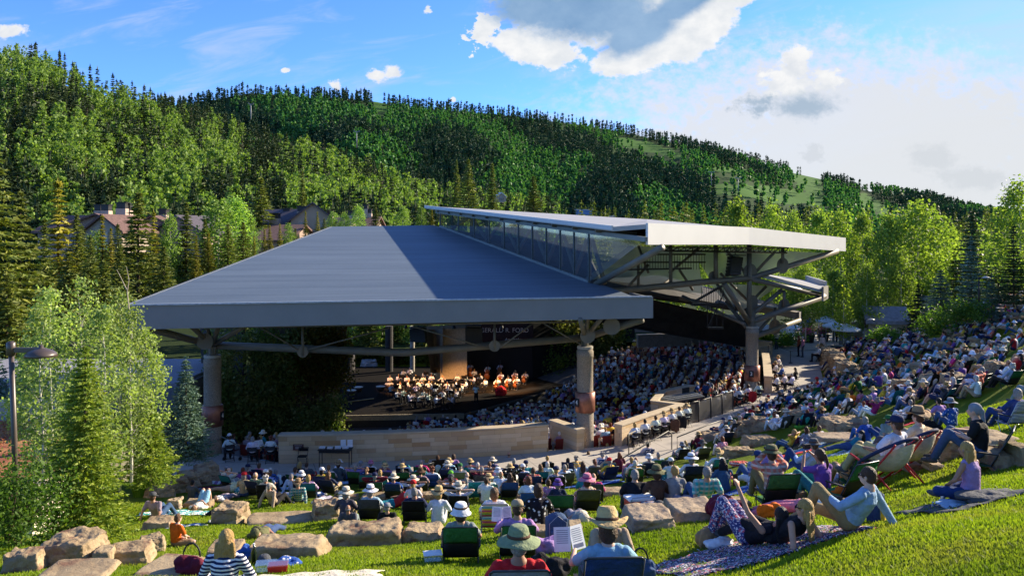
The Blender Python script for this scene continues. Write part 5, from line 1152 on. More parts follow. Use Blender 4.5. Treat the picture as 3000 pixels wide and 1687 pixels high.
def boulder(px,py,w,d,h,rz_=0.,lab='',grp=None,m=None,seed=None,sink=.3,P0=None,tilt=(0,0),px_=False):
 """px,py: middle of the foot line facing the viewer; w,d,h in metres"""
 NR[0]+=1;p=GP(px,py)if P0 is None else Vector(P0)
 if px_:k=p.y/F/2.862;w,d,h=w*k,d,h*k*.68;d=max(.45,min(w*.6,1.2))if not d else d
 o=link('boulder',rock_mesh(seed or NR[0],w,d,h*(1+sink)),m or M_rock);o.location=(p.x,p.y+d*.35,p.z+h*(1-sink)/2);o.rotation_euler=(tilt[0],tilt[1],rz_);return tag(o,lab,'boulder',grp or 'sandstone boulders set in the lawn')
# ---------------------------------------------------------------- everyone and everything on the lawn
def face(p,tx=-3.,ty=70.):return-math.atan2(tx-p[0],ty-p[1])
def Z(k,x,y):return{1:0,2:600,3:1300,4:2100}[k]+x/2.862,1187+y/2.862
# (sheet, x, y, pose, female, shirt, pattern, trousers, hair, hair colour, hat, hat colour, chair, label, extras)
_P=[
(1,1320,948,'lean',0,'mauve','plain','denim','short','brown','cap','dgrey',None,'man in mauve shirt and dark cap sitting beside the spruce',{}),
(1,1695,860,'lie',1,'white','plain','sky','bob','lbrown',None,'',None,'woman in white top lying on her back with bare knees up',dict(leg='short',rz=.0)),
(1,1610,800,'sit',0,'dgrey','plain','denim','short','black',None,'',None,'dark haired youth with hand to head behind the square boulder',dict(s_=.85)),
(1,1480,1182,'sitx',0,'orange','plain','tan','short','lbrown',None,'',None,'boy in bright orange shirt sitting on the grass',dict(s_=.78,rz=-.55,leg='short',lod=0)),
(1,1890,1700,'sitx',1,'navy','stripe','white','long','blonde',None,'',None,'blonde woman in navy and white striped top at the bottom left',dict(lod=0,sleeve='long',rz=.05,s_=.95)),
(1,2230,1098,'flat',0,'olive','plain','denim','short','brown','cap','olive',None,'person in olive cap lying behind the reddish boulder',{}),
(1,1935,668,'sit',1,'ltblue','plain','denim','pony','blonde',None,'',None,'girl with blonde ponytail and pale teal shirt near the slab wall',dict(s_=.85,rz=.5)),
(1,1920,735,'side',0,'cream','plain','khaki','bald','grey',None,'',None,'balding man in cream shirt lying on his side near the slab wall',dict(sleeve='long',rz=.2)),
(1,1880,800,'flat',1,'grey','stripe','grey','bun','brown',None,'',None,'woman with brown bun lying down behind the square boulder',{}),
(1,2190,640,'chair',1,'pink','plain','denim','bob','lbrown',None,'',('low','navy'),'woman in pink top in a navy low chair at the path edge',dict(s_=.92)),
(1,2262,722,'sit',1,'blue','print','denim','bob','lbrown',None,'',None,'woman in blue patterned shirt on the bright blue towel',dict(s_=0.97)),
(1,2462,732,'lean',0,'ltblue','plain','grey','short','grey',None,'',None,'grey haired man in pale blue shirt on the bright blue towel',dict(sleeve='long',s_=0.98)),
(1,2215,560,'sit',0,'ltblue','plain','khaki','bald','lbrown',None,'',None,'balding man in light shirt sitting at the concrete path edge',{}),
(1,2010,580,'sit',0,'navy','plain','navy','short','black',None,'',None,'black haired man in navy shirt sitting on the path edge stones',{}),
(1,1875,580,'sit',1,'black','plain','blue','short','black',None,'',None,'woman in black top and blue jeans reading on the path edge stones',dict(sleeve='long',rz=-.7)),
(2,795,640,'sit',1,'black','plain','denim','long','blonde',None,'',None,'blonde woman in black sleeveless top near the folding table',dict(sleeve='none')),
(2,868,655,'chair',0,'dgrey','plain','red','short','brown',None,'',None,'man in dark grey shirt leaning on a red cushion',{}),
(2,1118,645,'sit',1,'dgrey','plain','dgrey','bob','brown','cowboy','tan',None,'woman in charcoal shirt and straw hat in front of the stone wall',dict(sleeve='long')),
(2,1305,635,'sitx',0,'blue','plain','dgrey','short','grey','cap','grey',None,'man in royal blue shirt and grey cap on a pale blanket',dict(s_=0.97)),
(2,1400,618,'chair',1,'white','plain','pink','bob','grey','bucket','pink',('low','black'),'woman in pink brimmed hat in a black low chair',dict(s_=.9)),
(2,1512,650,'chair',1,'coral','plain','grey','bob','grey','cap','sage',('low','navy'),'woman in coral top and sage cap in a navy chair',{}),
(2,1608,560,'sit',0,'ltblue','plaid','grey','short','grey',None,'',None,'grey haired person in blue check by the path edge',dict(s_=.9)),
(2,1668,618,'chair',0,'teal','plain','grey','short','grey',None,'',('low','dgrey'),'broad man in teal shirt in a grey low chair',{}),
(2,1862,600,'sit',1,'red','plain','white','curly','blonde',None,'',None,'curly blonde woman in red top near the path',{}),
(2,1912,700,'chair',1,'white','plain','denim','curly','red',None,'',('beach','blue'),'ginger curly haired woman in a blue and white beach chair',{}),
(2,2085,600,'sit',1,'lavender','plain','denim','bob','brown',None,'',('low','black'),'woman with brown bob in lavender shirt by the path',{}),
(2,2142,680,'chair',0,'grey','plain','tan','short','grey','cap','green',('beach','sage'),'man in dark green cap in a pale striped beach chair',{}),
(2,2225,630,'chair',1,'red','plain','khaki','short','brown','straw','straw',('low','turq'),'person in straw hat and red jacket in a turquoise chair',{}),
(2,2412,615,'chair',1,'purple','plain','khaki','short','brown','sun','cream',('low','turq'),'person in cream sun hat in the right turquoise chair',{}),
(2,2548,545,'chair',0,'blue','plain','grey','bald','brown',None,'',('beach','white'),'bald man in bright blue shirt at the path edge',{}),
(2,1590,795,'chair',0,'blue','plain','grey','short','grey','sun','cream',('low','darkblue'),'man in cream sun hat in a dark blue low chair',dict(s_=1.00)),
(2,1815,730,'chair',1,'mauve','plain','grey','short','brown','sun','brown',('low','dgrey'),'person in wide chestnut hat in a grey chair',{}),
(2,2065,745,'chair',0,'maroon','bands','grey','short','brown','cap','lime',('beach','maroon'),'boy in bright green cap and crimson striped shirt',dict(s_=.95)),
(2,2128,925,'recl',0,'white','plain','khaki','short','brown','cowboy','cream',('low','black'),'man in cream cowboy hat with hands behind his head',dict(s_=1.00)),
(2,990,822,'flat',1,'white','plain','grey','bob','white',None,'',None,'white haired woman lying behind the round topped boulder',dict(s_=1.02)),
(2,1135,815,'flat',0,'grey','plain','grey','short','grey','cap','black',None,'man in black cap lying behind the round topped boulder',dict(s_=1.02)),
(2,1180,985,'sit',1,'dgrey','plain','khaki','bob','grey','sun','cream',None,'woman in grey shirt and floppy cream hat above the long boulder',dict(sleeve='long')),
(2,1215,1040,'lean',0,'dgrey','plain','grey','bald','grey',None,'',None,'balding grey man right behind the long boulder',dict(s_=.8)),
(2,1400,975,'chair',1,'ltblue','plain','grey','bob','grey','sun','white',('low','dgrey'),'woman in white sun hat in a charcoal chair behind the long boulder',{}),
(2,1540,1040,'lean',0,'black','plain','red','short','grey','cap','grey',None,'person in pale grey cap low behind the long boulder',dict(s_=.8)),
(2,1765,990,'chair',0,'navy','plain','denim','short','grey',None,'',('low','black'),'grey haired man in navy shirt in a black chair behind the boulder',{}),
(2,1745,865,'sit',1,'white','plain','white','pony','blonde','cap','red',None,'blonde woman in red cap and white shirt',{}),
(2,1570,865,'side',0,'red','plain','teal','short','brown',None,'',None,'person in red shirt and teal shorts lying on one side',dict(leg='short',rz=.3)),
(2,1960,1000,'sit',1,'white','plain','white','bob','blonde','cowboy','straw',None,'woman in white shirt and straw cowboy hat',dict(sleeve='long',s_=1.00)),
(2,2150,1305,'chair',1,'grey','plain','grey','bob','brown','bucket','white',('low','green'),'person in white bucket hat in the big green chair at the front',dict(lod=0,s_=.95)),
(3,615,1290,'read',0,'lavender','plain','khaki','short','brown','cap','khaki',('low','green'),'man in khaki cap reading a programme in a green chair',dict(lod=0,sleeve='long',s_=.95)),
(3,425,1050,'chair',1,'white','plain','denim','bob','lbrown',None,'',('beach','yellow'),'fair haired person in the rainbow striped beach chair',dict(cpat='rain',s_=0.97)),
(3,620,1835,'chair',0,'red','plain','khaki','short','grey','sun','sage',('low','grey'),'person in red shirt and sage sun hat at the bottom edge',dict(lod=0,s_=1.0)),
(3,1360,1730,'read',1,'sky','plain','denim','bob','brown','cowboy','straw',('low','darkblue'),'woman in pale blue shirt and straw hat reading at the bottom edge',dict(lod=0,s_=1.0)),
(3,1375,1330,'lean',0,'khaki','plain','khaki','short','brown','cap','grey',None,'broad man in khaki shirt and grey cap on the boulder row',dict(lod=0,sleeve='long',s_=0.97)),
(3,1125,985,'flat',0,'grey','plain','grey','short','grey','cap','cream',None,'person in cream cap lying behind the boulder',dict(s_=1.02)),
(3,792,1060,'sit',1,'black','print','black','bob','brown',None,'',None,'dark haired woman in black and white patterned shirt',{}),
(3,712,905,'sit',1,'white','plain','grey','bob','red',None,'',('low','blue'),'short ginger haired woman in a blue chair',{}),
(3,870,820,'lean',1,'lavender','print','grey','bun','brown',None,'',None,'woman with brown bun in patterned lilac top',{}),
(3,958,870,'sit',1,'navy','plain','grey','bob','grey','bucket','purple',None,'woman in dark purple brimmed hat',dict(s_=.95)),
(3,1190,910,'chair',1,'cream','plain','pink','bob','brown','sun','pink',('low','olive'),'woman in wide pink and white hat in an olive chair',dict(sleeve='none',s_=1.00)),
(3,550,790,'chair',1,'tan','plain','denim','long','brown',None,'',('low','blue'),'woman with long wavy brown hair in a blue chair',dict(sleeve='none',s_=1.02)),
(3,745,735,'chair',0,'red','plaid','khaki','short','brown',None,'',('low','darkblue'),'brown haired man in red plaid shirt',{}),
(3,690,650,'sit',0,'teal','plain','khaki','short','grey','cap','navy',None,'large man in teal blue shirt and navy cap',dict(s_=1.06)),
(3,862,590,'chair',1,'dgrey','plain','grey','short','blonde',None,'',('low','black'),'fair haired person in a black chair at the path edge',{}),
(3,1025,665,'chair',0,'ltblue','plain','white','short','black',None,'',('low','green'),'black haired boy in a dark green chair',dict(s_=.95)),
(3,1112,585,'sit',0,'yellow','plaid','denim','curly','grey',None,'',None,'grey curly haired person in yellow and white plaid',dict(sleeve='long')),
(3,1205,520,'chair',1,'white','plain','grey','bob','lbrown',None,'',('beach','coral'),'fair haired person in a coral red beach chair',dict(s_=.9)),
(3,1255,640,'chair',1,'grey','plain','pink','pony','red',None,'',('low','olive'),'red haired woman with ponytail in an olive chair',{}),
(3,1320,560,'chair',1,'white','plain','grey','curly','grey',None,'',('beach','blue'),'grey haired person in a blue flowered chair',dict(cpat='print')),
(3,1372,450,'sit',1,'white','plain','grey','long','blonde',None,'',None,'blonde woman in white beyond the flowered chair',dict(s_=.95)),
(3,1475,560,'sit',1,'maroon','plain','black','long','red',None,'',None,'dark red haired woman in maroon top',{}),
(3,1590,460,'sit',1,'grey','plain','denim','long','brown',None,'',None,'dark haired woman in grey shirt near the path edge',{}),
(3,1695,465,'chair',0,'white','plain','grey','short','black','cap','dgrey',('beach','darkblue'),'person in dark cap in the other flowered chair',dict(cpat='print')),
(3,1562,600,'chair',1,'pink','plain','pink','bob','blonde',None,'',('low','green'),'blonde child in pink in a green chair on a blue mat',dict(s_=.9)),
(3,1785,580,'chair',0,'ltblue','plain','lavender','short','grey',None,'',('low','green'),'grey haired man in light blue shirt reclining in a green chair',dict(sleeve='long')),
(3,1605,900,'sit',0,'black','plain','dgrey','short','grey',None,'',None,'grey haired man in black shirt',dict(s_=1.06)),
(3,1790,875,'sit',1,'brown','plain','dgrey','bob','brown','sun','olive',None,'woman in brown shirt and olive brown hat',dict(sleeve='long',s_=1.02)),
(3,1940,850,'sit',1,'grey','plain','grey','short','blonde',None,'',None,'short haired blonde woman in grey shirt',dict(s_=1.00)),
(3,2170,845,'lean',0,'turq','plaid','denim','short','grey',None,'',None,'grey haired man in turquoise plaid leaning on his hands',dict(s_=1.06)),
(3,2345,745,'sit',1,'denim','plain','dgrey','long','black',None,'',None,'woman with long black hair in slate blue top',{}),
(3,2045,858,'flat',1,'white','plain','grey','bob','blonde',None,'',None,'blonde person lying behind the flat boulder',{}),
(3,1735,905,'flat',0,'grey','plain','grey','short','black','cap','dgrey',None,'person in charcoal cap lying beside the red cooler',dict(s_=1.02)),
(3,1908,660,'sit',0,'white','plain','denim','short','brown','cap','white',None,'man in white cap beside the small boy',{}),
(3,1862,665,'sit',0,'teal','print','denim','short','lbrown',None,'',None,'small brown haired boy in green print shirt',dict(s_=.75)),
(3,2055,680,'chair',1,'white','plain','white','bob','grey','sun','white',('low','navy'),'woman in floppy white hat in a navy chair',{}),
(3,2280,590,'chair',0,'white','plain','white','short','grey','cowboy','straw',('low','teal'),'man in straw hat and white shirt in a teal chair',dict(sleeve='long')),
(3,1985,470,'chair',1,'white','plain','grey','bob','brown','bucket','grey',('low','black'),'woman in grey white bucket hat beside the handrail',dict(s_=.95)),
(3,2030,440,'sit',1,'grey','plain','grey','long','blonde',None,'',None,'blonde woman just above the grey bucket hat',dict(s_=.95)),
(3,2150,470,'chair',1,'white','plain','white','bob','grey','sun','dgrey',('low','olive'),'woman in dark and white striped sun hat',{}),
(3,2140,375,'sit',1,'maroon','plain','black','bob','brown','straw','straw',None,'person in crimson shirt and straw hat near the handrail end',dict(sleeve='long')),
(3,2340,420,'sit',1,'pink','floral','white','bob','red',None,'',None,'auburn haired woman in pink print above the straw hat man',{}),
(4,310,645,'lean',0,'blue','plaid','denim','bob','brown','cap','darkblue',None,'man in blue plaid shirt and dark blue cap',dict(s_=1.00)),
(4,470,620,'sit',0,'lavender','plain','sage','short','black',None,'',None,'black haired man in lavender shirt',dict(s_=1.02)),
(4,745,590,'knee1',0,'ltblue','plain','darkblue','short','brown','straw','dgrey',None,'man in pale blue shirt and charcoal hat with dark blue trousers',dict(sleeve='long',s_=1.02,rz=.55)),
(4,610,390,'recl',1,'yellow','plain','denim','bob','blonde',None,'',('low','maroon'),'blonde woman in yellow top leaning back over the red blanket',dict(rz=.7)),
(4,755,360,'sit',1,'grey','print','white','long','brown',None,'',None,'woman with long brown hair in grey print shirt on the blue towel',dict(sleeve='long',s_=1.02)),
(4,825,330,'lean',0,'white','plain','grey','short','brown',None,'',None,'brown haired man in white shirt leaning back by the blue towel',dict(sleeve='long',s_=1.02)),
(4,1100,385,'side',1,'teal','plain','denim','long','black',None,'',None,'woman in dark top and jeans lying on her side with back to us',dict(sleeve='none',s_=0.97)),
(4,1250,320,'sit',1,'blue','plain','blue','bob','grey',None,'',None,'grey haired woman in bright blue shirt behind the lying woman',dict(s_=1.02)),
(4,1395,295,'lean',0,'grey','plain','darkblue','short','brown','cap','green',None,'man in grey t-shirt and dark green cap',dict(s_=1.02)),
(4,2190,540,'sit',0,'black','plain','denim','none','grey','beanie','grey',('low','green'),'person in black shirt and grey head scarf hugging denim knees',dict(rz=.95,s_=1.16,lift=.22)),
(4,2120,800,'sitx',1,'lavender','plain','darkblue','long','blonde',None,'',None,'blonde woman in lilac tank top sitting on the open grass',dict(lod=0,sleeve='none',rz=.55,s_=.95)),
(4,1110,1060,'knee1',0,'sky','plain','tan','short','brown',None,'',None,'man in pale denim shirt and tan trousers leaning back',dict(lod=0,sleeve='long',rz=.85,s_=.98,glasses=True)),
(4,500,1165,'elbow',1,'black','plain','black','long','blonde',None,'',None,'blonde woman in black sleeveless top on the patterned blanket',dict(lod=0,sleeve='none',rz=.6,s_=1.0,glasses=True)),
(4,265,1175,'phone',1,'black','plain','purple','long','black',None,'',None,'black haired woman holding up a phone on the patterned blanket',dict(lod=0,sleeve='none',rz=.55,s_=1.0,tpat='floral')),
(4,700,900,'flat',1,'white','bands','pink','bob','brown',None,'',None,'girl in white and magenta striped shirt lying down',dict(s_=.9,rz=1.1)),
(4,880,800,'photo',1,'purple','plain','teal','pony','brown',None,'',None,'woman with braid and violet shirt taking a photograph',dict(s_=1.06,rz=.45)),
(4,1150,700,'chair',1,'tan','plain','tan','bob','blonde',None,'',('low','green'),'blonde woman in a green chair left of the hammock chairs',dict(s_=1.02)),
(4,945,640,'flat',1,'grey','plain','grey','bob','white',None,'',None,'white haired person lying behind the low boulder',{}),
(4,655,700,'flat',0,'dgrey','plain','grey','short','black',None,'',None,'dark haired head resting behind the low boulder',{}),
(4,470,860,'binoc',0,'coral','plaid','olive','short','brown','straw','olive',('low','green'),'man in olive hat and orange plaid looking through binoculars',dict(s_=1.04,lift=.16,sleeve='long')),
(4,320,665,'flat',1,'white','plain','white','bob','lbrown',None,'',None,'woman in white lying back beyond the binocular man',{}),
(4,1970,190,'sit',1,'blue','print','denim','bob','brown','sun','grey',None,'woman in blue dotted top and grey sun hat behind the big boulder',dict(s_=0.97)),
(4,1870,150,'sit',0,'lavender','plain','khaki','short','black',None,'',None,'person in lilac reading beside the dotted blue top',{}),
(4,2460,190,'chair',1,'darkblue','plain','darkblue','bob','grey',None,'',('beach','blue'),'person in dark blue in a blue striped chair at the right edge',dict(cpat='stripe',s_=1.02)),
(4,1590,140,'chair',1,'white','plain','white','short','grey',None,'',('low','black'),'woman in white trousers in a black chair by the red cloth',dict(s_=0.97)),
(4,1310,110,'recl',1,'magenta','plain','white','curly','grey',None,'',None,'grey haired woman in hot pink top sitting on the boulder',dict(s_=1.0)),
(4,885,180,'sit',1,'denim','plain','black','bob','brown','cowboy','tan',None,'woman in slate shirt and tan hat with chin in hand',dict()),
(4,790,120,'sit',1,'pink','plain','grey','bob','brown','bucket','pink',None,'woman in bright pink bucket hat',dict(s_=.95)),
(4,485,210,'sit',1,'white','plain','white','bun','red',None,'',None,'auburn haired woman in white t-shirt by the path',dict()),
(4,170,240,'chair',0,'denim','plain','black','short','grey','cap','grey',('low','black'),'man in grey cap and slate shirt near the handrail end',dict()),
(4,60,330,'chair',1,'white','plain','white','bob','lbrown','straw','cream',('low','navy'),'woman in cream hat with dark band near the handrail end',dict()),
(4,220,150,'chair',1,'white','plain','white','short','brown','cap','mauve',('low','teal'),'person in mauve cap in a teal chair by the path',dict(s_=.95)),
(4,350,130,'sit',0,'black','plain','denim','short','brown','cap','red',None,'person in red cap by the path',dict(s_=.95)),
(4,450,150,'sit',0,'ltblue','plain','denim','short','brown','cap','navy',('low','black'),'man in navy cap and light blue shirt by the path',dict()),
(4,560,190,'chair',1,'ltblue','plain','white','bob','grey','sun','cream',('low','black'),'woman in cream floppy hat by the path',dict()),
]
def hammock(px,py,rz_,lab):
 p=GP(px,py);r=empty('hammock_chair',p,rz_,lab,'chair','red framed hammock chairs');r.scale=(1.15,)*3;M_redf=mat('red_painted_tube',(.55,.02,.015),.35,.05)
 f=MB()
 for s in(-1,1):f.tube([(s*.42,.42,-.12),(s*.40,-.10,.38),(s*.34,-.42,.82)],.016,8);f.tube([(s*.42,-.55,0),(s*.40,-.10,.38),(s*.34,.35,.52)],.016,8)
 f.tube([(-.42,.42,-.12),(.42,.42,-.12)],.014,6);f.tube([(-.42,-.55,0),(.42,-.55,0)],.014,6);f.build('frame',M_redf,r,True)
 c0=Vector((0,-.06,.60));ux,uy=Vector((1,0,0)),Vector((0,.74,-.52)).normalized();nn_=ux.cross(uy)
 def rim(a,k=1.):return c0+ux*math.cos(a)*.42*k-uy*math.sin(a)*.50*k*-1
 MB().tube([rim(a)for a in np.linspace(0,6.283,33)],.028,8,False).build('padded_rim',mat('navy_webbing',(.02,.03,.08),.8),r,True)
 rows=[]
 for k in np.linspace(.02,.88,9):rows.append([rim(a,k)-nn_*(.30*(1-k**2))*1. for a in np.linspace(0,6.283,25)])
 if(rows[0][0]-c0).dot(Vector((0,0,1)))>0:rows=[[p_+nn_*2*(.30*(1-k**2))for p_ in rw]for rw,k in zip(rows,np.linspace(.02,.88,9))]
 x=MB().sheet(rows).build('seat_cloth',M_cloth,r,True);x.color=(*C['cream'],1)
 l=MB()
 for i in range(30):a=i*6.283/30;l.tube([rim(a),rows[-1][0]*0+Vector(rim(a+.1,.88))],.006,4)
 l.build('lacing',M_redf,r)['kind']='stuff';return r
hammock(*Z(4,1400,700),.55,'red framed hammock chair holding the man in the navy cap');hammock(*Z(4,1590,600),.62,'red framed hammock chair holding the person in the straw hat')
_P+=[(4,1415,690,'chair',0,'white','plain','khaki','short','brown','cap','navy',None,'man in navy cap and white shirt in the left hammock chair',dict(s_=1.12,rz=.55,lift=.26)),
(4,1595,590,'chair',1,'cream','plain','dgrey','short','brown','cowboy','tan',None,'person in tan straw hat in the right hammock chair',dict(s_=1.12,rz=.62,lift=.26))]
M_rain=mat('rainbow',(.5,.5,.5))
def rainmat():
 m,t,bs,q=newmat('rainbow_striped_canvas');tcn=t.nodes.new('ShaderNodeTexCoord');s=t.nodes.new('ShaderNodeSeparateXYZ');t.links.new(tcn.outputs['Object'],s.inputs[0])
 cr=t.nodes.new('ShaderNodeValToRGB');t.links.new(q.m('FRACT',q.mul(s.outputs[2],3.2)),cr.inputs[0]);e=cr.color_ramp;e.interpolation='CONSTANT'
 cs=[(.75,.05,.25),(.85,.55,.05),(.10,.40,.55),(.70,.70,.70),(.60,.08,.20),(.30,.50,.10),(.85,.45,.05)]
 e.elements[0].color=(*cs[0],1);e.elements[1].position=1/7;e.elements[1].color=(*cs[1],1)
 for i in range(2,7):x=e.elements.new(i/7);x.color=(*cs[i],1)
 t.links.new(cr.outputs[0],bs.inputs['Base Color']);return m
CL['rain']=rainmat()
CNAME=dict(dgrey='charcoal',ltblue='light blue',darkblue='dark blue',turq='turquoise')
for(k,x,y,ps,fem,sh,pat,pa,hr,hcx,ht,htc,chr_,lab,ex)in _P:
 px,py=Z(k,x,y);p=GP(px,py);rz_=ex.get('rz',face(p)*.8+.0);lod=ex.get('lod',1 if p.y<26 else 1);lift=ex.get('lift',0);drop=ex.get('drop',0)
 onchair=chr_ is not None and ps in('sit',);z=.16 if onchair and not lift else lift
 q=Vector((p.x,p.y,p.z+z-drop));sc=ex.get('s_',1.)
 if ht=='beanie':ht2=None
 else:ht2=ht
 o=person(q,rz_,ps,bool(fem),sh,pat,pa,ex.get('leg','long'),ex.get('sleeve','short'),hr,hcx,ht2,htc,'brown' if htc!='pink' else 'magenta',lod,lab,'people sitting on the lawn',sc,None,ex.get('glasses',False))
 if ht=='beanie':
  m=MB();m.ell((0,-.02,.03),(.088,.104,.10),16);cap(m,(.0,-.10,.0),(.02,-.14,-.2),.05,.02,8);J=pose(ps,bool(fem));h=link('head_scarf',solid(m,.012,.6,'head_scarf'),M_cloth,o);h.location=J['hd'];h.color=(*C['grey'],1)
 if ex.get('tpat'):
  for c_ in o.children:
   if c_.name.startswith('trousers'):c_.material_slots[0].material=CL[ex['tpat']];c_.color=(.05,.06,.20,1)
 if chr_:
  w=' '.join(lab.split()[:10]);chair((p.x,p.y,p.z-drop),rz_,chr_[0],chr_[1],f"{CNAME.get(chr_[1], chr_[1])} {'beach' if chr_[0] == 'beach' else 'low'} chair under the {w}",pat=ex.get('cpat','plain'),s_=sc)
# empty chairs
for(k,x,y,kd,c_,rz_,lab)in[(2,2270,790,'beach','turq',.1,'empty turquoise beach chair with white frame on the lawn'),(3,955,985,'low','green',.05,'large dark green chair with black pocket beside the rainbow one'),(2,1810,620,'low','black',.9,'black rocking chair seen edge on by the path'),(4,1045,800,'low','green',.5,'green chair with orange bag beside the man in pale denim shirt'),(4,300,170,'low','teal',.3,'empty teal chair beside the path handrail'),(3,1820,600,'low','navy',.4,'navy chair beside the reclining grey haired man')]:
 p=GP(*Z(k,x,y));chair(p,rz_,kd,c_,lab,s_=1.08)
# --- boulders: (sheet, x, y of foot, width, depth, height, turn, label)
_B=[(1,160,1400,320,0,230,.1,'pale sandstone block at the bottom left corner'),
(1,540,1350,480,0.9,310,-.1,'largest slab faced boulder under the spruce'),
(1,825,1355,155,0.6,185,.2,'narrow upright sandstone boulder beside the largest one'),
(1,1040,1335,380,0.7,180,.15,'creamy flat sided boulder left of the orange shirted boy'),
(1,1240,1235,200,0,185,.5,'brown boulder the orange shirted boy sits against'),
(1,1300,1040,250,0.7,95,.1,'flat topped boulder below the man in mauve'),
(1,1450,870,120,0,120,0,'small grey boulder behind the man in mauve'),
(1,1900,1000,260,1.0,200,-.1,'square pitted boulder with a bag on top'),
(1,1650,860,260,0,70,0,'low boulder behind the raised knees'),
(1,290,975,200,0,50,.1,'flat stone behind the large slab boulder'),
(2,600,1000,600,1.1,38,.12,'long flat slab step set into the lawn'),
(1,560,1480,620,0.8,55,.05,'flat slab at the bottom edge left of the striped woman'),
(1,1330,1440,420,0.9,40,-.15,'reddish flat slab beside the basket'),
(2,660,1285,690,0.8,165,-.06,'reddish brown boulder in front of the olive cap'),
(2,140,1290,300,0.7,120,.1,'rounded end of the reddish boulder behind the striped woman'),
(2,1320,1190,690,0.9,225,.12,'long angular boulder in the middle foreground'),
(2,1820,1145,370,0.8,150,.0,'right hand end of the long foreground boulder'),
(2,990,965,240,0.9,205,.3,'round topped boulder with blue shoes on it'),
(2,1480,800,380,0.7,65,.05,'low tan boulder under the reclining people'),
(2,1230,790,110,0,50,0,'small tan boulder behind the floppy cream hat'),
(2,1920,800,250,0,85,.1,'tan boulder beside the red cap'),
(3,1740,1045,420,0.9,170,.12,'grey lichen flecked boulder in the middle row'),
(3,2110,975,440,1.0,140,.1,'wide golden boulder right of the grey one'),
(3,1110,1068,130,0,80,0,'small brown boulder under the cream cap'),
(3,815,1110,110,0,100,0,'brown boulder left of the backpack'),
(3,1410,760,290,0,60,.1,'low flat boulder with the yellow bottle'),
(3,690,790,180,0,60,.1,'flat brown boulder beside the blue chair'),
(3,1690,700,120,0,55,0,'low brown boulder by the olive hat'),
(3,2260,290,250,0,80,.2,'dark upright boulders where the handrail ends'),
(3,2460,430,240,0,90,.1,'tan boulder above the kneeling grey trousers'),
(4,370,335,300,0,90,.15,'flat tan boulder above the yellow top'),
(4,200,430,260,0,90,.1,'low tan boulder left of the yellow top'),
(4,1110,210,370,1.6,115,.1,'large round boulder under the hot pink top'),
(4,1030,300,390,1.2,50,.05,'flat layered slab below the large round boulder'),
(4,1930,460,390,1.4,290,.15,'tallest boulder on the right side of the lawn'),
(4,2330,340,520,1.3,90,.05,'long flat boulder behind the head scarf'),
(4,2400,520,270,1.0,170,.12,'angular boulder right of the green chair'),
(4,2590,495,130,0.8,230,0,'boulder cut by the right edge'),
(4,1665,555,130,0,85,.1,'small rough stone beside the hammock chairs'),
(4,1850,540,130,0,75,.1,'small boulder under the grey trainers'),
(4,680,800,160,0,105,.2,'tan boulder behind the camera woman'),
(4,215,860,150,0,85,.1,'small tan boulder beside the phone woman'),
(4,995,660,110,0,70,0,'small boulder left of the blonde in the green chair'),
(1,1805,632,130,0,65,.1,'low boulder at the top end of the slab wall'),
(2,990,605,150,0,40,.1,'flat stone by the charcoal shirted woman'),
(3,545,560,130,0,45,.1,'flat stone by the path left of the teal shirt')]
for(k,x,y,w,d,h,r_,lab)in _B:
 px,py=Z(k,x,y);boulder(px,py,w,d,h,r_,lab,px_=True,m=M_rock2 if 'grey' in lab or 'dark' in lab or 'layered' in lab else M_rock)
# the long wall of slabs running up to the path at the left
for i,(px,py,w,h,lab)in enumerate([(452,1456,1.1,.45,'nearest'),(486,1446,1.3,.5,'second'),(522,1435,1.4,.55,'third'),(560,1424,1.4,.6,'fourth'),(596,1412,1.0,.7,'farthest')]):
 boulder(px,py,w,.9,h,.75,f'{lab} slab of the long sandstone wall beside the ornamental grass','slabs of the long sandstone wall')
# boulder edging of the right hand path and the terrace walls among the far crowd
def dir_at(i,d):
 pass
n_=0
for(px,py)in[(2392,1062),(2398,1072),(2405,1083),(2413,1094),(2421,1106),(2430,1118),(2442,1131)]:
 p=PZ(px,py,0);n_+=1;boulder(0,0,1.4,1.3,1.1,.3*n_,f"edging boulder {['nearest the plaza', 'second from the plaza', 'third from the plaza', 'in the middle', 'third from the handrail', 'second from the handrail', 'nearest the handrail'][n_ - 1]}, right of the path",'edging boulders right of the path',P0=(p.x+1.2,p.y,gz(p.x+1.2,p.y)))
def zone(x,y):
 px=1500+F*x/y;d=pdist(np.array([[x,y]]),E_OUT)[0]
 a='beside the path' if d<4 else 'midway up' if d<11 else 'high up'
 c_='left of the table' if px<1000 else 'near the wall middle' if px<1400 else 'near column 4' if px<1750 else 'near the handrail' if px<2250 else 'below the boulder wall' if px<2550 else 'by the right edge' if px>2850 else 'below the kiosk'
 return a+' '+c_
rb=random.Random(5)
_fb=[(2480,1085),(2520,1100),(2570,1105),(2600,1090),(2740,1010),(2760,1030),(2780,1062),(2745,1080),(2700,1100),(2790,990),(2830,1045),(2560,1050),(2500,1060),(2870,1010),(2660,1150),(2960,930),(2930,955),(2985,915),(2900,1060),(2810,1130),(2740,1140),(2940,1110),(2350,1235),(2250,1260),(2180,1275)]
for i,(px,py)in enumerate(_fb):q=GP(px,py);w=rb.uniform(.9,1.7);boulder(px,py,w,.9,rb.uniform(.35,.7),rb.uniform(-.3,.6),rb.choice(['angular ','flat topped ','rounded ','pale ','cracked '])+('wide ' if w>1.4 else 'small ' if w<1.1 else '')+'sandstone boulder '+zone(q.x,q.y),'boulders among the crowd on the right slope')
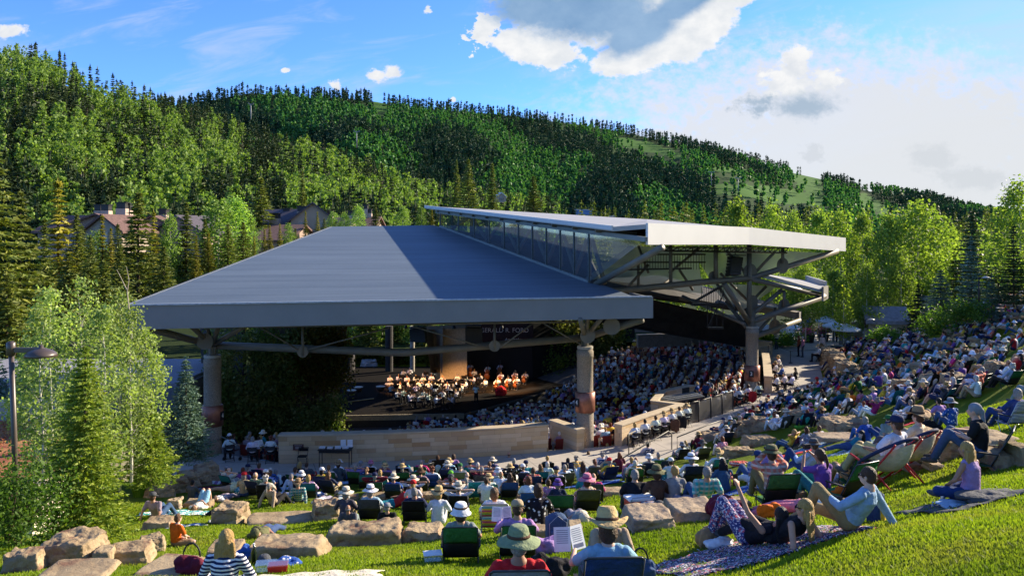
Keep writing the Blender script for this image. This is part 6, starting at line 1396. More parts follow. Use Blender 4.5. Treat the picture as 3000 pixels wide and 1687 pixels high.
# --- blankets, bags and picnic things
blanket(*Z(1,2400,745),3.0,1.3,.1,'blue','towel','bright blue and white patterned towel under the pale shirted man')
blanket(*Z(1,1500,905),2.2,1.2,.1,'turq','stripe','teal striped blanket beside the raised knees');blanket(*Z(1,1560,1015),1.0,.7,.4,'blue','towel','deep blue towel behind the orange shirted boy')
blanket(*Z(2,1200,650),4.4,1.1,.0,'ltblue','plain','pale blue blanket under the royal blue shirt');blanket(*Z(2,840,690),2.6,1.0,.2,'ltblue','towel','pale patterned blanket by the red cushion')
blanket(*Z(1,2420,1470),2.3,.9,.1,'cream','plain','cream cloth with picnic food beside the striped woman');blanket(*Z(4,330,1215),2.6,1.15,.30,'navy','floral','navy and white patterned blanket with fringe in the foreground',True)
blanket(*Z(4,630,415),2.6,1.6,.3,'red','plain','bright red blanket under the maroon chair');blanket(*Z(4,850,340),2.2,1.4,.2,'sky','plain','light blue towel behind the red blanket');blanket(*Z(4,1100,400),4.2,1.6,.15,'ltblue','plain','white blue blanket under the woman lying on her side')
blanket(*Z(3,1440,600),2.6,1.3,.05,'blue','plain','royal blue mat under the blonde child');blanket(*Z(3,1150,680),3.0,1.0,.1,'blue','plain','royal blue mat beside the wide pink hat');blanket(*Z(3,2300,770),2.0,1.0,.3,'blue','plain','royal blue mat under the long black haired woman')
blanket(*Z(4,620,600),2.4,1.1,.25,'sky','towel','pale blue towel under the charcoal hat man');blanket(*Z(4,1680,140),2.6,.9,.3,'red','plain','folded red cloth on the upper lawn');blanket(*Z(1,1780,690),1.6,.8,.2,'maroon','plain','dark red blanket near the slab wall');blanket(*Z(2,300,660),3.0,1.0,.1,'lavender','towel','lilac patterned blanket near the long slab wall')
blanket(*Z(4,2080,700+125),1.6,.9,.3,'dgrey','plain','dark jacket spread under the lilac tank top')
lump('handbag',*Z(4,-70,1185),(.34,.22,.30),'tan','brown fringed leather bag on the patterned blanket',seed=3);lump('plastic_bag',*Z(4,10,1195),(.36,.24,.17),'white','crumpled white plastic bag on the patterned blanket',seed=4)
lump('jacket',*Z(4,2270,805),(.75,.4,.14),'dgrey','dark jacket lying behind the lilac tank top','jacket',seed=5);lump('folded_cloth',*Z(4,2010,855),(.5,.4,.07),'ltblue','pale blue folded cloth beside the drink can','cloth',seed=6)
lump('bag',*Z(1,1600,1430),(.42,.3,.34),'maroon','dark woven bag with leather handles beside the striped woman',seed=8,handle=True);lump('shoulder_bag',*Z(2,900,485),(.4,.3,.5),'navy','navy bag on the path under the folding chair',seed=9);lump('tote_bag',*Z(2,962,500),(.5,.3,.5),'magenta','magenta and white tote bag beside the table leg',seed=10,pat='print',handle=True)
lump('bag',*Z(2,460,750),(.7,.4,.3),'dgrey','charcoal bag at the left corner of the bright blue towel',seed=11);lump('jacket',*Z(2,1210,620),(.5,.4,.25),'blue','blue jacket beside the royal blue shirt','jacket',seed=12);lump('jacket',*Z(2,880,655),(.6,.4,.2),'grey','grey jacket beside the red cushion','jacket',seed=13)
lump('black_bag',*Z(3,890,1470),(.48,.34,.40),'black','black soft bag between the two readers at the bottom edge',seed=14);lump('shoulder_bag',*Z(3,1650,1480),(.34,.22,.30),'denim','slate blue flap bag at the bottom edge right of the blue chair',seed=15,handle=True);lump('shopping_bag',*Z(4,1745,480),(.55,.4,.55),'red','bright red plastic bag beside the tallest boulder',seed=16)
lump('black_tote_bag',*Z(4,1780,265),(.62,.3,.55),'black','black tote bag left of the tallest boulder',seed=17,handle=True);lump('woven_bag',*Z(4,2240,180),(.8,.5,.35),'olive','brown woven bag on the upper lawn at the right',seed=18);lump('jacket',*Z(4,180,505),(.7,.4,.2),'red','red and black checked cloth by the grey trousers','cloth',seed=19,pat='plaid');lump('green_bag',*Z(4,690,190),(.5,.3,.14),'lime','bright green cloth beside the pink bucket hat','cloth',seed=20)
lump('orange_bag',*Z(3,1398,560),(.3,.2,.45),'orange','orange bag beside the flowered chair',seed=21);lump('plastic_bag',*Z(3,860,1240),(.5,.36,.26),'lavender','pale plastic bag between the two green chairs',seed=22);lump('orange_pocket',*Z(4,440,950),(.40,.2,.3),'orange','orange bag behind the binocular man',seed=23);lump('orange_bag',*Z(4,1050,800),(.45,.2,.25),'orange','orange bag hanging on the empty green chair',seed=24)
lump('rucksack',*Z(4,100,960),(.7,.45,.45),'maroon','dark red and grey rucksack behind the phone woman',seed=25);lump('white_cushion',*Z(3,1740,600),(.4,.3,.3),'white','white bag beside the small boy',seed=26);lump('teal_bag',*Z(1,2050,735),(.7,.45,.28),'teal','teal cloth bag beside the balding man',seed=27,pat='print');lump('red_bag',*Z(1,2120,705),(.4,.3,.25),'red','small red bag beside the teal bag',seed=28)
lump('blue_bag',*Z(1,2055,1310),(.30,.25,.32),'blue','round blue bag behind the striped woman',seed=29);lump('patterned_cloth',*Z(1,2400,1340),(.42,.3,.12),'blue','blue patterned napkin bundle by the red brown boulder','cloth',seed=30,pat='print');lump('dark_bag',*Z(1,1785,930),(.35,.25,.22),'black','black bag by the white shirted woman with raised knees',seed=31)
backpack(*Z(3,945,1165),1.05,'denim','slate blue backpack behind the boulder row',.2,'denim');backpack(*Z(4,1330,975),.85,'darkblue','blue and yellow backpack behind the man in pale denim',.9,'yellow');backpack(*Z(3,990,520),1.1,'black','black and yellow checked backpack by the path',.1,'yellow')
M_clear=glassmat('clear_plastic',(.85,.88,.88),.05,.25)
def bottle(px,py,h,r,m,lab,cat='bottle',lid=None,p=None,capc=M_white):
 p=GP(px,py)if p is None else p;o=empty('bottle',p,0,lab,cat);MB().lathe([(r,0),(r,h*.62),(r*.45,h*.78),(r*.36,h*.95)],14).build('body',m,o,True);MB().lathe([(r*.42,h*.93),(r*.42,h)],12).build('cap',capc,o);return o
M_wine=mat('dark_glass',(.01,.02,.012),.1,.1,spec=.8);M_yel=mat('yellow_plastic',(.75,.50,.02),.5,.05);M_red=mat('red_plastic',(.55,.03,.03),.4,.05)
bottle(*Z(1,2130,1335),.33,.04,M_wine,'dark wine bottle standing beside the striped woman');bottle(*Z(3,1300,700),.24,.035,M_yel,'yellow bottle standing on the low flat boulder');bottle(*Z(4,1815,870),.10,.03,M_clear,'clear water bottle lying by the drink can');bottle(*Z(1,1700,515),.30,.04,M_clear,'wine bottle in a clear bucket on the slab wall')
cn=empty('drink_can',GP(*Z(4,1895,848)),0,'silver drink can standing in front of the lilac tank top','can');MB().lathe([(.028,0),(.033,.008),(.033,.15),(.028,.16)],16).build('body',mat('printed_aluminium',(.45,.40,.38),.3,.3,30.,metal=.6),cn,True);MB().lathe([(.026,.161),(.001,.161)],14).build('lid',M_alu,cn)
for x,y,c_,lab in((2230,1405,M_clear,'clear tub with salad on the cream cloth'),(2330,1410,M_red,'clear tub of red fruit on the cream cloth'),(1200,1310,M_clear,'clear lidded tub near the front green chair')):
 k_,xx_=(1,x)if x>2000 else(2,1910);yy_=y if x>2000 else 1320;o=empty('food_tub',hz(GP(*Z(k_,xx_,yy_)),.05),.2,lab,'tub');MB().box((0,0,.045),(.24,.17,.09),taper=1.12).build('tub',c_,o,bevel=.01);MB().box((0,0,.096),(.27,.20,.012)).build('lid',M_white if x<2000 else M_clear,o)
co=empty('cooler',GP(*Z(3,1640,905)),.25,'red cooler box beside the charcoal cap','cooler');MB().box((0,0,.16),(.55,.34,.30)).build('box',M_red,co,bevel=.02);MB().box((0,0,.335),(.57,.36,.05)).build('lid',M_white,co,bevel=.01);MB().tube([(-.26,-.18,.30),(-.24,-.2,.40),(.24,-.2,.40),(.26,-.18,.30)],.012,6).build('handle',M_alu,co,True)
lz=empty('cap',hz(GP(*Z(1,2215,1335)),.02),.3,'dark cap lying on the grass beside the wine bottle','cap');x=link('crown_and_peak',hat_mesh('cap',1)[0],M_cloth,lz);x.color=(*C['dgrey'],1)
def booklet(P_,rz_,tilt,lab,sz=.21):
 o=empty('programme',P_,rz_,lab,'booklet','concert programmes');M_pap=mat('printed_paper',(.72,.74,.76),.7,.06,8.)
 for s in(-1,1):
  k=MB().box((0,0,0),(sz*.72,.006,sz));x=k.build('page',M_pap,o);x.location=(s*sz*.35,-abs(s)*.02,0);x.rotation_euler=(tilt,0,s*.28)
  t=MB()
  for i in range(7):t.box((0,-.0045,sz*(.36-.085*i)),(sz*.5,.002,sz*.022))
  if s>0:t.box((0,-.0045,-sz*.33),(sz*.52,.002,sz*.16))
  y=t.build('print',mat('printed_ink',(.10,.12,.2),.8),x)
 return o
def hand_of(px,py,rz_,ps,fem,s_,i,drop=0.):
 p=GP(px,py);J=pose(ps,fem);h=Vector(J['ha'][i]);c_,n=math.cos(rz_),math.sin(rz_);return Vector((p.x+s_*(h.x*c_-h.y*n),p.y+s_*(h.x*n+h.y*c_),p.z-drop+s_*h.z))
a=Z(3,1360,1730);p=GP(*a);h=hand_of(*a,face(p)*.8,'read',True,1.0,0);booklet(h+Vector((-.06,.02,.10)),.35,-.35,'open programme held by the woman in the straw hat at the bottom',.23)
a=Z(3,615,1290);p=GP(*a);h=hand_of(*a,face(p)*.8,'read',False,.95,0);booklet(h+Vector((.02,.03,.12)),.1,-.3,'open programme held by the man in the khaki cap',.22)
a=Z(4,265,1175);h=hand_of(*a,.55,'phone',True,1.0,0);ph=empty('phone',h+Vector((-.02,.05,.08)),.5,'phone in a coral pink flip case held up by the black haired woman','phone');MB().box((0,0,0),(.08,.010,.15)).build('body',M_black,ph,bevel=.003);MB().box((-.05,.03,.0),(.09,.006,.155),rz=.9).build('case_flap',mat('coral_leather',(.60,.16,.14),.6),ph)
a=Z(4,470,860);p=GP(*a);J=pose('binoc',False);r_=face(p)*.8;c_,n=math.cos(r_),math.sin(r_);bi=empty('binoculars',(p.x-n*.25,p.y+c_*.25,p.z+.16+1.12*.75),r_,'black binoculars in front of the man in the olive hat','binoculars')
for s in(-1,1):MB().lathe([(.026,0),(.030,.06),(.020,.12)],12,(0,0,0),Matrix.Rotation(R(90),3,'X')).build('barrel',M_black,bi,True).location=(s*.035,0,0)
a=Z(4,880,800);p=GP(*a);cm=empty('camera',hand_of(*a,.45,'photo',True,1.15,1)+Vector((-.06,.02,.05)),.45,'black camera held by the woman with the braid','camera');MB().box((0,0,0),(.14,.06,.09)).build('body',M_black,cm,bevel=.008);MB().lathe([(.036,0),(.036,.09),(.03,.10)],14,(0,.0,0),Matrix.Rotation(R(-90),3,'X')).build('lens',M_black,cm,True)
def shoes_pair(px,py,c_,lab,rz_=0.):
 o=empty('pair_of_shoes',GP(px,py),rz_,lab,'shoes');
 for s in(-1,1):m=MB();m.ell((s*.07,0,.04),(.045,.13,.04),10);m.ell((s*.07,-.07,.06),(.042,.06,.05),10);x=link('shoe',solid(m,.012,.7,'shoe'),M_cloth,o);x.color=(*C[c_],1)
shoes_pair(*Z(1,1780,985),'grey','pair of grey slip on shoes on the grass by the square boulder',.2);shoes_pair(*Z(2,1065,895),'blue','blue trainers on the round topped boulder',.4);shoes_pair(*Z(1,2045,870),'brown','dark sandals right of the square boulder',.3)
# --- the crowd on the right-hand slope
FEM_H=['blonde','brown','grey','red','black','white','lbrown']
cn_=list(C);shirts=['white']*7+['blue','navy','grey','ltblue','sky','red','pink','black','dgrey','coral','lavender','teal','green','purple','cream','denim','magenta','orange','sage','yellow','turq','maroon','khaki']
occ=[GP(*Z(k,x,y))for(k,x,y,*_r)in _P]+[GP(*Z(k,x,y))for(k,x,y,*_r)in _B]
def spots():
 rg_=np.random.default_rng(77);out=[]
 for d in np.arange(.9,40,1.22):
  P0=[]
  for i in range(len(E_OUT)-1):
   a,c_=E_OUT[i],E_OUT[i+1];L_=np.linalg.norm(c_-a);t=(c_-a)/L_;nrm=np.array([t[1],-t[0]]);k=int(L_*1.6)+1
   for j in range(k):P0.append(a+(c_-a)*(j+rg_.uniform(-.1,.1))/k+nrm*(d+rg_.uniform(-.18,.18)))
  last=None
  for p in P0:
   if last is not None and np.hypot(*(p-last))<.66:continue
   px=1500+F*p[0]/p[1]if p[1]>4 else-1;z=gz(*p);py=HY+(CAMZ-z)/p[1]*F if p[1]>4 else 9999
   if not(600<px<3040 and p[1]>20):continue
   dd=pdist(p[None],E_OUT)[0]
   if dd<.55 or abs(dd-d)>.5:continue
   if px<1900 and(py<1396 or py>1482 or px<640 or rg_.random()<.25):continue
   if 1900<=px<1980 and py>1372:continue
   lim=np.interp(px,[1900,2100,2300,2500,2700,2850,3040],[1340,1290,1262,1252,1235,1215,1180])
   if px>=1900 and py>lim:
    continue
   if noise.noise(Vector((p[0]*.22,p[1]*.22,1.)))>.26 and px>2450:continue
   last=p;out.append((p[0],p[1],z))
 return out
SP=sorted(spots(),key=lambda q:q[1]);used=set();rr=random.Random(9)
POS=['chair','sit','chair','lean','chair','recl','sit','chair']
HTN=[None]*17+[('sun','white'),('sun','cream'),('straw','straw'),('cap','navy'),('cap','white'),('cap','grey'),('cowboy','tan'),('bucket','white'),('cap','red'),('sun','straw'),('cap','dgrey')]
HN=dict(sun='sun hat',straw='straw hat',cap='cap',cowboy='brimmed hat',bucket='bucket hat')
IND=74;crowd=[]
for i,(x,y,z)in enumerate(SP):
 if any((x-q.x)**2+(y-q.y)**2<(.62 if x<6 else .55)for q in occ):continue
 for tr_ in range(60):
  fem=rr.random()<.55;sh=rr.choice(shirts);ht=rr.choice(HTN);hcx=rr.choice(['grey','grey','white','brown','blonde','lbrown','black','red']);hr=rr.choice(['bob','long','curly','pony'])if fem else rr.choice(['short','short','bald']);ps=rr.choice(POS);kc_=rr.choice(['black','green','navy','dgrey','teal'])
  hd=(f"{'grey' if ht[1] == 'grey' else CNAME.get(ht[1], ht[1])} {HN[ht[0]]}".replace('straw straw','straw')if ht else('balding' if hr=='bald' else f"{'light brown' if hcx == 'lbrown' else hcx} {'long ' if hr == 'long' else 'curly ' if hr == 'curly' else ''}hair"))
  lab=f"{'woman' if fem else 'man'} with {CNAME.get(sh, sh)} shirt and {hd} {zone(x, y)}".replace('balding','balding head')
  if lab not in used:break
 used.add(lab)
 if len(crowd)<IND and i<400:
  o=person((x,y,z),face((x,y))+rr.uniform(-.25,.25),ps,fem,sh,rr.choice(['plain']*6+['plaid','stripe','print']),rr.choice(['denim','khaki','grey','white','navy','black']),'short' if rr.random()<.25 else 'long',rr.choice(['short','short','long']),hr,hcx,ht[0]if ht else None,ht[1]if ht else '','brown',1 if y<38 else 2,lab,'people on the right hand slope',1.0)
  if ps in('chair','recl'):chair((x,y,z),o.rotation_euler.z,'low',kc_,f"{CNAME.get(kc_, kc_)} low chair under the "+' '.join(lab.split()[:11]))
  crowd.append(1);SPI=i
 else:crowd.append((x,y,z,ps if ps!='recl' else 'chair',fem,sh,hcx,ht,kc_))
# the remainder of that crowd, too many to stand singly
def mesh_np(me):
 me.calc_loop_triangles();v=np.empty(len(me.vertices)*3,np.float32);me.vertices.foreach_get('co',v);f=np.empty(len(me.loop_triangles)*3,np.int32);me.loop_triangles.foreach_get('vertices',f);return v.reshape(-1,3),f.reshape(-1,3)
def thin(me,ratio):
 o=bpy.data.objects.new('t',me);d=o.modifiers.new('d','DECIMATE');d.ratio=ratio;m2=evalmesh(o);bpy.data.objects.remove(o);r=mesh_np(m2);bpy.data.meshes.remove(m2);return r
_th={}
def tmesh(key,me,ratio):
 if key not in _th:_th[key]=thin(me,ratio)
 return _th[key]
def mass(name,items,lab,legs=True,grp=None,ratio=.35):
 V_,F_,C_,o=[],[],[],0;rr=random.Random(4)
 for(x,y,z,ps,fem,sh,hcx,ht,kc_)in items:
  b_,s_,t_,f_,J=parts_of(ps,fem,2);H=np.array(J['hd']);a=face((x,y))+rr.uniform(-.4,.4);c_,n=math.cos(a),math.sin(a);sc=rr.uniform(.92,1.08)
  L_=[(tmesh(('b',ps,fem),b_,ratio),SK[rr.randrange(5)],None),(tmesh(('s',ps,fem),s_,ratio),C[sh],None)]
  if legs:L_.append((tmesh(('t',ps,fem),t_,ratio),C[rr.choice(['denim','khaki','grey','white','navy','black','tan'])],None))
  hk='bob' if fem else 'short';L_.append((tmesh(('h',hk),hair_mesh(hk,2),ratio*1.3),HC[hcx],H))
  if ht:L_.append((tmesh(('ht',ht[0]),hat_mesh(ht[0],2)[0],1.),C[ht[1]],H+[0,0,.02]))
  if ps=='chair' and kc_:L_.append(((np.array([[-.27,-.38,.82],[.27,-.38,.82],[.27,-.12,.18],[-.27,-.12,.18],[.27,.22,.2],[-.27,.22,.2]],np.float32),np.array([[0,1,2],[0,2,3],[3,2,4],[3,4,5]])),C[kc_],None))
  k=rr.uniform(.8,1.2)
  for(v,f),cc,off in L_:
   w=(v+off if off is not None else v)*sc;q=np.stack([w[:,0]*c_-w[:,1]*n+x,w[:,0]*n+w[:,1]*c_+y,w[:,2]+z],1);V_.append(q);F_.append(f+o);o+=len(q);C_.append(np.tile(np.clip(np.array(cc)*k,0,1),(len(q),1)))
 ob=link(name,np_mesh(name,np.concatenate(V_),np.concatenate(F_),True,np.concatenate(C_)),attrmat('crowd_clothes_and_skin'));return tag(ob,lab,'crowd',None,'stuff')
rest=[c_ for c_ in crowd if c_!=1]
mass('hillside_crowd',rest,'dense crowd sitting on the upper right slope of the lawn')
print('SLOPE',len(SP),'rest',len(rest),'people',NP_[0])
# ---------------------------------------------------------------- walls, path furniture, stage, audience
def stonemat(name,cs,w=1.1,h=.21):
 m,t,bs,q=newmat(name);tcn=t.nodes.new('ShaderNodeTexCoord');s=t.nodes.new('ShaderNodeSeparateXYZ');t.links.new(tcn.outputs['Object'],s.inputs[0])
 al=q.add(s.outputs[0],q.mul(s.outputs[1],.9));rw=q.m('FLOOR',q.mul(s.outputs[2],1/h));rnd=q.m('FRACT',q.mul(q.m('SINE',q.mul(rw,12.98)),43758.5))
 a2=q.mul(q.add(al,q.mul(rnd,3.)),q.add(1/w*.75,q.mul(rnd,.5)));cell=q.m('FLOOR',a2);cid=q.m('FRACT',q.mul(q.m('SINE',q.add(q.mul(cell,78.233),q.mul(rw,37.7))),43758.5))
 cr=t.nodes.new('ShaderNodeValToRGB');t.links.new(cid,cr.inputs[0]);e=cr.color_ramp;e.elements[0].color=(*cs[0],1);e.elements[1].position=1.;e.elements[1].color=(*cs[-1],1)
 for i in range(1,len(cs)-1):x=e.elements.new(i/(len(cs)-1));x.color=(*cs[i],1)
 n_=q.noise(tcn.outputs['Object'],2.5,6.,.6);k=q.add(.85,q.mul(n_,.3));c_=q.mix(1.,cr.outputs[0],q.xyz(k,k,k),'MULTIPLY')
 jn=q.m('MAXIMUM',q.m('LESS_THAN',q.m('FRACT',a2),.012),q.m('LESS_THAN',q.m('FRACT',q.mul(s.outputs[2],1/h)),.05))
 t.links.new(q.mix(q.mul(jn,.6),c_,(.16,.12,.08,1)),bs.inputs['Base Color']);bs.inputs['Roughness'].default_value=.85
 bn=t.nodes.new('ShaderNodeBump');bn.inputs['Strength'].default_value=.4;bn.inputs['Distance'].default_value=.02;t.links.new(q.sub(q.noise(tcn.outputs['Object'],12.,6.),q.mul(jn,2.)),bn.inputs['Height']);t.links.new(bn.outputs[0],bs.inputs['Normal'])
 MATS[name]=m;return m
M_ash=stonemat('sandstone_ashlar',[(.50,.36,.22),(.56,.43,.27),(.44,.28,.13),(.60,.47,.31),(.52,.35,.17),(.56,.44,.29),(.40,.23,.10)])
M_cap=mat('sandstone_coping',(.48,.40,.29),.8,.1,2.)
def wallrun(name,pts,h,th,lab,base=-.2,m=None,cap_=.07,z0=0.):
 o=empty(name,(pts[0][0],pts[0][1],z0),0,lab,'wall');ox,oy=pts[0]
 A=[Vector((x-ox,y-oy,0))for x,y in pts];L_,Rr,L2,R2=[],[],[],[]
 for i,p in enumerate(A):
  d=(A[min(i+1,len(A)-1)]-A[max(i-1,0)]).normalized();n=Vector((-d.y,d.x,0));L_.append(p);Rr.append(p+n*th);L2.append(p-n*.04-(d*.04 if i==0 else-d*.04 if i==len(A)-1 else d*0));R2.append(p+n*(th+.04))
 def solidw(nm,La,Ra,a,c_,mm):
  k=MB();n=len(La)
  for i in range(n):hh=h[i]if isinstance(h,(list,tuple))else h;k.v+=[tuple(La[i]+Vector((0,0,a if a<0 or nm=='masonry' else hh+a))),tuple(La[i]+Vector((0,0,hh+c_))),tuple(Ra[i]+Vector((0,0,hh+c_))),tuple(Ra[i]+Vector((0,0,a if a<0 or nm=='masonry' else hh+a)))]
  for i in range(n-1):
   b0=i*4
   for j in range(4):k.f.append((b0+j,b0+4+j,b0+4+(j+1)%4,b0+(j+1)%4))
  k.f+=[(0,1,2,3),tuple((n-1)*4+j for j in(3,2,1,0))];k.build(nm,mm,o)
 solidw('masonry',L_,Rr,base,0.,m or M_ash);solidw('coping',L2,R2,.001,cap_,M_cap);return o
W0=[(PZ(816,1358,0).x,PZ(816,1358,0).y)]+[tuple(PZ(px,py,0)[:2])for px,py in((950,1356),(1150,1350),(1350,1341),(1500,1332),(1606,1323))]
wallrun('stone_wall',W0,1.30,.5,'long low sandstone wall between the path and the audience, plaque at its left end')
W1=[tuple(PZ(1606,1262,0)[:2]),tuple(PZ(1645,1290,0)[:2]),tuple(PZ(1690,1318,0)[:2])]
wallrun('stone_wall',[(1.98,42.3),(2.5,41.5),(3.25,40.2)],1.03,.45,'short angled sandstone wall beside the copper banded column numbered 4')
W2=[tuple(PZ(px,py,0)[:2])for px,py in((1822,1306),(1900,1276),(2010,1238))]
wallrun('stone_counter',W2,1.02,.45,'sandstone counter in front of the ushers with straw hats')
wallrun('stone_counter',[tuple(PZ(px,py,0)[:2])for px,py in((2262,1152),(2256,1100),(2248,1056))],1.1,.5,'sandstone counter right of the column numbered 3')
wallrun('stone_wall',[tuple(PZ(px,py,0)[:2])for px,py in((2168,1035),(2258,1042))],1.2,.6,'short sandstone wall behind the column numbered 3')
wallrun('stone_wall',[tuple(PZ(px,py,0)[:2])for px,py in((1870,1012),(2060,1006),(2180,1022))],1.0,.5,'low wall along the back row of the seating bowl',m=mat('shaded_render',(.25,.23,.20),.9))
mx_=wallrun('mixing_desk_enclosure',[tuple(PZ(px,py,0)[:2])for px,py in((2015,1236),(1925,1225),(1950,1195),(2035,1176))],1.0,.4,'sandstone enclosure around the mixing desk',base=-2.)
# plaque, table, folding chair and papers by the wall
pq=empty('plaque',(W0[0][0]+.95,W0[0][1]+.0,.80),0,'brown and black plaque on the left end of the long stone wall','sign');pq.location.y-=.05
MB().box((0,0,0),(.50,.03,.28)).build('panel',mat('plaque_brown',(.08,.03,.025),.6),pq);t=MB()
for i in range(4):t.box((0,-.018,.02-.03*i),(.30-.03*(i%2),.006,.012))
t.box((0,-.018,.085),(.36,.006,.018));t.build('raised_lines',mat('plaque_lettering',(.45,.40,.38),.6),pq)
upright(Vector(PZ(888,1362,0))+Vector((0,-.1,0)),R(180),'empty black folding chair leaning against the long stone wall','black folding chairs along the path')
tb=empty('folding_table',PZ(983,1364,0),-.02,'black folding table with programmes in front of the long stone wall','table');MB().box((0,0,.80),(1.55,.62,.05)).build('tabletop',M_black,tb,bevel=.01);MB().box((0,-.28,.72),(1.45,.03,.10)).build('apron',M_black,tb)
for sx in(-1,1):
 for sy in(-1,1):MB().tube([(sx*.70,sy*.26,0),(sx*.70,sy*.26,.78)],.02,8).build('leg',M_metal,tb,True)
M_pap=mat('white_paper',(.70,.72,.76),.7,.05)
tl=PZ(983,1364,0)
for i,(x,y,z,w,h,rx,lab)in enumerate([(-.62,0,.83,.26,.07,0,'leftmost flat'),(-.25,-.03,.83,.26,.06,0,'second flat'),(.12,-.02,.83,.28,.09,0,'third flat'),(.47,-.02,.83,.28,.10,0,'rightmost flat'),(.32,.20,.83,.24,.34,.2,'left upright'),(.64,.20,.83,.24,.34,.2,'right upright')]):
 o=empty('stack_of_programmes',(tl.x+x,tl.y+y,z),.05*i,f'{lab} stack of white programmes on the folding table','stack','programmes on the folding table');MB().box((0,0,h/2+.001),(w,.20 if rx==0 else .06,h),rx=-rx).build('stack',M_pap,o);k=MB()
 for j in range(4):k.box((0,(-.101 if rx==0 else-.045)+j*0,h*(.2+.2*j)),(w*.96,.004,.004))
 k.build('sheet_edges',mat('paper_shadow_lines',(.3,.32,.38),.8),o)
# handrails, mesh fence, rope barrier
def rail(pts,lab,r=.03,m=M_steel,posts=None,mid=False):
 o=empty('handrail',pts[0],0,lab,'handrail','handrails of the path');A=[Vector(p)-Vector(pts[0])for p in pts];MB().tube(A,r,8).build('rail',m,o,True)
 return o
def zP(px,py,z):return PZ(px,py,z)
rail([PZ(1842,1330,0),PZ(1842,1330,0)+Vector((0,0,1.0)),PZ(1862,1262,1.0)],'short handrail at the left end of the counter')
rail([GP(1968,1325),GP(1968,1325)+Vector((0,0,.95)),PZ(1958,1262,.95),PZ(1826,1340,.75),PZ(1815,1352,.4)],'long sloping handrail across the path right of the ushers')
rail([GP(1984,1318),PZ(1984,1280,.95),PZ(2085,1240,.95),PZ(2162,1216,.95),PZ(2164,1260,.0)],'handrail between the path and the lawn')
rail([PZ(2434,1143,0),PZ(2434,1117,.95),PZ(2500,1090,1.8),PZ(2600,1056,3.0)],'long handrail climbing into the right slope');rail([PZ(2412,1160,.0),PZ(2412,1142,.6),PZ(2480,1118,1.5),PZ(2570,1080,2.6)],'lower handrail of the pair climbing the right slope')
rail([PZ(648,1305,.1),PZ(648,1278,1.0),PZ(700,1305,1.0)],'pale handrail among the ivy at the left end of the wall')
fe=empty('mesh_fence',PZ(2018,1240,0),0,'black mesh fence along the path behind the mixing desk','fence');fo_=fe.location.copy();fp=[PZ(2018,1242,0),PZ(2047,1236,0),PZ(2083,1224,0),PZ(2116,1213,0),PZ(2148,1203,0)]
for a in fp:MB().tube([a-fo_,a-fo_+Vector((0,0,1.25))],.035,8).build('post',M_metal,fe,True)
M_mesh=glassmat('black_mesh',(.22,.22,.23),.5,.5,(.02,.02,.022))
for a,c_ in zip(fp,fp[1:]):
 a,c_=a-fo_,c_-fo_;MB().raw([a+Vector((0,0,.08)),c_+Vector((0,0,.08)),c_+Vector((0,0,1.2)),a+Vector((0,0,1.2))],[(0,1,2,3)]).build('mesh_panel',M_mesh,fe)
 MB().tube([a+Vector((0,0,1.22)),c_+Vector((0,0,1.22))],.03,6).build('top_rail',M_metal,fe,True)
for i,(px,py)in enumerate([(2316,1063),(2252,1046)]):
 o=empty('rope_post',PZ(px,py,0),0,['black rope barrier post in the middle of the plaza','black rope barrier post by the sandstone counter'][i],'post');MB().lathe([(.17,0),(.17,.03),(.03,.06),(.03,1.0),(.05,1.04)],12).build('post',M_metal,o,True)
tag(MB().tube([PZ(2252,1046,0)+Vector((0,0,1.2)),PZ(2316,1063,0)+Vector((0,0,1.0)),PZ(2390,1065,0)+Vector((0,0,1.15))],.02,6).build('rope',M_black),'black barrier rope stretched across the plaza','rope')
# sound desk with operators
ds=PZ(1995,1205,.0);ds.z=-.9
dk=empty('mixing_desk',(ds.x,ds.y,0),.6,'sound and lighting mixing desk with grey faders','desk');MB().box((0,0,.85),(3.2,1.0,.12),rx=.12).build('console',mat('grey_console',(.06,.065,.07),.4),dk,bevel=.02);k=MB()
for i in range(24):
 for j in range(3):k.box((-1.45+i*.126,-.3+j*.28,.925+j*.03),(.05,.12,.03),rx=.12)
k.build('faders',mat('pale_faders',(.30,.32,.33),.4),dk);MB().box((.9,.45,1.1),(.6,.06,.4)).build('screen',M_black,dk)
for i,(px,py,ps,sh,hc_,lab)in enumerate([(2022,1228,'seat','dgrey','brown','sound engineer in dark shirt at the mixing desk'),(2062,1205,'seat','black','brown','second engineer in black beside the desk'),(2092,1200,'stand','darkblue','brown','camera operator standing in dark blue shirt')]):
 p=PZ(px,py,-.25);person((p.x-.3,p.y+1.1,-.35),face(p)-.1,ps,False,sh,'plain','black','long','short','short',hc_,None,'','brown',1,lab,'people at the mixing desk')
for i,(px,py)in enumerate([(2112,1165),(2128,1160)]):
 p=PZ(px,py+22,-.3);o=empty('video_camera',(p.x-.3,p.y+.8,-.4),-.2*i,['video camera on tripod beside the standing operator','second video camera on tripod by the back of the bowl'][i],'camera');k=MB()
 for a in(0,2.1,4.2):k.tube([(math.cos(a)*.5,math.sin(a)*.5,0),(0,0,1.3)],.025,6)
 k.build('tripod',M_metal,o,True);MB().box((0,.1,1.5),(.16,.5,.22)).build('body',M_black,o,bevel=.02);MB().lathe([(.06,0),(.08,.25)],12,(0,.35,1.5),Matrix.Rotation(R(-90),3,'X')).build('lens',M_black,o,True)
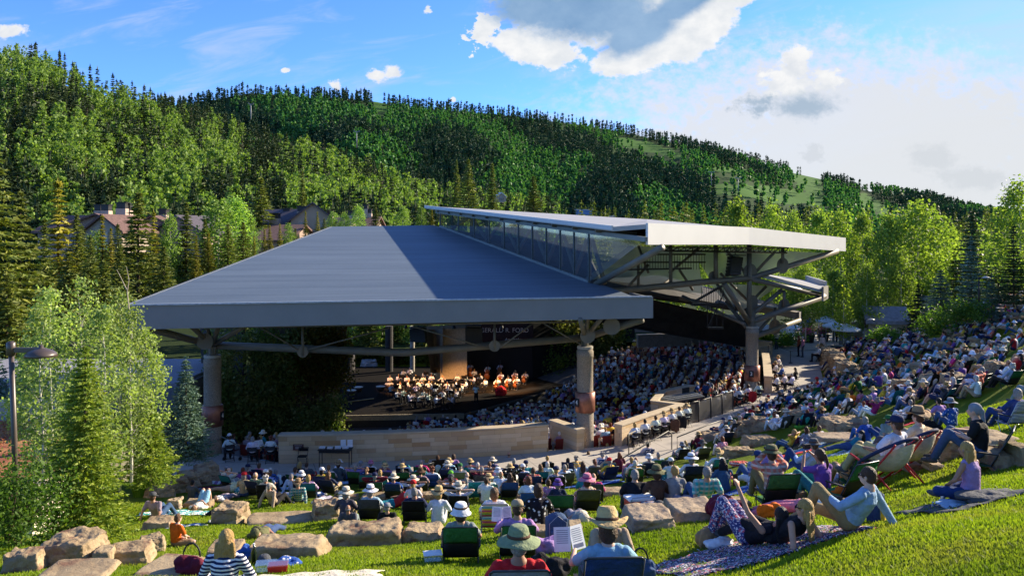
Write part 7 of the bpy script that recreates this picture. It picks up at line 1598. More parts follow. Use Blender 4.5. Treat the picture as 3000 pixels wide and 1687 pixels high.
# ushers on folding chairs
_U=[(565,1350,1,'black','bun',None,'usher with dark bun partly behind the blue spruce',0),(672,1350,1,'brown','bob',('cap','white'),'usher in white visor with crossed legs',.5),(740,1358,1,'grey','bob',None,'grey haired usher reading a programme at the left',.15),(793,1355,1,'red','curly',None,'red haired usher beside the end of the stone wall',.1),
(1860,1312,1,'blonde','bob',None,'blonde usher at the left end of the counter',.35),(1890,1300,0,'black','short',None,'usher in white shirt second along the counter',.35),(1921,1288,0,'brown','short',None,'brown haired usher third along the counter',.35),(1945,1278,0,'grey','short',('cowboy','straw'),'usher in straw hat fourth along the counter',.35),(1968,1268,0,'grey','short',('cowboy','straw'),'usher in straw hat with brown jacket on the chair',.35),(1990,1258,0,'brown','short',None,'bare headed usher sixth along the counter',.35),(2012,1250,0,'grey','short',('sun','straw'),'large usher in tall straw hat at the right end of the counter',.35),
(2166,1192,0,'white','short',None,'white haired usher at the end of the mesh fence',.3),(2192,1184,1,'brown','bob',None,'usher with red and blue jacket on the chair',.3),(2222,1176,1,'brown','pony',None,'brown haired usher right of the jacket',.3),
(2275,1150,1,'lbrown','bob',None,'usher in white at the foot of the far counter',.9),(2298,1146,0,'grey','short',None,'grey usher beside the far counter',.9),(2320,1148,0,'grey','short',None,'usher in long white coat at the right of the far counter',.9),(2272,1110,0,'brown','short',('cowboy','straw'),'usher in straw hat by the middle of the far counter',.9),(2280,1090,1,'blonde','bob',('sun','straw'),'woman in wide straw hat at the top of the far counter',.9),(2290,1120,1,'grey','bob',None,'woman in blue at the far counter',.9),(2330,1128,1,'black','long',None,'woman in black top right of the far counter',.9)]
for i,(px,py,fem,hc_,hr,ht,lab,rz_)in enumerate(_U):
 p=PZ(px,py,0);r_=rz_;sh='white' if 'blue' not in lab or 'red and' in lab else 'blue';sh='black' if 'black top' in lab else sh
 person(p,r_,'seat',bool(fem),sh,'plain','black','long','long' if i%3 else 'short',hr,hc_,ht[0]if ht else None,ht[1]if ht else '','black',1,lab,'ushers on folding chairs',1.03);upright(p,r_,'black folding chair under the '+' '.join(lab.split()[:10]))
p=PZ(2192,1184,0);lump('jacket',0,0,(.5,.2,.7),'red','red jacket hanging on the back of an usher chair','jacket',seed=40,ps=(p.x+.15,p.y-.38,.25));p=PZ(1968,1268,0);lump('jacket',0,0,(.5,.2,.75),'brown','brown jacket hanging on an usher chair','jacket',seed=41,ps=(p.x+.12,p.y-.38,.2));p=PZ(1990,1258,0);lump('jacket',0,0,(.5,.2,.8),'black','black jacket hanging on an usher chair','jacket',seed=42,ps=(p.x+.1,p.y-.38,.2))
p=PZ(740,1358,0);booklet(Vector((p.x+.25,p.y+.1,.95)),.6,-.5,'white programme held by the grey haired usher at the left',.3)
# people standing on the plaza
for(px,py,fem,sh,pa,hr,hc_,ht,rz_,lab)in[(2340,1045,1,'rust','black','long','red',None,1.2,'woman in rust top and black trousers walking on the plaza'),(2352,1047,0,'pink','dgrey','short','white',None,1.2,'white haired man in pale pink shirt walking on the plaza'),(2409,1040,0,'cream','tan','short','white',None,2.0,'man in cream jacket standing by the speakers'),(2260,1010,0,'white','black','short','grey',None,.3,'man in white shirt standing behind the counter'),(2275,1024,1,'cream','dgrey','long','red',None,.5,'woman in cream dress standing behind the counter'),
(2447,1003,1,'black','black','short','black',None,3.0,'person in black with red sash by the plaza wall'),(2455,1003,0,'black','black','short','grey',None,3.0,'man in black suit by the plaza wall'),(2370,975,0,'blue','denim','short','brown',None,2.,'man in blue shirt on the terrace'),(2350,985,0,'white','black','short','grey',('cowboy','white'),.4,'waiter in white shirt and hat on the terrace')]:
 person(PZ(px,py,-.05),rz_,'stand',bool(fem),sh,'plain',pa,'long','long',hr,hc_,ht[0]if ht else None,ht[1]if ht else '','black',2,lab,'people standing on the plaza',1.12)
p=PZ(2398,1060,0);person(p,1.2,'seat',False,'white','plain','black','long','long','short','grey','cowboy','straw','black',2,'seated guard in white shirt and straw hat facing the path','people standing on the plaza',1.15);upright(p,1.2,'black folding chair under the guard in the straw hat')
# --- audience under the roof
def bowl_spots():
 out=[];rg_=np.random.default_rng(5)
 for d in np.arange(1.0,30,.98):
  last=None
  for i in range(2,len(E_IN)-1):
   a,c_=E_IN[i],E_IN[i+1];L_=np.linalg.norm(c_-a);t=(c_-a)/L_;nrm=np.array([-t[1],t[0]]);k=int(L_*2.2)+1
   for j in range(k):
    p=a+(c_-a)*j/k+nrm*d
    if last is not None and np.hypot(*(p-last))<.56:continue
    dd=-pdist(p[None],E_IN)[0]
    if abs(dd-d)>.25:continue
    if not stage_clear(p):continue
    s_=abs(p[0]*.6+p[1]*.3-22)%9.5
    last=p
    if s_<.75 or rg_.random()<.05:continue
    out.append((p[0]+rg_.normal()*.04,p[1]+rg_.normal()*.04,float(bowl_z(p[None])[0])))
 return out
SZ=-3.4;SF=[PZ(985,1216,SZ),PZ(1360,1210,SZ),PZ(1625,1138,SZ)]
def stage_clear(p):
 y=np.interp(p[0],[-15,SF[0].x,SF[1].x,SF[2].x,9,14],[62,SF[0].y-.2,SF[1].y-.2,SF[2].y-.5,84,86]);return p[1]<y-1.2 and p[0]>SF[0].x+3*0-.4-(p[1]-40)*.0
shirts=['white']*6+['grey','grey','ltblue','ltblue','sky','cream','khaki','navy','navy','black','dgrey','denim','sage','mauve','pink','red','teal','coral','lavender','blue','yellow','tan']
BS=sorted(bowl_spots(),key=lambda q:q[1]);ia=0;rr=random.Random(21);items=[];_n={}
for(x,y,z)in BS:
 if math.hypot(x-ds.x,y-ds.y)<2.6 or math.hypot(x-K3[0],y-K3[1])<1 or math.hypot(x-col4[0],y-col4[1])<.9:continue
 fem=rr.random()<.55;sh=rr.choice(shirts);hcx=rr.choice(['grey','grey','white','brown','blonde','lbrown','black','red']);ht=rr.choice([None]*9+[('straw','straw'),('cap','white'),('sun','cream')])
 if ia<22 and y<46 and x<1.0 and-pdist(np.array([[x,y]]),E_IN)[0]<3.2:
  for _t in range(40):
   lab=f"{'woman' if fem else 'man'} with {CNAME.get(sh, sh)} top and {(CNAME.get(ht[1], ht[1]) + ' ' + HN[ht[0]]).replace('straw straw', 'straw') if ht else ('light brown' if hcx == 'lbrown' else hcx) + ' hair'} seated behind the long stone wall"
   if lab not in used:break
   fem=rr.random()<.55;sh=rr.choice(shirts);hcx=rr.choice(list(HC))
  used.add(lab);ia+=1;person((x,y,z),face((x,y))+rr.uniform(-.2,.2),'seat',fem,sh,'plain','navy','long','short',rr.choice(['bob','long','curly'])if fem else 'short',hcx,ht[0]if ht else None,ht[1]if ht else '','brown',1,lab,'people seated behind the long stone wall')
 else:items.append((x,y,z,'seat',fem,sh,hcx,ht,None))
_fc=face
def face(p,tx=-2.,ty=74.):return _fc(p,tx,ty)
mass('pavilion_audience',items,'full house of seated listeners filling the bowl under the roof',legs=True,ratio=.28)
V_,F_=[],[];sb=np.array([[-.24,-.2,.42],[.24,-.2,.42],[.24,.22,.42],[-.24,.22,.42],[-.25,-.30,.85],[.25,-.30,.85],[-.25,-.24,.30],[.25,-.24,.30]]);sf_=np.array([[0,1,2,3],[4,5,7,6]])
for i,(x,y,z)in enumerate(BS):a=face((x,y));c_,n=math.cos(a),math.sin(a);V_.append(np.stack([sb[:,0]*c_-sb[:,1]*n+x,sb[:,0]*n+sb[:,1]*c_+y,sb[:,2]+z],1));F_.append(sf_+i*8)
tag(link('rows_of_seats',np_mesh('rows_of_seats',np.concatenate(V_),np.concatenate(F_)),mat('dark_red_seat',(.20,.025,.018),.5,.15,2.)),'rows of dark red seats under the audience','seats',None,'stuff')
print('BOWL',len(BS))
# --- stage and back walls
st_poly=[(SF[0].x,SF[0].y),(SF[1].x,SF[1].y),(SF[2].x,SF[2].y),(9.5,80),(9.5,87),(-17,87),(-19,70),(SF[0].x-1.4,SF[0].y+.3)]
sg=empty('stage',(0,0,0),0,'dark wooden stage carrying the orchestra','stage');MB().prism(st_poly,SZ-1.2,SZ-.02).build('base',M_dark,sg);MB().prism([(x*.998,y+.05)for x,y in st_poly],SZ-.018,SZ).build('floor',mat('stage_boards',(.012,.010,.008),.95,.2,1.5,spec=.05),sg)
MB().bar(SF[0]+Vector((0,-.12,-.2)),SF[1]+Vector((0,-.12,-.2)),.14,.42).build('pale_edge',mat('stage_edge_render',(.30,.25,.16),.8),sg);MB().bar(SF[1]+Vector((0,-.12,-.12)),SF[2]+Vector((0,-.12,-.12)),.1,.16).build('edge_strip',mat('stage_edge_shadow',(.10,.09,.07),.8),sg);MB().box((SF[0].x+.1,SF[0].y-.12,SZ-1.),(.5,.2,1.2)).build('end_pier',MATS['stage_edge_render'],sg)
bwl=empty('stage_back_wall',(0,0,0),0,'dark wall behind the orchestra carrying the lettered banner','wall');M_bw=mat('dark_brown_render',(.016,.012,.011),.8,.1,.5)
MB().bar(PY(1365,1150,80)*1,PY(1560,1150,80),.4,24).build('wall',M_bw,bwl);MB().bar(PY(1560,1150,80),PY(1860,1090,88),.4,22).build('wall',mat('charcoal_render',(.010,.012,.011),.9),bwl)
bn_=empty('banner',PY(1485,978,79.2),0,'dark banner with white lettering high behind the orchestra','banner');MB().box((0,0,0),(5.2,.05,2.4)).build('cloth',mat('banner_cloth',(.035,.018,.018),.9),bn_)
text('GERALD R. FORD',.62,mat('banner_lettering',(.55,.50,.46),.8),bn_,(-.25,-.05,.35),(R(90),0,0));text('Amphitheater',.42,MATS['banner_lettering'],bn_,(.95,-.05,-.55),(R(90),0,0),shear=.25)
M_ren=mat('cream_render_wall',(.20,.17,.12),.9,.08,.6)
pr_=empty('concrete_pier',(0,0,0),0,'curved pale concrete pier left of the stage wall','pier');r0,r1=[],[]
for i in range(9):a=i/8;r0.append(PY(1245+52*a,958,76+2.5*math.sin(a*3.14)));r1.append(PY(1262+34*a,1092,76+2.5*math.sin(a*3.14)))
MB().sheet([r1,r0]).build('curved_face',M_ren,pr_,True);MB().raw([PY(1290,960,77),PY(1368,955,77),PY(1368,1110,77),PY(1290,1110,77)],[(0,3,2,1)]).build('side_face',mat('pier_side',(.36,.30,.20),.9),pr_);MB().raw([PY(1246,955,76),PY(1366,950,77),PY(1366,962,76.6),PY(1246,966,75.8)],[(0,3,2,1)]).build('top_edge',M_ren,pr_)
for i,(px,y0_,y1_,w)in enumerate([(1140,955,1065,.8),(1208,955,1065,.5),(1020,1040,1120,1.4)]):
 q0,q1=PY(px,y0_,84),PY(px,y1_,84);tag(MB().tube([q0,q1+Vector((0,0,-3))],w/2,14).build('post',M_dark if i!=1 else M_ring),['dark post at the left side of the stage opening','pale round post beside the hanging speakers','dark post left of the ivy clad wall'][i],'post')
iv=empty('ivy_covered_wall',(0,0,0),0,'cream wall covered by ivy at the left side of the stage','wall');MB().bar(PY(720,1180,55),PY(985,1180,61),.4,17).build('wall',M_ren,iv);MB().bar(PY(600,1180,56),PY(722,1180,55.2),.4,15).build('wall',M_dark,iv)
def ivy(nm,n,fn,ls,seed,lab,m=M_vine):
 rg_=np.random.default_rng(seed);c_=fn(rg_,n);d=rg_.normal(size=c_.shape)*[1,.5,1];d/=np.linalg.norm(d,axis=1,keepdims=True);d*=ls*rg_.uniform(.6,1.3,(len(c_),1));v,f=tris(c_,d,0,ls*.8,rg_,True)
 o=empty(nm,(0,0,0),0,lab,'climbing plant');link('leaves',np_mesh('leaves',v,f),m,o);return o
def ivf(x0,x1,ya,yb,Y,th=1.2):
 def fn(rg_,n):
  k=n//20;px=rg_.uniform(x0,x1,k);py=rg_.uniform(ya,yb,k);keep=np.array([noise.noise(Vector((a*.012,b_*.014,2.)))for a,b_ in zip(px,py)])>-.12;px,py=px[keep],py[keep]
  yy=Y+(px-720)*.022-rg_.uniform(.2,th,len(px));c_=np.stack([(px-1500)/F*yy,yy,CAMZ+(HY-py)/F*yy],1);c_=np.repeat(c_,20,0);return c_+rg_.normal(size=c_.shape)*[.45,.3,.5]
 return fn
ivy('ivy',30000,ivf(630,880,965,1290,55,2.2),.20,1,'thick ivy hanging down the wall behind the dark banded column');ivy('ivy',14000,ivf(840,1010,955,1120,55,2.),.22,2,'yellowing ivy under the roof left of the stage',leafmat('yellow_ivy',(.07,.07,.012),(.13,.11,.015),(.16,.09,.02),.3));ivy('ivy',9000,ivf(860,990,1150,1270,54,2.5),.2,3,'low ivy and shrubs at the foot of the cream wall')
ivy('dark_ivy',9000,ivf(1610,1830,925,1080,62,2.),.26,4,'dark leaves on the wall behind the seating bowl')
st2=MB();rg_=random.Random(8)
for i in range(9):px=860+i*14;yy=55+(px-720)*.022-.6;st2.tube([PY(px,1260,yy),PY(px+rg_.uniform(-8,8),1180,yy),PY(px+rg_.uniform(-15,25),1090,yy),PY(px+rg_.uniform(-25,40),1010,yy)],[.09,.07,.05,.02],6)
tag(st2.build('ivy_stems',M_bark,None,True),'bare twisting stems of the ivy on the cream wall','stem',None,'stuff')
# trees and rocks seen through the back of the stage
for i in range(16):pr=(ASC,SPC)[i%2][i%3];plant(('aspen_tree','spruce_tree')[i%2],pr,PY(680+i*44,1075,91+(i*7)%9),i,.62,('leafy tree','dark spruce')[i%2]+' '+['behind the blue spruce','behind the dark banded column','behind the ivy wall','right of the ivy wall','left of the dark post','between the stage posts','right of the pale post','behind the pale pier'][i//2],'tree','thicket behind the stage')
for i,(px,yy,k_,h)in enumerate([(1100,100,'a',8),(1180,102,'a',9),(1040,98,'s',8),(1230,104,'s',9),(930,96,'s',9),(820,92,'s',8),(720,84,'s',9),(1140,112,'a',9)]):
 p=PY(px,1060,yy);pr=(ASC if k_=='a' else SPC)[i%3];plant('aspen_tree' if k_=='a' else 'spruce_tree',pr,(p.x,p.y,-5.),i,h/16,['aspen','spruce'][k_=='s']+f' {["left of centre", "at centre", "with pale foliage", "by the pier", "behind the ivy wall", "far behind the ivy", "behind the column", "deep"][i]} seen through the opening behind the stage','tree','trees behind the stage')
for i,(px,py,w,h)in enumerate([(1078,1078,1.8,.9),(1085,1112,1.5,1.7)]):
 P0=PY(px,py,88);boulder(0,0,w,1.2,h,.2,['pale arched rock with carved mark behind the stage','pale leaning slab behind the percussion'][i],'pale rocks behind the stage',mat('pale_granite',(.42,.42,.42),.9,.15,3.),P0=P0)
# stage furniture and musicians
M_wood=mat('varnished_wood',(.28,.09,.025),.3,.25,6.,spec=.6)
def violin(o,hd,nm='violin',k=1.):
 v=MB();v.ell((0,0,0),(.10*k,.17*k,.03*k),12);v.box((0,.27*k,.01),(.03*k,.26*k,.02*k));x=v.build(nm,M_wood,None,True);return x
def inst(kind,p,rz_,s_,lab):
 c_,n=math.cos(rz_),math.sin(rz_);P_=lambda v:Vector((p[0]+s_*(v[0]*c_-v[1]*n),p[1]+s_*(v[0]*n+v[1]*c_),p[2]+s_*v[2]))
 if kind=='violin':
  o=empty('violin',P_((-.10,.24,.98)),rz_,lab,'violin','violins of the orchestra');MB().ell((0,0,0),(.10,.17,.03),12).build('body',M_wood,o,True);MB().box((-.03,.26,.01),(.03,.26,.02)).build('neck',M_dark,o);MB().tube([(.25,.05,.05),(-.2,.15,.06)],.008,5).build('bow',M_wood,o)
 elif kind in('cello','bass'):
  k=1. if kind=='cello' else 1.45;o=empty(kind,P_((0,.38,0)),rz_,lab,kind,kind+('es' if kind=='bass' else 's')+' of the orchestra');m=MB();T=Matrix.Rotation(-.25,3,'X')
  m.ell((0,.02*k,.36*k),(.21*k,.09*k,.22*k),14,T);m.ell((0,-.06*k,.66*k),(.17*k,.08*k,.19*k),14,T);m.build('body',M_wood,o,True);MB().bar((0,-.10*k,.80*k),(0,-.26*k,1.32*k),.05*k,.05*k).build('neck',M_dark,o);MB().tube([(0,.06*k,.15*k),(0,.10*k,0)],.012,6).build('endpin',M_alu,o)
 elif kind=='wind':
  o=empty('wind_instrument',P_((0,.33,.88)),rz_,lab,'instrument','wind instruments of the orchestra');MB().tube([(0,-.05,.04),(0,.2,-.35)],[.012,.02],8).build('tube',mat('brass',(.45,.30,.08),.3,.1,metal=.8),o,True);MB().lathe([(.02,0),(.06,.08)],10,(0,.2,-.42)).build('bell',MATS['brass'],o,True)
def mstand(p,rz_,lab):
 o=empty('music_stand',p,rz_,lab,'music stand','music stands of the orchestra');MB().tube([(0,0,0),(0,0,.95)],.015,6).build('post',M_metal,o,True);MB().box((0,.0,1.08),(.52,.02,.34),rx=-.5).build('desk',M_black,o);MB().box((0,-.02,1.10),(.44,.008,.28),rx=-.5).build('sheet_music',mat('sheet_music_paper',(.62,.52,.28),.8),o)
_M=[]
rm=random.Random(3)
rowsM=[(1265,1146,'violin',3),(1300,1162,'violin',2)]
for(px,py,kd)in[(1146,1160,'violin'),(1163,1178,'violin'),(1198,1147,'violin'),(1218,1160,'violin'),(1200,1185,'violin'),(1240,1178,'violin'),(1256,1187,'violin'),(1256,1150,'violin'),(1273,1160,'violin'),(1297,1177,'violin'),(1335,1176,'violin'),(1310,1152,'violin'),(1330,1146,'violin'),(1297,1132,'violin'),(1365,1130,'violin'),(1142,1132,'wind'),(1168,1128,'wind'),(1192,1132,'wind'),(1218,1130,'wind'),(1240,1132,'wind'),(1245,1118,'wind'),(1264,1128,'wind'),(1182,1112,'stand'),(1200,1108,'stand'),(1270,1110,'wind'),(1390,1112,'wind'),(1407,1126,'wind'),(1340,1128,'wind'),(1385,1132,'wind'),(1458,1140,'cello'),(1490,1136,'cello'),(1515,1136,'cello'),(1540,1120,'cello'),(1510,1118,'cello'),(1468,1122,'cello'),(1336,1108,'bass'),(1378,1106,'bass'),(1430,1112,'bass'),(1466,1106,'bass'),(1500,1100,'bass'),(1202,1190,'violin'),(1395,1178,'fiddle'),(1172,1152,'violin'),(1230,1147,'violin'),(1284,1146,'violin'),(1318,1166,'violin'),(1350,1158,'violin'),(1325,1194,'violin'),(1180,1174,'violin'),(1278,1196,'violin'),(1420,1142,'wind'),(1228,1190,'violin'),(1362,1146,'wind')]:
 p=PZ(px,py+4,SZ);tgt=PZ(1290,1200,SZ);r_=-math.atan2(tgt.x-p.x,tgt.y-p.y)if kd!='fiddle' else .1;i=len(_M);_M.append(kd)
 fem=rm.random()<.45 and kd!='bass';hcx=rm.choice(['brown','black','grey','lbrown','blonde'])
 nm=dict(violin='violinist',wind='wind player',cello='cellist',bass='double bass player',stand='horn player',fiddle='conductor')[kd];side_='far left' if px<1200 else 'centre left' if px<1290 else 'centre' if px<1400 else 'right side';dep='front row' if py>1170 else 'second row' if py>1143 else 'third row' if py>1120 else 'back row'
 lab=f"{'light brown' if hcx == 'lbrown' else hcx} haired {'woman' if fem else 'man'} {nm}, {dep}, {side_}" if kd!='fiddle' else 'conductor in white jacket standing with a violin before the orchestra'
 person(p,r_,{'stand':'wind','fiddle':'fiddle'}.get(kd,kd),fem,'white','plain','black','long','long','bob' if fem else 'short',hcx,None,'','black',2,lab,'musicians of the orchestra',.95)
 d_='the '+' '.join(lab.split()[:12])if kd!='fiddle' else 'the conductor'
 if kd in('violin','cello','bass','wind'):inst(kind={'wind':'wind'}.get(kd,kd),p=p,rz_=r_,s_=.95,lab=('wooden ' if kd!='wind' else 'brass coloured ')+{'wind':'horn'}.get(kd,kd)+' held by '+d_)
 if kd in('violin','wind')and i%2==0:mstand((p.x-math.sin(r_)*.8,p.y+math.cos(r_)*.8,SZ),r_,'music stand before '+d_)
 if kd in('violin','cello','wind'):upright((p.x,p.y,SZ),r_,'black chair under '+d_,'black chairs of the orchestra')
for i,(px,py)in enumerate([(1050,1160),(1115,1158),(1140,1150),(1030,1170)]):
 p=PZ(px,py,SZ);o=empty('kettledrum',p,0,['pale topped kettledrum left of the orchestra','kettledrum nearest the orchestra','high kettledrum behind the violins','lower kettledrum at the far left'][i],'drum','drums left of the orchestra');MB().lathe([(.1,.35),(.32,.5),(.40,.78)],18).build('bowl',mat('copper_bowl',(.05,.03,.025),.5),o,True);MB().lathe([(.41,.78),(.41,.82),(.001,.82)],18).build('drumhead',mat('drumskin',(.50,.47,.40),.6),o)
 for a in(0,2.1,4.2):MB().tube([(math.cos(a)*.38,math.sin(a)*.38,0),(math.cos(a)*.2,math.sin(a)*.2,.5)],.02,6).build('leg',M_metal,o,True)
p=PZ(1465,1158,SZ);lump('red_cloth',0,0,(1.,.4,.9),'red','red cloth over a seat before the cellists','cloth',seed=50,ps=(p.x,p.y,SZ));a_=PZ(1020,1177,SZ+.05);c_=PZ(1095,1167,SZ+.05);tag(MB().bar(a_,c_,.12,.06).build('stage_rail',mat('brass_strip',(.45,.30,.10),.4)),'yellow strip lying on the empty stage floor','strip')
# warm stage lamps over the orchestra (lit in the photograph)
for i,(px,yy)in enumerate([(1190,68),(1330,68),(1470,70)]):
 q=PY(px,960,yy);o=empty('stage_spotlight',q,0,['left','middle','right'][i]+' warm spotlight hung over the orchestra','spotlight','stage spotlights');MB().lathe([(.10,.2),(.16,0),(.16,-.05)],14).build('housing',M_black,o,True);x=MB().lathe([(.13,-.045),(.001,-.045)],14).build('lens',M_white,o)
 m_,t_,bs_,q_=newmat('lit_lamp_lens');bs_.inputs['Emission Color'].default_value=(1,.6,.3,1);bs_.inputs['Emission Strength'].default_value=6;x.data.materials.clear();x.data.materials.append(m_)
 l=bpy.data.lights.new('stage_light','SPOT');l.energy=4200;l.color=(1.,.50,.20);l.spot_size=R(46);l.spot_blend=.6;l.shadow_soft_size=.15;lo=bpy.data.objects.new('stage_light',l);COL.objects.link(lo);lo.parent=o;lo.location=(0,0,-.1);tg=PZ(px+20,1140,SZ)-q;lo.rotation_euler=tg.to_track_quat('-Z','Y').to_euler()
# ---------------------------------------------------------------- buildings, lamps, terrace, lifts
M_bronze=mat('bronze_paint',(.075,.055,.045),.4,.1,4.,spec=.6)
g0=Vector((-9.85,16.,gz(-9.85,16.)));lp=empty('street_lamp',g0,0,'brown street lamp with dome shade at the left edge','street lamp');tp_=PY(32,1000,g0.y);hh_=tp_.z-g0.z;dx=tp_.x-g0.x
MB().tube([(0,0,-.2),(dx*.5,0,hh_*.5),(dx,0,hh_)],[.06,.055,.05],16).build('pole',M_bronze,lp,True);MB().lathe([(.085,0),(.085,.25),(.06,.27)],16,(dx,0,hh_-.28)).build('collar',M_bronze,lp,True);MB().box((dx+.34,0,hh_-.17),(.62,.07,.10)).build('arm',M_bronze,lp,bevel=.01);MB().lathe([(.04,.15),(.045,.10),(.12,.07),(.21,.035),(.28,-.02),(.30,-.08),(.29,-.08),(.001,-.05)],28,(dx+.60,0,hh_-.22)).build('lamp_shade',M_bronze,lp,True)
for(px,pb,pt,yy,lab)in[(2868,930,812,60,'lamp with pale round head among the spruces on the slope'),(2205+330,960,935,70,'low lamp near the ticket kiosk')]:
 p=PY(px,pb,yy);h=(pb-pt)/F*yy;o=empty('street_lamp',p,0,lab,'street lamp');MB().tube([(0,0,0),(0,0,h)],.06,8).build('pole',M_metal,o,True);MB().box((.25,0,h),(.5,.06,.06)).build('arm',M_metal,o);MB().lathe([(.03,.1),(.32,.02),(.3,-.04),(.001,-.04)],18,(.5,0,h-.03)).build('lamp_shade',mat('pale_lamp_head',(.5,.5,.48),.4),o,True)
# red planted roof with parapet, pale walls
def rbox(name,x0,x1,y0,y1,z0,z1,m,parent=None):return MB().box(((x0+x1)/2,(y0+y1)/2,(z0+z1)/2),(x1-x0,y1-y0,z1-z0)).build(name,m,parent)
rb_=empty('planted_roof_building',(0,0,0),0,'low building with a red planted roof at the left edge','building')
M_red=mat('red_sedum',(.30,.07,.035),.95,.3,2.5,1.,30.,c2=(.42,.20,.07))
def skew(nm,y0,y1,z0,z1,m,e=0.):MB().prism([(-34,y0),(-13.3-(y0-24)*.52-e,y0),(-13.3-(y1-24)*.52-e,y1),(-34,y1)],z0,z1).build(nm,m,rb_)
skew('wall',24.2,34.6,-2,2.86,mat('buff_render',(.42,.37,.30),.9));skew('planted_roof',24.4,33.4,2.87,3.1,M_red,.2);skew('gravel_strip',33.42,34.2,2.87,3.08,mat('grey_gravel',(.22,.22,.25),.95,.5,25.),.2);skew('parapet',34.25,34.7,2.5,3.72,mat('pale_parapet',(.46,.41,.33),.85))
sed=np.random.default_rng(61);n=16000;c_=np.stack([-sed.uniform(18.7,33.5,n),sed.uniform(24.6,33.3,n),np.full(n,3.12)+sed.uniform(0,.07,n)],1);d=sed.normal(size=(n,3))*.06;v,f=tris(c_,d,0,.05,sed,True);link('sedum_leaves',np_mesh('sedum_leaves',v,f),leafmat('sedum_leaf',(.38,.09,.045),(.48,.20,.08),(.30,.24,.05),.1),rb_)
M_lime=mat('pale_limestone',(.60,.54,.42),.85,.08,1.2,.2)
def pw(nm,pts,h,th,lab):
 o=empty(nm,(0,0,0),0,lab,'wall')
 for i,(a,c_)in enumerate(zip(pts,pts[1:])):MB().bar(a-Vector((0,0,h/2)),c_-Vector((0,0,h/2)),th,h).build('wall',M_lime,o);MB().bar(a+Vector((0,0,.041)),c_+Vector((0,0,.041)),th+.08,.08).build('coping',M_cap,o)
pw('stepped_limestone_wall',[PY(62,1444,19.5),PY(160,1405,23)],1.6,.5,'pale limestone wall between the lamp post and the young spruce');pw('limestone_wall',[PY(318,1278,26.5),PY(415,1268,27.2)],1.5,.5,'tall pale limestone wall behind the aspen stems')
gb=empty('grey_flat_roof',(0,0,0),0,'grey gravel roofed annex behind the young aspens','building');q=PY(440,1100,52);rbox('wall',q.x-14,q.x+3.5,48,58,-2,q.z,mat('annex_grey',(.16,.17,.18),.8),gb);rbox('gravel_roof',q.x-13.8,q.x+3.3,48.2,57.8,q.z+.01,q.z+.2,MATS['grey_gravel'],gb)
# lodges
M_shin=mat('brown_shingle',(.13,.075,.065),.9,.25,2.5,.4,12.);M_shin2=mat('slate_shingle',(.085,.075,.09),.9,.2,2.5);M_stc=mat('tan_stucco',(.33,.24,.19),.9,.1,.5);M_wst=mat('pale_stucco',(.34,.28,.22),.9,.06,.5);M_win=mat('window_glass',(.10,.13,.15),.15,.2,spec=.8);M_chc=mat('chimney_stucco',(.42,.33,.27),.9,.08)
def gable(nm,o,c,w,d,h,rh,rz_,mw,mr,wins=2,ov=.7):
 """house block: walls, pitched roof, windows; ridge runs along local y"""
 e=MB();R3=Matrix.Rotation(rz_,3,'Z');T=lambda x,y,z:Vector(c)+R3@Vector((x,y,z));a,b_=w/2,d/2
 e.raw([T(-a,-b_,0),T(a,-b_,0),T(a,b_,0),T(-a,b_,0),T(-a,-b_,h),T(a,-b_,h),T(a,b_,h),T(-a,b_,h),T(0,-b_,h+rh),T(0,b_,h+rh)],[(0,1,5,4),(4,5,8),(1,2,6,5),(2,3,7,6),(7,9,6)[::-1],(3,0,4,7)]);e.build('wall',mw,o)
 A,B_=a+ov,b_+ov;s_=rh/a;r=MB();zl=h-s_*ov
 for z in(.05,.40):pass
 r.raw([T(-A,-B_,zl+.02),T(0,-B_,h+rh+.02),T(0,B_,h+rh+.02),T(-A,B_,zl+.02),T(A,-B_,zl+.02),T(A,B_,zl+.02),T(-A,-B_,zl+.35),T(0,-B_,h+rh+.35),T(0,B_,h+rh+.35),T(-A,B_,zl+.35),T(A,-B_,zl+.35),T(A,B_,zl+.35)],[(0,1,2,3),(1,4,5,2),(9,8,7,6),(8,11,10,7),(0,6,7,1),(1,7,10,4),(3,2,8,9),(2,5,11,8),(0,3,9,6),(4,10,11,5)]);r.build('roof',mr,o)
 for i in range(wins):
  x=(i-(wins-1)/2)*w/(wins+.3)
  for zz in(h*.28,h*.72):
   wf=MB().box((0,0,0),(1.7,.12,1.6)).build('window',M_chc,o);wf.location=T(x,-b_-.04,zz);wf.rotation_euler=(0,0,rz_);MB().box((0,-.07,0),(1.45,.04,1.35)).build('pane',M_win,wf)
def chimney(o,p,w,h,m=None):x=MB().box((0,0,h/2),(w,w,h)).build('chimney',m or M_chc,o);x.location=p;k=MB().box((0,0,h+.5),(w*.9,w*.9,.9)).build('chimney_cap',M_metal,x);MB().box((0,0,h+1.0),(w*1.15,w*1.15,.12)).build('cap_lid',M_metal,x)
def lodge(lab,parts,chims):
 o=empty('lodge',(0,0,0),0,lab,'lodge','lodges beyond the pavilion')
 for(px,py,Y,w,d,h,rh,r_,mw,mr,wn)in parts:p=PY(px,py,Y);gable('h',o,(p.x,p.y,p.z),w,d,h,rh,r_,mw,mr,wn)
 for(px,py,Y,w,h)in chims:p=PY(px,py,Y);chimney(o,(p.x,p.y,p.z),w,h)
 return o
lodge('brown shingled lodge with square chimneys left of the pavilion',[(300,760,130,12,12,4.4,2.6,.3,M_stc,M_shin,2),(352,740,126,6,8,3.4,2.2,-.15,M_wst,M_shin,1),(255,752,134,10,10,4.2,2.4,1.3,M_stc,M_shin,2)],[(360,640,132,1.6,1.6),(376,640,133,1.1,1.4),(312,640,136,1.4,1.3),(290,640,137,1.2,1.3)])
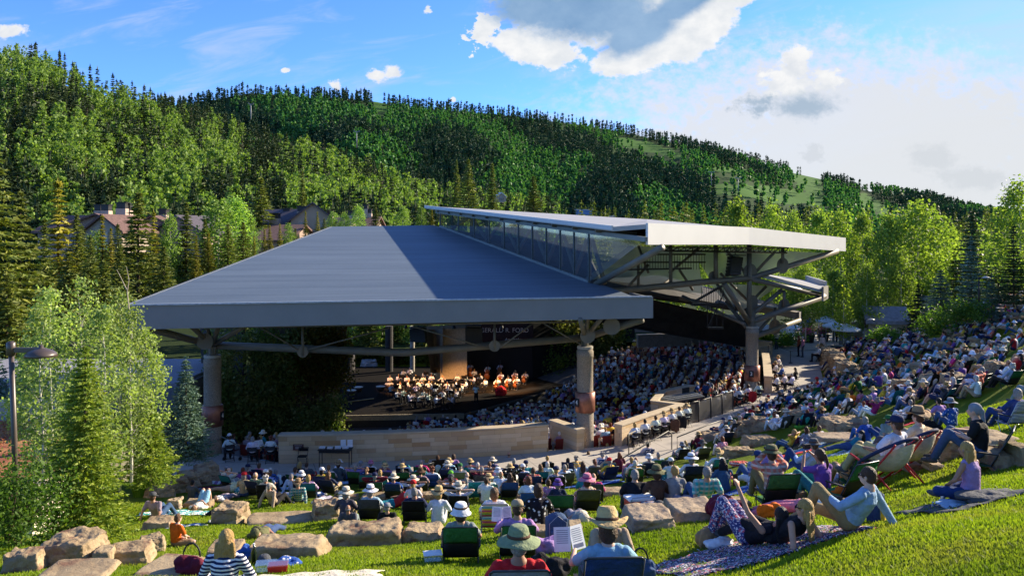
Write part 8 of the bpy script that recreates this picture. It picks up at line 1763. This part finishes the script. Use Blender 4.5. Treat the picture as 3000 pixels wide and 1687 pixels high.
lodge('half hidden lodge with blue windows right of the first one',[(470,745,140,8,8,4.4,2.0,.1,M_wst,M_shin,2),(575,760,138,10,9,4.6,2.6,-.3,M_stc,M_shin2,2)],[(480,650,141,1.4,1.2),(604,685,138,1.5,1.5)])
lodge('long lodge with slate roof and pale gable above the sloping pavilion roof',[(820,745,150,15,9,2.6,2.6,1.45,M_stc,M_shin,2),(850,700,160,11,9,2.6,3.0,1.4,M_wst,M_shin2,2),(915,700,158,8,8,3.6,3.2,.25,M_wst,M_shin2,2),(990,705,165,9,7,2.4,2.,1.4,M_stc,M_shin2,1)],[(755,690,152,1.7,2.6),(806,665,154,1.8,1.6),(842,640,160,1.5,1.),(886,665,156,1.7,3.0),(968,655,164,1.2,1.6)])
lodge('distant lodge with pale chimneys near the roof ridge',[(1060,690,190,12,8,1.6,2.6,1.5,M_stc,M_shin,2)],[(1030,650,190,1.6,1.5),(1068,640,190,1.8,2.2),(1081,645,190,1.4,1.6)])
# gondola station and lift towers
gs=empty('lift_station',PY(1710,632,420),.1,'blue and white lift station beyond the upper roof','building');MB().box((0,0,1.6),(7.5,5,2.6)).build('cabin',mat('lift_blue',(.08,.20,.45),.4),gs,bevel=.1);MB().prism([(-4.4,-3),(4.4,-3),(4.4,3),(-4.4,3)],lambda x,y:3.+.0,lambda x,y:4.2-abs(x)*.22).build('roof',M_white,gs)
for x in(-2,2):MB().box((x,0,-1.6),(.8,2,3.8)).build('leg',M_alu,gs)
def lift(px,pb,pt,Y,lab):
 p=PY(px,pb,Y);h=(pb-pt)/F*Y;o=empty('lift_tower',p,.3,lab,'lift tower','ski lift towers');MB().tube([(0,0,-5),(0,0,h)],[.4,.28],8).build('mast',mat('galvanised_steel',(.30,.32,.33),.5),o,True);MB().box((0,0,h),(h*.55,.5,.5)).build('crossarm',MATS['galvanised_steel'],o)
 for s in(-1,1):MB().box((s*h*.26,0,h+.4),(.6,4.5,.5)).build('sheave_bar',MATS['galvanised_steel'],o)
for a in[(2084,530,505,900,'pale lift tower on the meadow of the far mountain'),(2163,550,522,880,'second lift tower lower on the meadow'),(735,330,306,560,'lift tower above the trees of the near hill'),(1045,415,386,640,'lift tower at the shoulder between the hills'),(1790,652,636,400,'small lift tower beside the blue station')]:lift(*a)
hs=empty('hill_house',PY(1465,592,330),.3,'white gabled house on the slope above the clerestory','house');gable('h',hs,(0,0,0),4,4,2.,1.6,0,M_wst,M_wfasc,1,.3)
# terrace: umbrellas, tables, kiosk, planters
def umbrella(px,pb,pt,Y,r,lab):
 p=PY(px,pb,Y);h=(pb-pt)/F*Y;o=empty('parasol',p,px*.1,lab,'parasol','white parasols on the terrace');MB().tube([(0,0,-1),(0,0,h)],.03,6).build('pole',M_alu,o,True);k=MB();n=8
 r*=.66;k.v=[(0,0,h)]+[(math.cos(a*.785)*r,math.sin(a*.785)*r,h-r*.38)for a in range(8)]+[(math.cos(a*.785)*r,math.sin(a*.785)*r,h-r*.38-.15)for a in range(8)];k.f=[(0,1+i,1+(i+1)%8)for i in range(8)]+[(1+i,9+i,9+(i+1)%8,1+(i+1)%8)for i in range(8)];k.build('canopy',mat('white_parasol_cloth',(.60,.66,.68),.8),o)
for a in[(2420,985,925,78,1.7,'high white parasol at the back of the terrace'),(2445,990,940,76,1.7,'white parasol in the middle of the terrace'),(2478,995,947,72,1.9,'largest white parasol beside the slim tree'),(2296,1000,958,80,1.7,'low white parasol under the wing roof'),(2250,1000,950,82,1.6,'leftmost white parasol behind column 3'),(2330,1000,950,84,1.6,'cream parasol right of the wing roof'),(2510,985,935,86,1.5,'small white parasol left of the kiosk')]:umbrella(*a)
for i,(px,py)in enumerate([(2300,1000),(2330,998),(2360,1004),(2395,996),(2270,1002),(2420,1002)]):
 p=PZ(px,py,-.1);o=empty('high_table',p,0,['round high table under the low parasol','high table right of the low parasol','high table by the flower planter','high table near the slim tree','high table behind column 3','high table by the second planter'][i],'table','tables on the terrace');MB().lathe([(.25,0),(.03,.04),(.03,1.0),(.4,1.02),(.4,1.06)],16).build('table',M_metal,o,True)
def planter(px,py,r,lab,z=0.,hang=False,Y=None):
 p=PZ(px,py,z)if Y is None else PY(px,py,Y);o=empty('flower_planter',p,0,lab,'planter','planters of pink flowers');MB().lathe([(r*.55,0),(r*.75,r*.9),(r*.7,r*.9)],16).build('pot',M_metal,o,True);rg_=np.random.default_rng(int(px));c_=rg_.normal(size=(700,3))*[r*.42,r*.42,r*.32]+[0,0,r*1.25];d=rg_.normal(size=(700,3))*.09
 v,f=tris(c_[:350],d[:350],0,.10,rg_,True);link('leaves',np_mesh('leaves',v,f),M_shrub,o);v,f=tris(c_[350:]+[0,0,.08],d[350:],0,.10,rg_,True);link('flowers',np_mesh('flowers',v,f),leafmat('petunia',(.45,.04,.22),(.60,.10,.35),(.40,.06,.40),.3),o)
planter(2368,1003,.9,'pink flower planter in the middle of the terrace edge');planter(2412,1000,.8,'pink flower planter left of the black suited people');planter(1983,990,.7,'magenta hanging flowers before the pale wall under the roof',Y=92);planter(2040,995,.6,'second magenta flower basket under the roof',Y=92);planter(2440,1050,.5,'small pink flowers beside the black cases')
for i,(px,py)in enumerate([(2418,1055),(2432,1053),(2446,1050)]):p=PZ(px,py,0);o=empty('equipment_case',(p.x,p.y,0),.3,['left','middle','right'][i]+' black equipment case by the seated guard','case','black cases by the path');MB().box((0,0,.55),(.95,.8,1.1)).build('box',M_black,o,bevel=.03);MB().box((0,-.41,.75),(.3,.02,.08)).build('handle',M_alu,o)
kk=empty('ticket_kiosk',PY(2590,1003,74),0,'small kiosk with grey shingled roof behind the twin aspen trunks','kiosk');gable('h',kk,(0,0,0),2.6,3.0,2.1,.9,1.35,mat('kiosk_render',(.42,.38,.28),.9),mat('grey_shingle',(.22,.23,.26),.9,.2,3.),0,.4);MB().box((-.3,-1.5,.9),(1.6,.1,.8)).build('counter_shutter',M_wst,kk)
o=empty('service_shed',PY(2725,945,80),0,'small dark windowed shed in the shade of the blue spruce','shed');gable('h',o,(0,0,0),3.,3,1.5,.8,.2,mat('shed_grey',(.16,.17,.16),.9),MATS['grey_shingle'],1,.3)
pz=empty('terrace_wall',(0,0,0),0,'curved grey terrace wall between the plaza and the kiosk','wall');a_,c_=PZ(2462,1010,0),PZ(2545,1003,0);MB().bar(a_+Vector((0,0,1.)),c_+Vector((0,0,1.)),.4,2.2).build('wall',mat('terrace_concrete',(.26,.24,.20),.9),pz);MB().bar(a_+Vector((0,0,2.14)),c_+Vector((0,0,2.14)),.5,.08).build('coping',M_cap,pz)
fw=empty('flower_wall_building',(0,0,0),0,'pale building wall with a window seen under the roof','building');MB().bar(PY(1800,985,93),PY(2240,985,93),.3,5.).build('wall',M_wst,fw);MB().box(tuple(PY(2012,985,92.7)),(1.6,.2,3.)).build('door',M_win,fw)
# slim young tree on the plaza
pr=tree_proto('aspen',300,6.,base=.3,R=1.0,ncl=60,nlf=14,ls=.18,m=leafmat('yellow_green_leaves',(.16,.22,.03),(.24,.30,.04),(.32,.36,.06),.45),r=.05,limbs=20);plant('young_tree',pr,PZ(2472,1045,0),0,1.,'slim young tree with yellow green leaves at the plaza edge','tree')
for i,(px,py,Y,w,h)in enumerate([(2745,975,62,2.6,1.8),(2600,1000,70,2.,1.2),(2300,1008,78,2.5,1.),(2230,1010,76,2.,1.),(2830,940,58,2.,1.5)]):shrub(px,py,Y,w,h,1600,20+i,['round shrub below the blue spruce','dark shrub beside the kiosk','low shrub along the terrace edge','low shrub behind column 3','shrub by the slope lamp'][i],ls=.2)
# haze
bpy.data.scenes.remove(TS)
